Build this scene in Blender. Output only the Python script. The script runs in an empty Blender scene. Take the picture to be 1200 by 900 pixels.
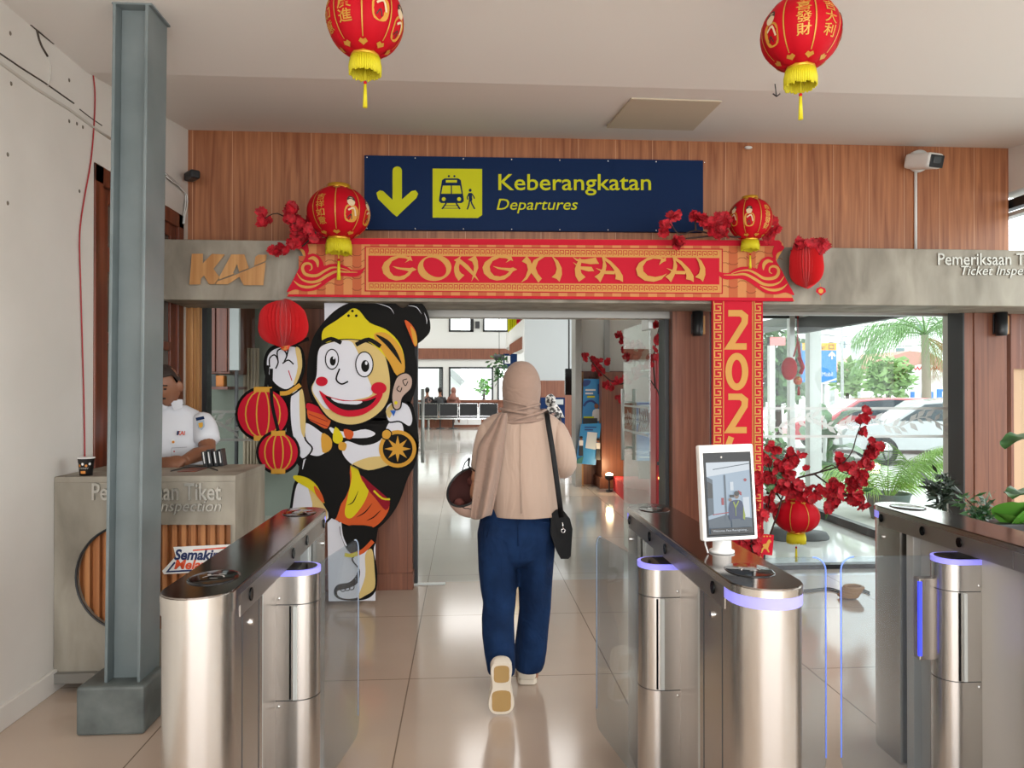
import bpy, bmesh, math, random
from mathutils import Vector, Matrix, geometry, noise
random.seed(7)
PI = math.pi
SC = bpy.context.scene
COL = SC.collection

# ------------------------------------------------------------------ camera, world, lights, exposure
FPX = 850.0                       # focal length in pixels of a 1200 px wide frame
CAM = Vector((0, 0, 1.465))
YAW = math.atan(55 / FPX)         # looks slightly to the right of the hall's axis
PITCH = math.atan(5 / FPX)
cam_d = bpy.data.cameras.new('camera')
cam_d.sensor_width = 36; cam_d.lens = FPX / 1200 * 36; cam_d.clip_start = 0.05; cam_d.clip_end = 300
cam = bpy.data.objects.new('camera', cam_d); COL.objects.link(cam)
cam.location = CAM
cam.rotation_euler = (PI / 2 + PITCH, 0, -YAW)
SC.camera = cam

SC.view_settings.view_transform = 'Standard'
SC.view_settings.look = 'None'
SC.view_settings.gamma = 1
SC.view_settings.use_curve_mapping = False
SC.view_settings.exposure = -0.22
try:
    SC.cycles.use_denoising = True
    SC.cycles.max_bounces = 9
    SC.cycles.transparent_max_bounces = 16
    SC.cycles.caustics_reflective = False
    SC.cycles.caustics_refractive = False
    SC.cycles.sample_clamp_indirect = 6
except Exception:
    pass

world = bpy.data.worlds.new('world'); SC.world = world
world.use_nodes = True
bgn = world.node_tree.nodes['Background']
bgn.inputs['Color'].default_value = (0.93, 0.97, 1.0, 1)
bgn.inputs['Strength'].default_value = 4.2

def area(name, loc, size, power, color=(1, 1, 1), rot=(0, 0, 0), sizey=None):
    l = bpy.data.lights.new(name, 'AREA'); l.energy = power; l.color = color
    l.size = size
    if sizey: l.shape = 'RECTANGLE'; l.size_y = sizey
    o = bpy.data.objects.new(name, l); COL.objects.link(o)
    o.location = loc; o.rotation_euler = rot
    return o
# lamps added out of view to brighten hall and entrance (made-up fittings built below)
for k, (x, y) in enumerate([(-2.5, 10), (1.2, 13.5), (-2.5, 18), (0.6, 22.5), (-3, 26)]):
    area('hall_fill_light', (x, y, 5.72), 2.6, 150, (1, 0.98, 0.95))
# area lamps added at the assumed open front and side windows, brightening the room
area('front_fill_light', (1.0, -3.1, 1.45), 6.0, 185, (1, 0.97, 0.94), (PI / 2 + .38, 0, 0), 2.6)  # added lamp behind the camera, tilted up to lift the dark ceiling
area('side_fill_light', (4.3, 0.6, 1.7), 6.5, 40, (1, 0.98, 0.95), (PI / 2, 0, PI / 2), 2.3)
area('entrance_fill_light', (1.0, 1.2, 3.08), 1.2, 40, (1, 0.95, 0.9))  # extra ceiling lamp added to lift the dark front room
area('staff_fill_light', (-1.4, 7.2, 2.9), 0.5, 9, (1, 0.96, 0.9))  # unseen lamp added inside the staff room

# ------------------------------------------------------------------ pixel rays (frame 1200 x 900)
_f = Vector((math.sin(YAW) * math.cos(PITCH), math.cos(YAW) * math.cos(PITCH), math.sin(PITCH)))
_r = Vector((math.cos(YAW), -math.sin(YAW), 0))
_u = _r.cross(_f)
def ray(px, py): return _f + _r * ((px - 600) / FPX) - _u * ((py - 450) / FPX)
def P(px, py, Y): d = ray(px, py); return CAM + d * (Y / d.y)
def PX(px, py, X): d = ray(px, py); return CAM + d * (X / d.x)
def PZ(px, py, z=0.0): d = ray(px, py); return CAM + d * ((z - CAM.z) / d.z)
def Xa(px, Y, py=455): return P(px, py, Y).x
def Za(py, Y, px=600): return P(px, py, Y).z

# ------------------------------------------------------------------ materials
def lin(h):
    if isinstance(h, tuple): return h
    h = h.lstrip('#'); c = [int(h[i:i + 2], 16) / 255 for i in (0, 2, 4)]
    return tuple(x / 12.92 if x <= 0.04045 else ((x + 0.055) / 1.055) ** 2.4 for x in c)
MATS = {}
def mat(name, color, rough=0.5, metal=0.0, emit=None, estr=1.0, spec=0.5, coat=0.0, sheen=0.0):
    if name in MATS: return MATS[name]
    m = bpy.data.materials.new(name); m.use_nodes = True
    b = m.node_tree.nodes['Principled BSDF']
    b.inputs['Base Color'].default_value = (*lin(color), 1)
    b.inputs['Roughness'].default_value = rough
    b.inputs['Metallic'].default_value = metal
    b.inputs['Specular IOR Level'].default_value = spec
    b.inputs['Coat Weight'].default_value = coat
    b.inputs['Sheen Weight'].default_value = sheen
    if emit:
        b.inputs['Emission Color'].default_value = (*lin(emit), 1); b.inputs['Emission Strength'].default_value = estr
    MATS[name] = m
    return m
def nodes(m): return m.node_tree.nodes, m.node_tree.links
def noise_color(m, c1, c2, scale=(1, 1, 1), nscale=4, detail=6, bump=0.0, distort=0.0, lo=0.35, hi=0.65, rough=None):
    """mixes two colours by a stretched noise in object space; optional bump."""
    n, l = nodes(m); b = n['Principled BSDF']
    tc = n.new('ShaderNodeTexCoord'); mp = n.new('ShaderNodeMapping'); mp.inputs['Scale'].default_value = scale
    nz = n.new('ShaderNodeTexNoise'); nz.inputs['Scale'].default_value = nscale; nz.inputs['Detail'].default_value = detail
    nz.inputs['Distortion'].default_value = distort
    cr = n.new('ShaderNodeValToRGB')
    cr.color_ramp.elements[0].position = lo; cr.color_ramp.elements[0].color = (*lin(c1), 1)
    cr.color_ramp.elements[1].position = hi; cr.color_ramp.elements[1].color = (*lin(c2), 1)
    l.new(tc.outputs['Object'], mp.inputs['Vector']); l.new(mp.outputs[0], nz.inputs['Vector'])
    l.new(nz.outputs['Fac'], cr.inputs['Fac']); l.new(cr.outputs[0], b.inputs['Base Color'])
    if bump:
        bp = n.new('ShaderNodeBump'); bp.inputs['Strength'].default_value = bump; bp.inputs['Distance'].default_value = 0.01
        l.new(nz.outputs['Fac'], bp.inputs['Height']); l.new(bp.outputs[0], b.inputs['Normal'])
    return m, tc, mp, nz, cr
def glass(name, tint, refl=0.08, rough=0.0, alpha=0.0, body='#ffffff'):
    """a thin pane: lets light straight through, mirrors by angle; alpha adds a milky film."""
    if name in MATS: return MATS[name]
    m = bpy.data.materials.new(name); m.use_nodes = True
    n, l = nodes(m); n.remove(n['Principled BSDF']); out = n['Material Output']
    t = n.new('ShaderNodeBsdfTransparent'); t.inputs['Color'].default_value = (*lin(tint), 1)
    g = n.new('ShaderNodeBsdfGlossy'); g.inputs['Roughness'].default_value = rough
    fr = n.new('ShaderNodeFresnel'); ge = n.new('ShaderNodeNewGeometry'); io = n.new('ShaderNodeMapRange')   # same mirror from both faces of the pane
    io.inputs['To Min'].default_value = 1.45; io.inputs['To Max'].default_value = 1 / 1.45
    l.new(ge.outputs['Backfacing'], io.inputs['Value']); l.new(io.outputs[0], fr.inputs['IOR'])
    mu = n.new('ShaderNodeMath'); mu.operation = 'MULTIPLY'; mu.inputs[1].default_value = refl / 0.04
    cl = n.new('ShaderNodeClamp')
    mx = n.new('ShaderNodeMixShader')
    l.new(fr.outputs[0], mu.inputs[0]); l.new(mu.outputs[0], cl.inputs[0]); l.new(cl.outputs[0], mx.inputs[0])
    last = t.outputs[0]
    if alpha:
        d = n.new('ShaderNodeBsdfDiffuse'); d.inputs['Color'].default_value = (*lin(body), 1)
        m2 = n.new('ShaderNodeMixShader'); m2.inputs[0].default_value = alpha
        l.new(t.outputs[0], m2.inputs[1]); l.new(d.outputs[0], m2.inputs[2]); last = m2.outputs[0]
    l.new(last, mx.inputs[1]); l.new(g.outputs[0], mx.inputs[2]); l.new(mx.outputs[0], out.inputs['Surface'])
    MATS[name] = m
    return m

# ------------------------------------------------------------------ mesh builder
class MB:
    def __init__(s): s.v = []; s.f = []; s.m = []; s.s = []; s.mats = []
    def mi(s, m):
        if m is None: return 0
        if m not in s.mats: s.mats.append(m)
        return s.mats.index(m)
    def add(s, vs, fs, m=None, smooth=False):
        o = len(s.v); k = s.mi(m)
        s.v += [tuple(v) for v in vs]
        for f in fs: s.f.append(tuple(i + o for i in f)); s.m.append(k); s.s.append(smooth)
        return s
    def box(s, x0, x1, y0, y1, z0, z1, m=None, M=None):
        vs = [Vector((x, y, z)) for x in (x0, x1) for y in (y0, y1) for z in (z0, z1)]
        if M is not None: vs = [M @ v for v in vs]
        return s.add(vs, [(0, 1, 3, 2), (4, 6, 7, 5), (0, 4, 5, 1), (2, 3, 7, 6), (0, 2, 6, 4), (1, 5, 7, 3)], m)
    def loft(s, rings, m=None, smooth=True, cap0=True, cap1=True, close=True):
        n = len(rings[0]); vs = [p for r in rings for p in r]; fs = []
        for i in range(len(rings) - 1):
            for j in range(n if close else n - 1):
                a = i * n + j; b = i * n + (j + 1) % n
                fs.append((a, b, b + n, a + n))
        if cap0 and close: fs.append(tuple(reversed(range(n))))
        if cap1 and close: fs.append(tuple(range((len(rings) - 1) * n, len(rings) * n)))
        return s.add(vs, fs, m, smooth)
    def tube(s, pts, rad, seg=8, m=None, smooth=True, sx=1.0, up=None):
        pts = [Vector(p) for p in pts]
        if not isinstance(rad, (list, tuple)): rad = [rad] * len(pts)
        rings = []; N = None
        for i, p in enumerate(pts):
            t = (pts[min(i + 1, len(pts) - 1)] - pts[max(i - 1, 0)])
            if t.length < 1e-9: t = Vector((0, 0, 1))
            t.normalize()
            if N is None:
                N = Vector(up) if up else (Vector((0, 0, 1)) if abs(t.z) < 0.9 else Vector((0, 1, 0)))
            N = (N - t * N.dot(t))
            if N.length < 1e-6: N = t.orthogonal()
            N.normalize(); B = t.cross(N)
            rings.append([p + (N * math.cos(2 * PI * k / seg) + B * math.sin(2 * PI * k / seg) * sx) * rad[i] for k in range(seg)])
        return s.loft(rings, m, smooth)
    def lathe(s, prof, c=(0, 0, 0), seg=24, m=None, smooth=True, sx=1, sy=1):
        c = Vector(c)
        rings = [[c + Vector((r * math.cos(2 * PI * k / seg) * sx, r * math.sin(2 * PI * k / seg) * sy, z)) for k in range(seg)] for r, z in prof]
        return s.loft(rings, m, smooth)
    def ell(s, c, rx, ry, rz, m=None, seg=16, rows=10, M=None):
        rings = []
        for i in range(rows + 1):
            a = -PI / 2 + PI * i / rows; r = max(math.cos(a), 0.02); z = math.sin(a)
            ring = [Vector((rx * r * math.cos(2 * PI * k / seg), ry * r * math.sin(2 * PI * k / seg), rz * z)) for k in range(seg)]
            if M is not None: ring = [M @ v for v in ring]
            rings.append([Vector(c) + v for v in ring])
        return s.loft(rings, m, True)
    def prism(s, front, back, m=None, mside=None, smooth=False):
        """front/back: matching outlines (3-D); faces tessellated so concave outlines are safe."""
        n = len(front); tri = geometry.tessellate_polygon([[Vector(p) for p in front]])
        s.add(front, tri, m); s.add(back, [tuple(reversed(t)) for t in tri], mside or m)
        vs = list(front) + list(back)
        s.add(vs, [(i, (i + 1) % n, n + (i + 1) % n, n + i) for i in range(n)], mside or m, smooth)
        return s
    def flat(s, loops, m=None):
        loops = [[Vector(p) for p in L] for L in loops]
        tri = geometry.tessellate_polygon(loops)
        return s.add([p for L in loops for p in L], tri, m)
    def build(s, name, m=None, parent=None, bevel=0, seg=2, sub=0, fix=True):
        me = bpy.data.meshes.new(name)
        me.from_pydata([tuple(v) for v in s.v], [], s.f)
        ms = s.mats if s.mats else []
        if not ms and m: ms = [m]
        for k in ms: me.materials.append(k if k is not None else m)
        me.polygons.foreach_set('material_index', s.m); me.polygons.foreach_set('use_smooth', s.s)
        if fix:
            bm = bmesh.new(); bm.from_mesh(me)
            bmesh.ops.recalc_face_normals(bm, faces=bm.faces); bm.to_mesh(me); bm.free()
        me.update()
        o = bpy.data.objects.new(name, me); COL.objects.link(o)
        if parent is not None: attach(o, parent)
        if bevel:
            b = o.modifiers.new('bevel', 'BEVEL'); b.width = bevel; b.segments = seg; b.limit_method = 'ANGLE'; b.angle_limit = math.radians(40)
        if sub:
            q = o.modifiers.new('sub', 'SUBSURF'); q.levels = sub; q.render_levels = sub
        return o
def world_mat(o):
    M = o.matrix_basis.copy()
    return (world_mat(o.parent) @ o.matrix_parent_inverse @ M) if o.parent else M
def attach(o, parent):
    """parents while leaving the part's coordinates in world space."""
    o.parent = parent; o.matrix_parent_inverse = world_mat(parent).inverted()
def tag(o, label, cat, group=None, kind=None):
    o['label'] = label; o['category'] = cat
    if group: o['group'] = group
    if kind: o['kind'] = kind
    return o
def thing(name, label, cat, loc=(0, 0, 0), group=None):
    o = bpy.data.objects.new(name, None); COL.objects.link(o); o.location = loc; o.empty_display_size = 0.1
    return tag(o, label, cat, group)
def struct(o): o['kind'] = 'structure'; return o
def lab(o, label): o['label'] = label; return o
def dup(root, loc=None, rotz=None, label=None, scale=None):
    """a copy of a thing, its parts and their sub-parts (mesh data shared)."""
    r = root.copy(); COL.objects.link(r)
    def kids(a, b):
        for ch in list(a.children):
            c = ch.copy(); COL.objects.link(c); c.parent = b; c.matrix_parent_inverse = ch.matrix_parent_inverse.copy(); kids(ch, c)
    kids(root, r)
    if loc is not None: r.location = loc
    if rotz is not None: r.rotation_euler.z = rotz
    if scale is not None: r.scale = (scale,) * 3 if not isinstance(scale, tuple) else scale
    if label: r['label'] = label
    return r

# ------------------------------------------------------------------ flat artwork helpers
def cat_rom(pts, n=6, closed=True):
    out = []; N = len(pts); pts = [Vector((p[0], p[1])) for p in pts]
    rng = range(N) if closed else range(N - 1)
    for i in rng:
        if closed: p0, p1, p2, p3 = (pts[(i + k - 1) % N] for k in range(4))
        else: p0, p1, p2, p3 = pts[max(i - 1, 0)], pts[i], pts[i + 1], pts[min(i + 2, N - 1)]
        for k in range(n):
            t = k / n
            out.append(0.5 * ((2 * p1) + (p2 - p0) * t + (2 * p0 - 5 * p1 + 4 * p2 - p3) * t * t + (3 * p1 - p0 - 3 * p2 + p3) * t ** 3))
    if not closed: out.append(pts[-1])
    return out
def oval(cx, cy, rx, ry, rot=0, n=28, a0=0, a1=2 * PI):
    c, s = math.cos(rot), math.sin(rot)
    return [Vector((cx + rx * math.cos(a) * c - ry * math.sin(a) * s, cy + rx * math.cos(a) * s + ry * math.sin(a) * c))
            for a in (a0 + (a1 - a0) * k / n for k in range(n))]
class Art:
    """layers of flat shapes given in 2-D, put on a surface by fn(u, v, layer)."""
    def __init__(s, fn): s.mb = MB(); s.fn = fn; s.layer = 0
    def poly(s, pts, m, smooth=0, layer=None, holes=()):
        if smooth: pts = cat_rom(pts, smooth)
        s.layer = s.layer + 1 if layer is None else layer
        loops = [[s.fn(p[0], p[1], s.layer) for p in L] for L in [pts, *holes]]
        flat2 = [[Vector((p[0], p[1], 0)) for p in L] for L in [pts, *holes]]
        tri = geometry.tessellate_polygon(flat2)
        s.mb.add([p for L in loops for p in L], tri, m)
    def rect(s, x0, y0, x1, y1, m, layer=None): s.poly([(x0, y0), (x1, y0), (x1, y1), (x0, y1)], m, layer=layer)
    def stroke(s, pts, w, m, smooth=0, closed=False, layer=None, taper=False):
        if smooth: pts = cat_rom(pts, smooth, closed)
        pts = [Vector((p[0], p[1])) for p in pts]
        if closed: pts = pts + [pts[0]]
        s.layer = s.layer + 1 if layer is None else layer
        L, R = [], []; n = len(pts)
        for i, p in enumerate(pts):
            a = pts[i - 1] if i else (pts[-2] if closed else p); b = pts[i + 1] if i < n - 1 else (pts[1] if closed else p)
            d1 = (p - a); d2 = (b - p)
            if d1.length < 1e-6: d1 = d2
            if d2.length < 1e-6: d2 = d1
            if d1.length < 1e-6: d1 = d2 = Vector((1, 0))
            d1 = d1.normalized(); d2 = d2.normalized(); t = d1 + d2
            if t.length < 1e-3: t = d1
            t.normalize(); nn = Vector((-t.y, t.x)); k = 1 / max(0.5, abs(nn.dot(Vector((-d1.y, d1.x)))))
            ww = w
            if taper: q = i / (n - 1); ww = w * (0.15 + 0.85 * math.sin(PI * min(1, max(0, q))))
            L.append(p + nn * ww / 2 * k); R.append(p - nn * ww / 2 * k)
        vs = [s.fn(q.x, q.y, s.layer) for q in L] + [s.fn(q.x, q.y, s.layer) for q in R]
        s.mb.add(vs, [(i, i + 1, n + i + 1, n + i) for i in range(n - 1)], m)
    def outlined(s, pts, fill, line, w, smooth=6):
        s.poly(pts, fill, smooth); s.stroke(pts, w, line, smooth, True)
    def text(s, string, x0, y0, x1, y1, m, shear=0.0, bold=0.0, layer=None, align_fit=True, rot=0):
        """writes STRING so that its inked box fills x0..x1, y0..y1 (y downwards)."""
        vs, fs = text_mesh(string, shear, bold)
        ax = min(v[0] for v in vs); bx = max(v[0] for v in vs); ay = min(v[1] for v in vs); by = max(v[1] for v in vs)
        s.layer = s.layer + 1 if layer is None else layer
        out = []
        for v in vs:
            u = x0 + (v[0] - ax) / (bx - ax) * (x1 - x0); w = y1 - (v[1] - ay) / (by - ay) * (y1 - y0)
            out.append(s.fn(u, w, s.layer))
        s.mb.add(out, fs, m)
_TX = {}
def text_mesh(string, shear=0.0, bold=0.0, ext=0.0):
    key = (string, shear, bold, ext)
    if key in _TX: return _TX[key]
    cu = bpy.data.curves.new('lettering', 'FONT'); cu.body = string; cu.size = 1; cu.shear = shear; cu.offset = bold; cu.extrude = ext
    cu.resolution_u = 3
    o = bpy.data.objects.new('lettering', cu); COL.objects.link(o)
    dg = bpy.context.evaluated_depsgraph_get(); dg.update()
    ev = o.evaluated_get(dg); me = ev.to_mesh()
    vs = [tuple(v.co) for v in me.vertices]; fs = [tuple(p.vertices) for p in me.polygons]
    ev.to_mesh_clear()
    bpy.data.objects.remove(o); bpy.data.curves.remove(cu)
    _TX[key] = (vs, fs)
    return vs, fs
def on_plane(Y, step=0.0009): return lambda u, v, l: P(u, v, Y - 0.0012 - l * step)
def letters3d(mb, string, x0, y0, x1, y1, Y, depth, m, shear=0.0, bold=0.0):
    """raised letters standing DEPTH off the plane y = Y, inked box given in pixels."""
    vs, fs = text_mesh(string, shear, bold, 0.5)
    ax = min(v[0] for v in vs); bx = max(v[0] for v in vs); ay = min(v[1] for v in vs); by = max(v[1] for v in vs)
    out = []
    for v in vs:
        p = P(x0 + (v[0] - ax) / (bx - ax) * (x1 - x0), y1 - (v[1] - ay) / (by - ay) * (y1 - y0), Y)
        p.y = Y - (depth if v[2] > 0 else 0.0005); out.append(p)
    mb.add(out, fs, m)
# ------------------------------------------------------------------ material library
m_wall = mat('white_plaster', '#dedad3', 0.75)
noise_color(m_wall, '#d9d5ce', '#e4e0da', (1, 1, 1), 1.3, 5)
m_ceil = mat('ceiling_paint', '#e4e0dc', 0.8)
m_wood = mat('wood_laminate', '#a5674a', 0.42)
def wood_panel(m, dark, light, joint, pitch, axis='X'):
    """vertical laminate grain with narrow pale joints every PITCH metres."""
    n, l = nodes(m); b = n['Principled BSDF']
    m_, tc, mp, nz, cr = noise_color(m, dark, light, (13, 13, 0.5), 2.2, 8, distort=0.9, lo=0.3, hi=0.7)
    sx = n.new('ShaderNodeSeparateXYZ'); l.new(tc.outputs['Object'], sx.inputs[0])
    a = n.new('ShaderNodeMath'); a.operation = 'DIVIDE'; a.inputs[1].default_value = pitch; l.new(sx.outputs[axis], a.inputs[0])
    fr = n.new('ShaderNodeMath'); fr.operation = 'FRACT'; l.new(a.outputs[0], fr.inputs[0])
    lt = n.new('ShaderNodeMath'); lt.operation = 'LESS_THAN'; lt.inputs[1].default_value = 0.012 / pitch * 0.35; l.new(fr.outputs[0], lt.inputs[0])
    mx = n.new('ShaderNodeMixRGB'); mx.inputs['Color2'].default_value = (*lin(joint), 1)
    l.new(lt.outputs[0], mx.inputs['Fac']); l.new(cr.outputs[0], mx.inputs['Color1']); l.new(mx.outputs[0], b.inputs['Base Color'])
wood_panel(m_wood, '#8b5338', '#bd8059', '#cf9f7d', 0.28)
m_wood2 = mat('dark_wood_laminate', '#8a5138', 0.4)
wood_panel(m_wood2, '#6f4130', '#8f5b43', '#5e3322', 0.21)
m_oak = mat('orange_wood', '#c08a52', 0.45)
noise_color(m_oak, '#b07a45', '#cc9a62', (12, 12, 0.6), 2, 6)
m_slat = mat('slat_wood', '#b0703f', 0.45)
noise_color(m_slat, '#a06236', '#bd8150', (14, 14, 0.5), 2, 6)
m_brown = mat('varnished_brown_wood', '#6e3520', 0.35)
noise_color(m_brown, '#572717', '#7d3f28', (12, 12, 0.6), 2, 6)
m_conc = mat('concrete_laminate', '#8f887b', 0.6)
noise_color(m_conc, '#746d61', '#a9a294', (2.4, 2.4, 0.9), 2.2, 9, distort=0.4, lo=0.28, hi=0.72)
m_black = mat('black_frame', '#1d1f22', 0.4)
m_blackgloss = mat('black_gloss', '#0a0b0d', 0.12, spec=.25)
m_darkgrey = mat('dark_grey', '#3b3c3e', 0.5)
m_white = mat('white_plastic', '#e8e8e6', 0.4)
m_alu = mat('pale_aluminium', '#c9cdcb', 0.35, 0.3)
m_aludk = mat('grey_aluminium', '#8f8d88', 0.38, 0.6)
m_chrome = mat('chrome', '#d8d8d8', 0.15, 1.0)
m_glass = glass('clear_glass', '#fcfefd', 0.02)
m_glass_green = glass('door_glass', '#e6f0ec', 0.06)
m_flap = glass('flap_glass', '#eef3f5', 0.018, alpha=0.035, body='#c6ccd8')
m_frost = glass('frosted_film', '#ffffff', 0.02, alpha=0.78, body='#eef4f2')
m_gold = mat('gold_print', '#c8943a', 0.45, 0.2)
m_red = mat('banner_red', '#c2182f', 0.6, spec=.15)
m_red2 = mat('banner_crimson', '#b5122c', 0.6, spec=.15)
m_tan = mat('banner_gold', '#cc9650', 0.6, spec=.15)
m_tile1 = mat('banner_tile_tan', '#cf8a56', 0.6, spec=.15)
m_tile2 = mat('banner_tile_orange', '#bd6440', 0.6, spec=.15)
m_tileline = mat('banner_tile_line', '#82462a', 0.6, spec=.15)
m_lred = mat('lantern_red', '#b9051b', 0.65, spec=.2)
m_petal = mat('silk_petal_red', '#b30a1c', 0.7)
noise_color(m_petal, '#8a0614', '#c8142a', (1, 1, 1), 30, 3)
m_yel = mat('tassel_yellow', '#d8cc1c', 0.6)
m_goldcap = mat('gold_cap', '#d09a2a', 0.3, 0.5)
m_twig = mat('twig_brown', '#3a2620', 0.8)
m_leaf = mat('leaf_green', '#2f5a2c', 0.45)
noise_color(m_leaf, '#234a22', '#417238', (1, 1, 1), 9, 3)
m_leafdk = mat('leaf_dark', '#1d2d1c', 0.5)
m_navy = mat('sign_navy', '#0f2850', 0.6, spec=.15)
m_signyel = mat('sign_yellow', '#cfd022', 0.6, spec=.15)
m_led = mat('led_strip', '#8d8ad0', 0.4, emit='#8f8cff', estr=.75)
m_ledblue = mat('led_blue', '#3d4bff', 0.4, emit='#3038ff', estr=1.6)
m_edgepale = mat('pale_glass_edge', '#b9c4d6', 0.3, emit='#9fb0e8', estr=.12)
m_edge = mat('lit_glass_edge', '#7f9fff', 0.3, emit='#4f78ff', estr=0.55)

def steel(name, c, rough, streak=0.12):
    m = mat(name, c, rough, 1.0); n, l = nodes(m); b = n['Principled BSDF']
    tc = n.new('ShaderNodeTexCoord'); mp = n.new('ShaderNodeMapping'); mp.inputs['Scale'].default_value = (90, 90, .6)
    nz = n.new('ShaderNodeTexNoise'); nz.inputs['Scale'].default_value = 1; nz.inputs['Detail'].default_value = 4
    l.new(tc.outputs['Object'], mp.inputs[0]); l.new(mp.outputs[0], nz.inputs['Vector'])
    mr = n.new('ShaderNodeMapRange'); mr.inputs['To Min'].default_value = rough - streak; mr.inputs['To Max'].default_value = rough + streak
    l.new(nz.outputs['Fac'], mr.inputs['Value']); l.new(mr.outputs[0], b.inputs['Roughness'])
    b.inputs['Anisotropic'].default_value = 0.3
    return m
m_steelplain = mat('polished_steel', '#c4c0ba', 0.22, 1.0)
m_steel = steel('brushed_steel', '#c2bfbb', 0.25, 0.03)
m_steeldk = steel('brushed_steel_top', '#8a827d', 0.12, 0.03)
m_steelmid = steel('brushed_steel_panel', '#b0aaa4', 0.3, .06)

# floor tiles: pale joints on a grid fixed in the room
def tile_floor(name, c1, c2, joint, px, ox, py, oy, rough, w=0.006):
    m = mat(name, c1, rough); n, l = nodes(m); b = n['Principled BSDF']
    g = n.new('ShaderNodeNewGeometry'); sx = n.new('ShaderNodeSeparateXYZ'); l.new(g.outputs['Position'], sx.inputs[0])
    def line(out, pitch, off):
        a = n.new('ShaderNodeMath'); a.operation = 'SUBTRACT'; a.inputs[1].default_value = off - w / 2; l.new(out, a.inputs[0])
        d = n.new('ShaderNodeMath'); d.operation = 'DIVIDE'; d.inputs[1].default_value = pitch; l.new(a.outputs[0], d.inputs[0])
        f = n.new('ShaderNodeMath'); f.operation = 'FRACT'; l.new(d.outputs[0], f.inputs[0])
        t = n.new('ShaderNodeMath'); t.operation = 'LESS_THAN'; t.inputs[1].default_value = w / pitch; l.new(f.outputs[0], t.inputs[0])
        return t
    t1 = line(sx.outputs['X'], px, ox); t2 = line(sx.outputs['Y'], py, oy)
    mxm = n.new('ShaderNodeMath'); mxm.operation = 'MAXIMUM'; l.new(t1.outputs[0], mxm.inputs[0]); l.new(t2.outputs[0], mxm.inputs[1])
    nz = n.new('ShaderNodeTexNoise'); nz.inputs['Scale'].default_value = 0.8; nz.inputs['Detail'].default_value = 4
    l.new(g.outputs['Position'], nz.inputs['Vector'])
    cr = n.new('ShaderNodeValToRGB'); cr.color_ramp.elements[0].color = (*lin(c1), 1); cr.color_ramp.elements[1].color = (*lin(c2), 1)
    cr.color_ramp.elements[0].position = 0.35; cr.color_ramp.elements[1].position = 0.65
    l.new(nz.outputs['Fac'], cr.inputs[0])
    mx = n.new('ShaderNodeMixRGB'); mx.inputs['Color2'].default_value = (*lin(joint), 1)
    l.new(mxm.outputs[0], mx.inputs['Fac']); l.new(cr.outputs[0], mx.inputs['Color1']); l.new(mx.outputs[0], b.inputs['Base Color'])
    return m
m_floor = tile_floor('cream_floor_tile', '#b9a696', '#c1ae9e', '#7d6d60', 1.035, -0.28, 1.012, 3.69, 0.13)
m_floor2 = tile_floor('grey_hall_tile', '#bdb7ae', '#c7c1b8', '#8d857b', 1.035, -0.28, 1.35, 5.71, 0.09)
m_asphalt = mat('street_paving', '#b9bab6', 0.9)

# ------------------------------------------------------------------ the room shell
WY = 5.35           # face of the timber wall above the gate
LX = -1.99         # left wall
RX = 4.20           # right wall
CZ = 3.13           # flat part of the ceiling
f1 = struct(MB().box(-2.2, 5.0, -4.0, 5.52, -0.12, 0, m_floor).build('floor'))
f2 = struct(MB().box(-6.2, 4.06, 5.52, 30.2, -0.12, 0, m_floor2).build('floor'))
b = MB(); b.box(-2.2, 4.3, -3.2, 3.95, CZ, CZ + 0.25, m_ceil)
b.add([(-2.2, 3.95, CZ), (4.3, 3.95, CZ), (4.3, 5.5, 3.345), (-2.2, 5.5, 3.345), (-2.2, 3.95, CZ + .25), (4.3, 3.95, CZ + .25), (4.3, 5.5, 3.6), (-2.2, 5.5, 3.6)],
      [(3, 2, 1, 0), (4, 5, 6, 7), (2, 3, 7, 6), (0, 1, 5, 4), (1, 2, 6, 5), (3, 0, 4, 7)], m_ceil)
struct(b.build('ceiling'))
# left wall with a recess for the double door
D0, D1, DZ = PX(110, 190, LX).y, PX(214, 258, LX).y, PX(110, 190, LX).z
b = MB(); b.box(-2.2, LX, -3.2, D0, 0, 3.4, m_wall); b.box(-2.2, LX, D1, 5.5, 0, 3.4, m_wall); b.box(-2.2, LX, D0, D1, DZ, 3.4, m_wall)
struct(b.build('wall_left'))
b = MB(); b.box(LX, LX + 0.02, -3.2, D0 - .02, 0, 0.105, m_wall); struct(b.build('baseboard_left', bevel=0.004))
# timber wall over the gate
b = MB(); b.box(-2.0, RX, WY, WY + 0.16, 2.1, 3.42, m_wood); struct(b.build('wall_back'))
# right wall: piers, parapet and fascia round tall windows
b = MB(); b.box(RX, RX + .18, -3.2, 5.5, 2.98, 3.4, m_wall); b.box(RX, RX + .18, -3.2, 4.6, 0, 0.5, m_wall)
for y in (-3.2, 0.4): b.box(RX, RX + .18, y, y + .4, .5, 2.98, m_wall)
struct(b.build('wall_right'))
b = MB(); b.box(RX + .02, RX + .10, -2.8, 5.5, 2.86, 2.93, m_black); b.box(RX + .02, RX + .1, -2.8, 5.5, 2.80, 2.83, m_alu)
w = struct(b.build('window_1'))
b = MB(); b.box(RX + .05, RX + .058, -2.8, 5.3, 0.52, 2.84, m_glass); struct(b.build('pane', parent=w))
b = MB(); b.box(Xa(1185, 5.45), Xa(1185, 5.45) + .35, 5.45, 5.6, 1.62, 2.2, m_wood2); b.box(Xa(1185, 5.45), Xa(1188, 5.45), 5.45, 5.6, 0, 1.62, m_wood2); b.box(Xa(1188, 5.45), Xa(1185, 5.45) + .35, 5.48, 5.6, 0, 1.62, mat('tan_board', '#c8a684', .6)); struct(b.build('trim_1'))
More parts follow.
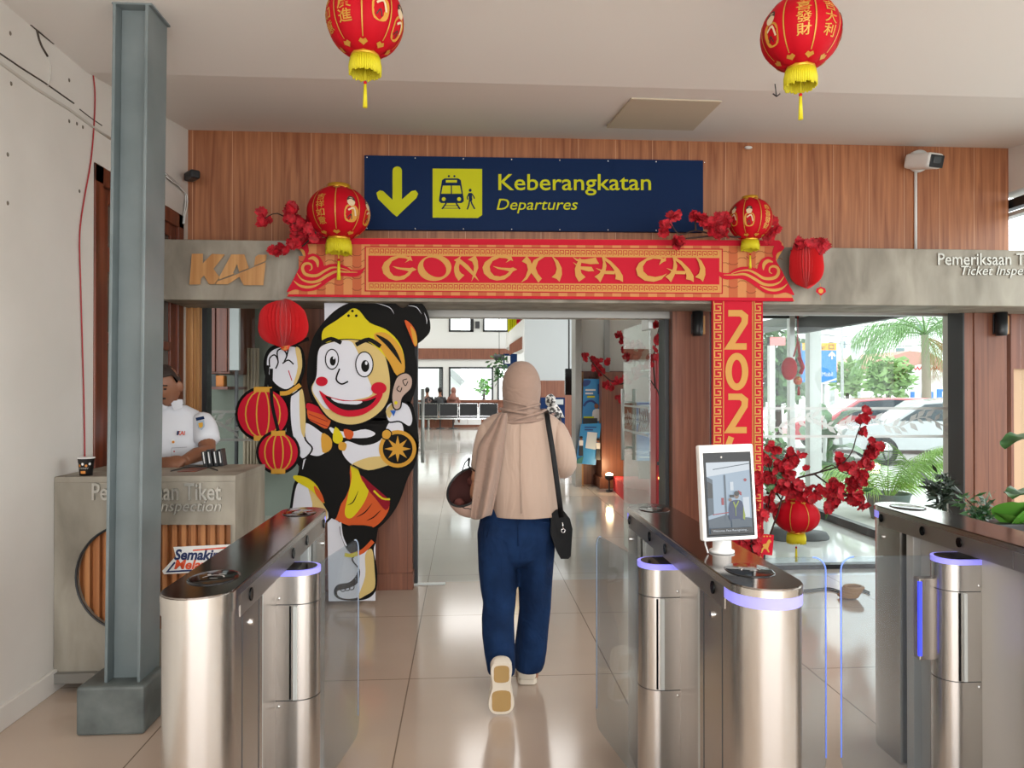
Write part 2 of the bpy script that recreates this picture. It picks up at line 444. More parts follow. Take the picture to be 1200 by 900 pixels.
# crack line, old conduit groove and plaster marks on the left wall
b = MB()
def wall_line(pts, r, m): b.tube([PX(x, y, LX) + Vector((r * .6, 0, 0)) for x, y in pts], r, 5, m)
m_crack = mat('plaster_crack', '#4a4139', 0.9); m_pipe = mat('painted_conduit', '#c9c4bc', 0.6); m_hole = mat('plaster_hole', '#6d6459', 0.9)
wall_line([(-30, 41), (0, 63), (25, 80), (52, 97), (86, 121)], .004, m_crack)
wall_line([(93, 128), (106, 138), (119, 147)], .003, m_crack)
wall_line([(35, 28), (45, 37), (60, 49), (75, 60), (90, 73), (106, 86)], .006, m_crack)
wall_line([(42, 34), (45, 46), (48, 54), (55, 66)], .005, m_crack)
for x, y in ((12, 39), (81, 94), (81, 142), (90, 145), (97, 149), (9, 181), (93, 224), (9, 238), (13, 98)):
    p = PX(x, y, LX); b.ell(p, .004, .008, .010, m_hole, 8, 5)
o = b.build('crack'); o['kind'] = 'structure'; o.name = 'wall_left_cracks'
b = MB(); wall_line([(-30, 54), (0, 74), (40, 103), (80, 128), (110, 150), (131, 164)], .008, m_pipe)
wall_line([(55, 66), (59, 78), (58, 92), (55, 101)], .004, m_pipe)
tag(b.build('wall_conduit', bevel=0), 'thin painted conduit running along the upper left wall below the ceiling', 'pipe')

# double door in the left wall
dr = MB()
xf = LX - .02
dr.box(-2.12, xf + .03, D0, D0 + .09, 0, DZ, m_brown); dr.box(-2.12, xf + .03, D1 - .09, D1, 0, DZ, m_brown); dr.box(-2.12, xf + .03, D0, D1, DZ - .1, DZ, m_brown)
door = struct(dr.build('door_1', bevel=0.005))
for k, (a, c) in enumerate(((D0 + .09, (D0 + D1) / 2 - .01), ((D0 + D1) / 2 + .01, D1 - .09))):
    q = MB(); x0, x1 = -2.04, -2.0
    for y0, y1 in ((a, a + .09), (c - .09, c)): q.box(x0, x1, y0, y1, 0.02, DZ - .1, m_brown)
    for z0, z1 in ((.02, .22), (.8, .9), (1.28, 1.34), (1.72, 1.78), (DZ - .56, DZ - .42), (DZ - .18, DZ - .08)): q.box(x0, x1, a + .09, c - .09, z0, z1, m_brown)
    q.box(-2.03, -2.01, a + .08, c - .08, .2, .82, m_brown)
    lf = q.build('leaf', parent=door, bevel=.004); lf['kind'] = 'structure'
    g = MB().box(-2.025, -2.015, a + .085, c - .085, .88, DZ - .15, mat('dark_door_pane', '#5d5852', .15)).build('pane', parent=lf)
    h = MB().tube([(x1 + .05, (c if k == 0 else a) + (-.05 if k == 0 else .05), 1.0), (x1 + .05, (c if k == 0 else a) + (-.05 if k == 0 else .05), 1.2)], .01, 8, m_chrome)
    h.box(x1 - .005, x1 + .05, (c - .06 if k == 0 else a + .04), (c - .04 if k == 0 else a + .06), 1.0, 1.02, m_chrome); h.box(x1 - .005, x1 + .05, (c - .06 if k == 0 else a + .04), (c - .04 if k == 0 else a + .06), 1.18, 1.2, m_chrome)
    h.build('handle', parent=lf)

# concrete header over the gate (front face y = HY)
HY = 4.85
hz0 = Za(354, HY, 560); hz1 = Za(285, HY, 560)
b = MB(); b.box(LX + .005, 4.6, HY, WY, hz0, hz1, m_conc); hdr = struct(b.build('trim_2', bevel=.004))
# aluminium door head under the header
b = MB(); b.box(Xa(378, 5.5), Xa(832, 5.5), 5.40, 5.50, 1.99, hz0 + .02, m_aludk); struct(b.build('trim_3', bevel=.004))
# pillars of the gate
def pillar(x0, x1, y0, y1, z1, m, name):
    return struct(MB().box(x0, x1, y0, y1, 0, z1, m).build(name, bevel=.004))
b = MB(); px0, px1 = Xa(440, 5.33), Xa(483, 5.33)
b.box(px0 - .55, px1, 5.33, 5.62, 0.0, hz0 + .05, m_wood2); struct(b.build('trim_4', bevel=.004))
b = MB(); b.box(px0 - .56, px1 + .008, 5.315, 5.64, 0, .12, m_wood2); struct(b.build('baseboard_1', bevel=.003))
b = MB(); b.box(Xa(484, 5.5), Xa(490, 5.5), 5.45, 5.52, 0, 2.05, m_black); struct(b.build('trim_5'))
xr0, xr1 = Xa(788, 5.33), Xa(832, 5.33)
b = MB(); b.box(xr0, xr1, 5.33, 5.68, 0, hz0 + .05, m_wood2); struct(b.build('trim_6', bevel=.004))
b = MB(); b.box(Xa(776, 5.5), xr0, 5.42, 5.60, 0, hz0 + .05, m_black); b.box(xr1, Xa(842, 5.4), 5.38, 5.6, 0, hz0 + .05, m_black); struct(b.build('trim_7'))
b = MB(); xl = Xa(1130, 5.3); b.box(xl - .012, xl, 5.296, 5.47, 0, hz0 + .05, m_black); struct(b.build('trim_8'))
b = MB(); b.box(xl, Xa(1142, 5.3), 5.31, 5.46, 0, hz0 + .05, m_wood2); b.box(Xa(1142, 5.3), Xa(1180, 5.3), 5.30, 5.46, 0, hz0 + .05, m_wood2); struct(b.build('trim_9', bevel=.004))
# slatted oak pier behind the desk, black frame beside it
b = MB(); x0, x1 = Xa(199, 5.3), Xa(234, 5.3)
b.box(x0, x1, 5.34, 5.5, 0, hz0 + .05, m_oak)
for u0, u1 in ((213, 217), (221, 225), (229, 233)): b.box(Xa(u0, 5.3), Xa(u1, 5.3), 5.315, 5.345, 0, hz0 + .04, m_oak)
struct(b.build('trim_10', bevel=.003))
b = MB(); b.box(x1, Xa(240, 5.3), 5.34, 5.44, 0, hz0 + .05, m_black); struct(b.build('trim_11'))

# ------------------------------------------------------------------ fixed shopfront glass left of the gate, with a frosted leaf band
def leaf_band(y, u0, u1, v0, v1, seed, parent):
    rnd = random.Random(seed); a = Art(lambda u, v, l: P(u, v, y - .0015 - l * .0004))
    a.rect(u0, v0, u1, v0 + 3.2, m_frost, 1); a.rect(u0, v1 - 3.2, u1, v1, m_frost, 1)
    u = u0 + 4; side = 1
    mid = (v0 + v1) / 2
    stem = [(u0 + (u1 - u0) * k / 24, mid + 6 * math.sin(k * .9 + seed)) for k in range(25)]
    a.stroke(stem, 1.3, m_frost, 3, layer=2)
    while u < u1 - 6:
        for s in (-1, 1):
            L = rnd.uniform(10, 16); an = s * rnd.uniform(.5, 1.1) * -1; cx, cy = u, mid + 6 * math.sin((u - u0) / (u1 - u0) * 24 * .9 + seed)
            d = Vector((math.cos(an), math.sin(an))); nn = Vector((-d.y, d.x)); c = Vector((cx, cy))
            pts = [c, c + d * L * .45 + nn * L * .2, c + d * L, c + d * L * .45 - nn * L * .2]
            pts = [(min(max(p.x, u0), u1), min(max(p.y, v0 + 3), v1 - 3)) for p in pts]
            a.poly(pts, m_frost, layer=3 + int(rnd.random() * 3))
        u += rnd.uniform(8, 12)
    o = a.mb.build('frosted_leaf_band', parent=parent, fix=False); return o
gx0, gx1 = Xa(240, 5.5), Xa(384, 5.5)
sw = struct(MB().box(gx0, gx1, 5.50, 5.51, 0.02, 2.05, m_glass).build('window_2'))
leaf_band(5.5, 241, 384, 481, 517, 3, sw)

# right shopfront bay: frontal glass with the frosted leaf band, dark floor track
BY = 5.74
bw = struct(MB().box(Xa(842, BY), Xa(1114, BY), BY, BY + .01, 0.03, 2.08, m_glass).build('window_3'))
leaf_band(BY, 880, 1114, 477, 513, 5, bw)
b = MB(); b.box(Xa(842, BY), Xa(1114, BY), BY - .03, BY + .05, 0, .035, m_black); b.build('track', parent=bw)
b = MB(); b.box(Xa(842, BY), Xa(1114, BY), BY - .03, BY + .05, 2.06, 2.14, m_alu); b.build('head_rail', parent=bw)
# side glass of the hall (x = 4.0) with a dark foot rail, corner mullion and return glass
SX, SY = 4.0, 8.45
b = MB(); b.box(SX - .04, SX + .04, BY + .05, SY, 0, .09, m_black); b.box(SX - .04, SX + .04, BY + .05, SY, 2.12, 2.3, m_darkgrey)
sg = struct(b.build('window_4'))
MB().box(SX - .005, SX + .005, BY + .05, SY, .09, 2.12, m_glass).build('pane', parent=sg)
mx0, mx1 = Xa(946, SY), Xa(960, SY)
b = MB(); b.box(mx0, mx1, SY - .06, SY + .06, 0, 2.6, m_alu); struct(b.build('trim_12', bevel=.004))
b = MB(); b.box(3.3, mx0, SY - .03, SY + .03, 0, .09, m_black); b.box(3.3, mx0, SY - .03, SY + .03, 2.3, 2.42, m_black)
b.box(Xa(924, SY), Xa(930, SY), SY - .04, SY + .04, 0.09, 2.6, m_alu)
rg = struct(b.build('window_5'))
MB().box(3.3, mx0, SY - .005, SY + .005, .09, 2.3, m_glass).build('pane', parent=rg)
struct(MB().box(2.3, SX - .04, BY + .05, SY - .06, 0, .008, mat('bay_glare_tile', '#dcdedb', .07)).build('floor'))  # white slab added; window light mirrored on the floor is put into its colour
# hall walls above and beside the bay
b = MB(); b.box(3.98, 4.1, BY, SY, 2.3, 6, m_wall); b.box(3.3, 4.1, SY, SY + .12, 2.42, 6, m_wall); b.box(3.22, 3.34, SY, 11.1, 0, 6, m_wall)
b.box(4.0, RX + .1, 5.5, BY + .1, 0, 6, m_wall)
struct(b.build('wall_hall_right'))

# open glass door leaves with double bar handles
def glass_door(n, X, ya, yb, hy, seed):
    d = struct(MB().box(X - .006, X + .006, ya, yb, .03, 2.0, m_glass_green).build('door_%d' % n))
    b = MB()
    for y, z0, z1 in ((ya + .06, .0, .10), (ya + .06, 1.93, 2.03)): b.box(X - .018, X + .018, ya - .02, ya + .2, z0, z1, m_alu)
    b.build('patch_fitting', parent=d, bevel=.003)
    for s in (-1, 1):
        b = MB(); b.tube([(X + s * .055, hy, .83), (X + s * .055, hy, 1.46)], .0145, 12, m_alu)
        for z in (.94, 1.34): b.tube([(X, hy, z), (X + s * .055, hy, z)], .009, 8, m_alu)
        b.build('handle', parent=d)
    rnd = random.Random(seed); a = Art(lambda u, v, l: Vector((X - .0065 - l * .0003, u, v)))
    a.rect(ya + .02, 1.30, yb - .01, 1.318, m_frost, 1); a.rect(ya + .02, 1.08, yb - .01, 1.098, m_frost, 1)
    u = ya + .06
    while u < yb - .06:
        for s in (-1, 1):
            an = s * rnd.uniform(.5, 1.1); L = rnd.uniform(.06, .09); c = Vector((u, 1.2)); e = Vector((math.cos(an), math.sin(an))); nn = Vector((-e.y, e.x)); a.poly([c, c + e * L * .5 + nn * L * .2, c + e * L, c + e * L * .5 - nn * L * .2], m_frost, layer=2 + int(rnd.random() * 3))
        u += .06
    a.mb.build('frosted_leaf_band', parent=d, fix=False)
    return d
glass_door(2, -.415, 5.52, 6.40, 6.22, 8)
glass_door(3, 1.45, 5.62, 6.55, 6.36, 9)
pl0, pl1 = PZ(473, 684, .01), PZ(522, 683, .01)
b = MB(); b.box(pl0.x, pl1.x, 5.43, 5.47, 0, .012, m_alu); struct(b.build('trim_22', bevel=.002))
# ------------------------------------------------------------------ departure hall
m_hwall = mat('hall_white', '#dfe0dc', 0.7)
m_hgrey = mat('hall_grey', '#b4b8b8', 0.7)
m_day = mat('bright_exterior_wall', '#f4f6f4', 0.8)
HB = 29.5
# far wall with two high windows and low windows
def rect_px(u0, v0, u1, v1, Y):
    a, c = P(u0, v0, Y), P(u1, v1, Y); return a.x, c.x, c.z, a.z
def wall_holes(name, x0, x1, z0, z1, Y, th, holes, m):
    """a wall slab with rectangular openings, built from strips."""
    xs = sorted({x0, x1, *[h[0] for h in holes], *[h[1] for h in holes]}); zs = sorted({z0, z1, *[h[2] for h in holes], *[h[3] for h in holes]})
    b = MB()
    for i in range(len(xs) - 1):
        for j in range(len(zs) - 1):
            cx, cz = (xs[i] + xs[i + 1]) / 2, (zs[j] + zs[j + 1]) / 2
            if any(h[0] < cx < h[1] and h[2] < cz < h[3] for h in holes): continue
            b.box(xs[i], xs[i + 1], Y, Y + th, zs[j], zs[j + 1], m)
    return struct(b.build(name))
hw = [rect_px(526, 370, 555, 389, HB), rect_px(566, 370, 596, 389, HB), rect_px(488, 430, 519, 471, HB), rect_px(526, 430, 578, 471, HB),
      rect_px(583, 430, 600, 471, HB)]
wall_holes('wall_hall_far', -8, 5, 0, 6, HB, .25, hw, m_hwall)
for k, (x0, x1, z0, z1) in enumerate(hw):
    b = MB(); t = .07
    b.box(x0, x1, HB - .03, HB + .05, z0, z0 + t, m_black); b.box(x0, x1, HB - .03, HB + .05, z1 - t, z1, m_black)
    b.box(x0, x0 + t, HB - .03, HB + .05, z0, z1, m_black); b.box(x1 - t, x1, HB - .03, HB + .05, z0, z1, m_black)
    if k in (0, 2): b.box(x0 + (x1 - x0) * .86, x0 + (x1 - x0) * .86 + t, HB - .03, HB + .05, z0, z1, m_black)
    w = struct(b.build('window_%d' % (6 + k)))
    MB().box(x0, x1, HB + .02, HB + .03, z0, z1, m_glass).build('pane', parent=w)
x0, x1, z0, z1 = rect_px(440, 408, 598, 421, HB - .1)
struct(MB().box(-8, x1, HB - .1, HB, z0, z1, m_wood2).build('trim_13'))
struct(MB().box(-8, 2.6, HB - .08, HB, 0, Za(472, HB, 560), m_wood2).build('trim_14'))
b = MB(); b.box(-6.2, -6, 5.6, HB, 0, 6, m_hwall); struct(b.build('wall_hall_left'))
b = MB(); b.box(-6.2, RX + .2, WY + .16, 30, 5.8, 6, m_hwall); b.box(-6.2, RX + .2, WY + .16, WY + .3, 3.4, 6, m_hwall); struct(b.build('ceiling'))
for (x, y) in [(-2.5, 10), (1.2, 13.5), (-2.5, 18), (0.6, 22.5), (-3, 26)]:
    t = thing('added_ceiling_light', 'unseen square white panel lamp added on the hall ceiling', 'light', (x, y, 5.8), 'added panel lamps on the hall ceiling')
    MB().box(x - 1.35, x + 1.35, y - 1.35, y + 1.35, 5.74, 5.8, m_white).build('housing', parent=t)  # unseen fitting made up to go with each added hall lamp
t = thing('added_ceiling_light', 'unseen square white panel lamp added on the entrance ceiling', 'light', (1.0, 1.2, CZ))
MB().box(.35, 1.65, .55, 1.85, CZ - .045, CZ, m_white).build('housing', parent=t)  # unseen fitting made up for the added entrance lamp
# staff room on the left behind the fixed glass
m_sage = mat('staff_room_paint', '#7d8479', 0.8)
b = MB(); b.box(-6, Xa(481, 8.5), 8.5, 8.6, 0, 3.2, m_sage); b.box(Xa(481, 8.5) - .1, Xa(481, 8.5), 5.62, 8.5, 0, 3.2, m_sage)
b.box(-6, Xa(481, 8.5), 5.52, 8.6, 3.1, 3.2, m_sage); struct(b.build('wall_staff_room'))
# wall with timber dado at the right of the gate, y = 11
PY = 11.0
b = MB(); x0 = Xa(677, PY); b.box(x0, 3.34, PY, PY + .12, Za(436, PY, 720), 6, m_hwall); struct(b.build('wall_hall_partition'))
b = MB(); b.box(x0, 3.34, PY - .02, PY + .1, 0, Za(436, PY, 720), m_wood2); b.box(x0, 3.34, PY - .04, PY + .02, Za(441, PY, 720), Za(435, PY, 720), m_brown); struct(b.build('trim_15'))
b = MB(); b.box(Xa(671, PY), Xa(678, PY), PY - .3, PY + .1, 0, Za(366, PY, 720), m_aludk); struct(b.build('trim_16'))
b = MB(); b.box(Xa(676, PY), Xa(683, PY), PY - .06, PY, 0, Za(436, PY, 680), m_oak); struct(b.build('trim_17'))
qx0, qx1, qy = Xa(705, 10.5), Xa(736, 10.5), 10.5
b = MB(); b.box(qx0, qx1 + .25, qy, PY, 0, Za(436, qy, 720), m_wood2); struct(b.build('trim_18', bevel=.004))
b = MB(); b.box(qx0 - .03, qx0 + .14, qy - .03, PY, 0, .16, m_wood2); struct(b.build('baseboard_2', bevel=.004))
b = MB(); b.box(Xa(708, PY - .02), Xa(714, PY - .02), PY - .05, PY + .02, Za(436, PY, 710), 5.9, m_hgrey); struct(b.build('trim_19'))
# grey wall further back
GY = 20.0
b = MB(); b.box(Xa(615, GY), 3.9, GY, GY + .15, Za(446, GY, 640), 6, m_hgrey); struct(b.build('wall_hall_grey'))
struct(MB().box(Xa(615, GY), 3.9, GY - .02, GY + .15, 0, Za(446, GY, 640), m_wood2).build('trim_20'))
x0, x1, z0, z1 = rect_px(629, 356, 668, 370, GY - .03)
b = MB(); b.box(x0, x1, GY - .04, GY, z0, z0 + .05, m_black); b.box(x0, x1, GY - .04, GY, z1, z1 + .3, m_black); b.box(x0, x0 + .05, GY - .04, GY, z0, z1, m_black); b.box(x1 - .05, x1, GY - .04, GY, z0, z1, m_black)
w = struct(b.build('window_12')); MB().box(x0, x1, GY - .02, GY - .01, z0, z1 + .3, mat('window_daylight', '#ffffff', .5, emit='#ffffff', estr=1.4)).build('pane', parent=w)
# balcony corner with yellow and red hangings
YB = 23.0
bl = thing('balcony', 'sloping white balcony soffit with a timber edge high in the hall', 'balcony', P(607, 395, YB))
b = MB(); pts = [(597, 386), (614, 371), (614, 412), (597, 405)]
b.prism([P(x, y, YB) for x, y in pts], [P(x, y, YB) + Vector((0, 2, 0)) for x, y in pts], m_hwall); b.build('parapet', parent=bl)
b = MB(); pts = [(597, 404), (612, 394), (612, 409), (597, 416)]
b.prism([P(x, y, YB - .05) for x, y in pts], [P(x, y, YB - .05) + Vector((0, .04, 0)) for x, y in pts], m_wood2); b.build('timber_edge', parent=bl)
hg = thing('hanging_drape', 'yellow and red striped drape hanging above the balcony', 'drape', P(604, 375, YB + .3))
for u0, u1, m in ((595, 600, m_signyel), (600, 605, m_signyel), (605, 609, m_red), (609, 613, mat('hanging_brown', '#8a4a30', .7))):
    b = MB()
    rings = []
    for k in range(9):
        u = u0 + (u1 - u0) * k / 8
        rings.append([Vector((P(u, 345, YB - .35).x, YB - .35 + .06 * math.sin(k * 1.6), 5.8)), P(u, 388 - (u - 597) * .9, YB - .35) + Vector((0, .06 * math.sin(k * 1.6), 0))])
    b.loft(rings, m, True, False, False, close=False); o = b.build('strip', parent=hg)
    s = o.modifiers.new('s', 'SOLIDIFY'); s.thickness = .02
# speaker, sign, planter
b = MB(); x0, x1, z0, z1 = rect_px(557, 377, 562, 385, HB); b.box(x0, x1, HB - .2, HB, z0, z1, m_darkgrey)
tag(b.build('wall_speaker', bevel=.02), 'small dark wall speaker between the two high windows', 'speaker')
sg2 = thing('number_sign', 'dark blue hanging sign with a white letter square beside trailing plant', 'sign', P(598, 421, 25))
MB().box(Xa(590, 25.3), Xa(606, 25.3), 25.3, 25.45, Za(430, 25, 598), Za(414, 25, 598), m_navy).build('panel', parent=sg2)
a = Art(on_plane(25.3, .004)); a.rect(591.5, 417, 598, 426, m_white); a.text('L', 593.3, 418.5, 596, 424.5, m_navy); a.mb.build('letter_square', parent=sg2)
MB().tube([(Xa(598, 25.3), 25.37, Za(414, 25.3, 598)), (Xa(598, 25.3), 25.37, 5.8)], .02, 6, m_aludk).build('rod', parent=sg2)
def leafy(b, c, n, spread, size, m, rnd, droop=0.0):
    for _ in range(n):
        d = Vector((rnd.gauss(0, 1), rnd.gauss(0, 1), rnd.gauss(0, .8))); d.normalize()
        p = Vector(c) + Vector((d.x * spread[0], d.y * spread[1], d.z * spread[2])) * rnd.random() ** .5
        t = Vector((rnd.gauss(0, 1), rnd.gauss(0, 1), rnd.gauss(0, .6) - droop)).normalized(); s = t.cross(Vector((rnd.gauss(0, 1), rnd.gauss(0, 1), rnd.gauss(0, 1)))).normalized()
        L = size * rnd.uniform(.7, 1.3)
        b.add([p, p + t * L * .5 + s * L * .22, p + t * L, p + t * L * .5 - s * L * .22], [(0, 1, 2, 3)], m)
rnd = random.Random(4)
pl = thing('hanging_plant', 'trailing green plant hanging beside the dark blue sign', 'plant', P(586, 430, 24.4))
b = MB(); c = P(585, 426, 24.4)
for k in range(9):
    leafy(b, c + Vector((rnd.uniform(-.15, .15), 0, -.09 * k + .25)), 14, (.28, .2, .16), .17, m_leaf, rnd, .6)
b.build('foliage', parent=pl, fix=False)
MB().lathe([(.05, .1), (.16, .12), (.2, .3), (.18, .3)], c, 12, m_darkgrey).build('pot', parent=pl)
MB().tube([c + Vector((0, 0, .3)), Vector((c.x, c.y, 5.8))], .01, 5, m_darkgrey).build('wire', parent=pl)
# television and counter at right
b = MB(); x0, x1, z0, z1 = rect_px(662, 432, 671.5, 463, 13); b.box(x0, x1, 12.95, 13.05, z0, z1, m_blackgloss); tag(b.build('television', bevel=.01), 'narrow black screen hanging beside the grey post', 'screen')
MB().tube([((x0 + x1) / 2, 13, z1 - .02), ((x0 + x1) / 2, 13, 5.8)], .015, 6, m_darkgrey).build('hanger', parent=bpy.data.objects['television'])
cb = thing('service_counter', 'dark blue service counter with a pale sign below the grey wall', 'counter', P(648, 480, 18.5))
x0, x1, z0, z1 = rect_px(634, 466, 662, 486, 18.5); MB().box(x0, x1, 18.5, 19, 0, z1, m_navy).build('body', parent=cb)
x0, x1, z0, z1 = rect_px(645, 468, 660, 474, 18.48); MB().box(x0, x1, 18.46, 18.5, z0, z1, m_hgrey).build('sign_plate', parent=cb)
# benches
def bench(name, label, n, w, loc, rotz, group):
    t = thing(name, label, 'bench', (0, 0, 0), group)
    MB().box(-n * w / 2, n * w / 2, -.03, .03, .36, .42, m_chrome).build('beam', parent=t)
    for k in range(n):
        x = (k - (n - 1) / 2) * w; h = w * .44
        MB().box(x - h, x + h, -.26, .22, .42, .46, m_black).build('seat', parent=t, bevel=.012)
        bk = MB().box(x - h, x + h, .2, .24, .5, .92, m_black).build('backrest', parent=t, bevel=.012)
        q = MB(); 
        for s in (-1, 1): q.box(x + s * (h + .012) - .01, x + s * (h + .012) + .01, .2, .25, .4, .93, m_chrome)
        q.box(x - h, x + h, .2, .25, .92, .94, m_chrome); q.box(x - h, x + h, .2, .25, .47, .5, m_chrome); q.build('frame', parent=bk)
    for s in (-1, 1):
        x = s * (n * w / 2 - w * .5); q = MB(); q.box(x - .03, x + .03, -.03, .03, .03, .36, m_chrome); q.box(x - .03, x + .03, -.3, .25, 0, .04, m_chrome); q.build('leg', parent=t)
    t.location = loc; t.rotation_euler.z = rotz
    return t
bx = P(537, 497, 26.2)
bench('waiting_bench', 'row of four black metal seats facing the far windows of the hall', 4, .70, (Xa(537.5, 25.8), 25.8, 0), PI, 'waiting benches')
bench('waiting_bench', 'row of black seats along the right of the hall beside the television', 5, .58, (Xa(664, 13.2), 13.4, 0), PI / 2 * .93, 'waiting benches')
# long timber counter behind the bench where people sit
cn = thing('reading_counter', 'long low timber counter in front of the far hall windows', 'counter', (-1, 27.4, 0))
MB().box(-2.8, 1.6, 27.2, 27.3, 0.02, Za(471, 27.2, 540), m_wood2).build('front_board', parent=cn)
MB().box(-2.85, 1.65, 27.15, 27.75, Za(471, 27.2, 540), Za(470, 27.2, 540) + .04, m_wood2).build('counter_top', parent=cn)
for k, u in enumerate((540, 556)): 
    x = Xa(u, 27.2); MB().box(x - .25, x + .25, 27.18, 27.2, .1, Za(477, 27.2, u), m_white).build('notice_sheet', parent=cn)
    
# people seated far away
def far_person(loc, rotz, top, hair, skin, label, scarf=False, armf=.28):
    t = thing('person', label, 'person', (0, 0, 0))
    b = MB()
    b.tube([(0, 0, .42), (0, 0, .6), (0, .02, .8), (0, .03, .95), (0, .03, 1.02)], [.15, .16, .17, .13, .06], 12, skin)
    b.tube([(0, .03, 1.0), (0, .05, 1.12)], [.055, .05], 10, skin); b.ell((0, .06, 1.2), .075, .09, .115, skin)
    for s in (-1, 1):
        b.tube([(s * .15, .02, .95), (s * .22, .03, .75), (s * .2, .2, .62), (s * .08, armf + .1, .68)], [.05, .045, .04, .03], 8, skin)
        b.tube([(s * .08, 0, .46), (s * .1, .42, .46), (s * .1, .44, .08), (s * .1, .52, .04)], [.085, .06, .045, .035], 8, skin)
    o = b.build('body', parent=t); r = o.modifiers.new('r', 'REMESH'); r.mode = 'VOXEL'; r.voxel_size = .025; r.use_smooth_shade = True
    b = MB(); b.tube([(0, 0, .44), (0, 0, .6), (0, .02, .8), (0, .03, .96), (0, .03, 1.0)], [.17, .18, .19, .15, .07], 14, top)
    for s in (-1, 1): b.tube([(s * .13, .02, .96), (s * .22, .03, .76), (s * .2, .16, .64)], [.07, .062, .055], 8, top)
    b.build('shirt', parent=t)
    b = MB()
    if scarf:
        b.ell((0, .045, 1.2), .095, .105, .135, hair); b.tube([(0, .02, 1.1), (0, -.02, .98), (0, -.03, .85)], [.1, .15, .2], 12, hair, sx=.8)
        b.build('headscarf', parent=t)
    else:
        b.ell((0, .035, 1.235), .085, .095, .105, hair); b.build('hair', parent=t)
    b = MB()
    for s in (-1, 1): b.tube([(s * .08, 0, .46), (s * .1, .42, .46), (s * .1, .44, .12)], [.1, .075, .06], 8, m_darkgrey)
    b.build('trousers', parent=t)
    t.location = loc; t.rotation_euler.z = rotz
m_skin = mat('skin_tan', '#8a5a40', .55); m_hair = mat('black_hair', '#17120f', .6)
m_scarfbrown = mat('scarf_brown', '#8a5a4c', .8); m_pat = mat('patterned_black_shirt', '#2a2526', .8); noise_color(m_pat, '#17171a', '#8a6a60', (1, 1, 1), 14, 2, lo=.5, hi=.6)
st = []
for u, m1, hair, lb, sc in ((501, m_pat, m_hair, 'person in patterned black shirt seated at the far counter', False), (516, m_black, m_hair, 'person with long dark hair in black seated at the far counter', False),
                        (531, m_scarfbrown, m_scarfbrown, 'person in a brown headscarf seated at the far counter', True)):
    far_person((Xa(u, 26.5), 26.5, .17), .25 * (1 if u < 520 else -1), m1, hair, m_skin, lb, sc)
    t = thing('stool', 'low stool under the ' + lb.split(' seated')[0], 'stool', (0, 0, 0))
    c = (Xa(u, 26.5), 26.46, 0)
    MB().lathe([(.15, .40), (.16, .43), (.15, .44)], c, 14, m_oak).build('seat', parent=t)
    MB().lathe([(.16, 0), (.16, .02), (.025, .04), (.025, .41)], c, 12, m_darkgrey).build('pedestal', parent=t)
far_person((Xa(650, 13.9), 14.2, .02), PI * .45, m_pat, mat('scarf_patterned', '#8f8a86', .8), m_skin, 'person in a patterned grey headscarf seated near the service counter', True)
noise_color(MATS['scarf_patterned'], '#3c3836', '#c4beb8', (1, 1, 1), 16, 2, lo=.45, hi=.55)
# two blue posters leaning by the timber dado (artwork simplified; the printed code square left out)
m_pblue = mat('poster_blue', '#2f8fd0', .4); m_pdk = mat('poster_dark_blue', '#1d3f86', .4)
YP = 10.7
po = thing('poster_stand', 'tall blue poster with a cartoon worker standing against the timber dado', 'poster', P(694, 500, YP))
a = Art(on_plane(YP, .002)); 
pts = [(684, 444), (705, 444), (705, 500), (682, 500)]
b = MB(); b.prism([P(x, y, YP) for x, y in pts], [P(x, y, YP) + Vector((0, .02, 0)) for x, y in pts], m_pblue); b.build('board', parent=po)
a.poly([(684, 446), (692, 446), (690, 451), (684, 453)], m_pdk, 4); a.stroke([(702, 450), (702, 462)], 3, m_pdk)
for y, w in ((456, 12), (460, 9)): a.rect(686, y, 686 + w, y + 2, m_white)
a.rect(688, 464, 697, 466, m_signyel)
a.stroke([(684, 476), (688, 471), (694, 470), (699, 474)], 2.5, m_pdk, 4); a.poly(oval(699, 476, 2.6, 3), m_skin); a.poly([(695, 481), (703, 480), (704, 492), (695, 492)], m_white, 4)
a.rect(683, 490, 700, 497, m_darkgrey); a.rect(684, 488, 696, 490, m_signyel)
a.mb.build('print', parent=po, fix=False)
po2 = thing('poster_stand', 'leaning blue poster with small figures beside a pale blank square', 'poster', P(690, 545, YP - .15))
pts = [(681, 497), (705, 496), (698, 545), (675, 543)]; Y2 = YP - .15
b = MB(); b.prism([P(x, y, Y2) for x, y in pts], [P(x, y, Y2) + Vector((0, .02, 0)) for x, y in pts], m_pblue); b.build('board', parent=po2)
a = Art(on_plane(Y2, .002))
for y, w in ((500, 14), (503, 10)): a.rect(685, y, 685 + w, y + 1.4, m_pdk)
a.poly([(688.5, 506), (700, 507), (698, 527), (686, 525)], mat('poster_pale', '#c9d6df', .5))
for (cx, cy, h) in ((681, 516, 18), (701, 519, 20)):
    a.poly(oval(cx, cy - h * .12, 1.8, 2), m_skin); a.poly(oval(cx, cy - h * .2, 2, 1.4), m_hair); a.poly([(cx - 2.5, cy), (cx + 2.5, cy), (cx + 2.2, cy + h * .4), (cx - 2.2, cy + h * .4)], m_white)
    a.poly([(cx - 2.2, cy + h * .35), (cx + 2.2, cy + h * .35), (cx + 2.5, cy + h), (cx - 2.8, cy + h)], m_black)
a.poly([(677, 538), (684, 534), (682, 543), (675, 543)], mat('poster_teal', '#2f6f6a', .5))
a.mb.build('print', parent=po2, fix=False)
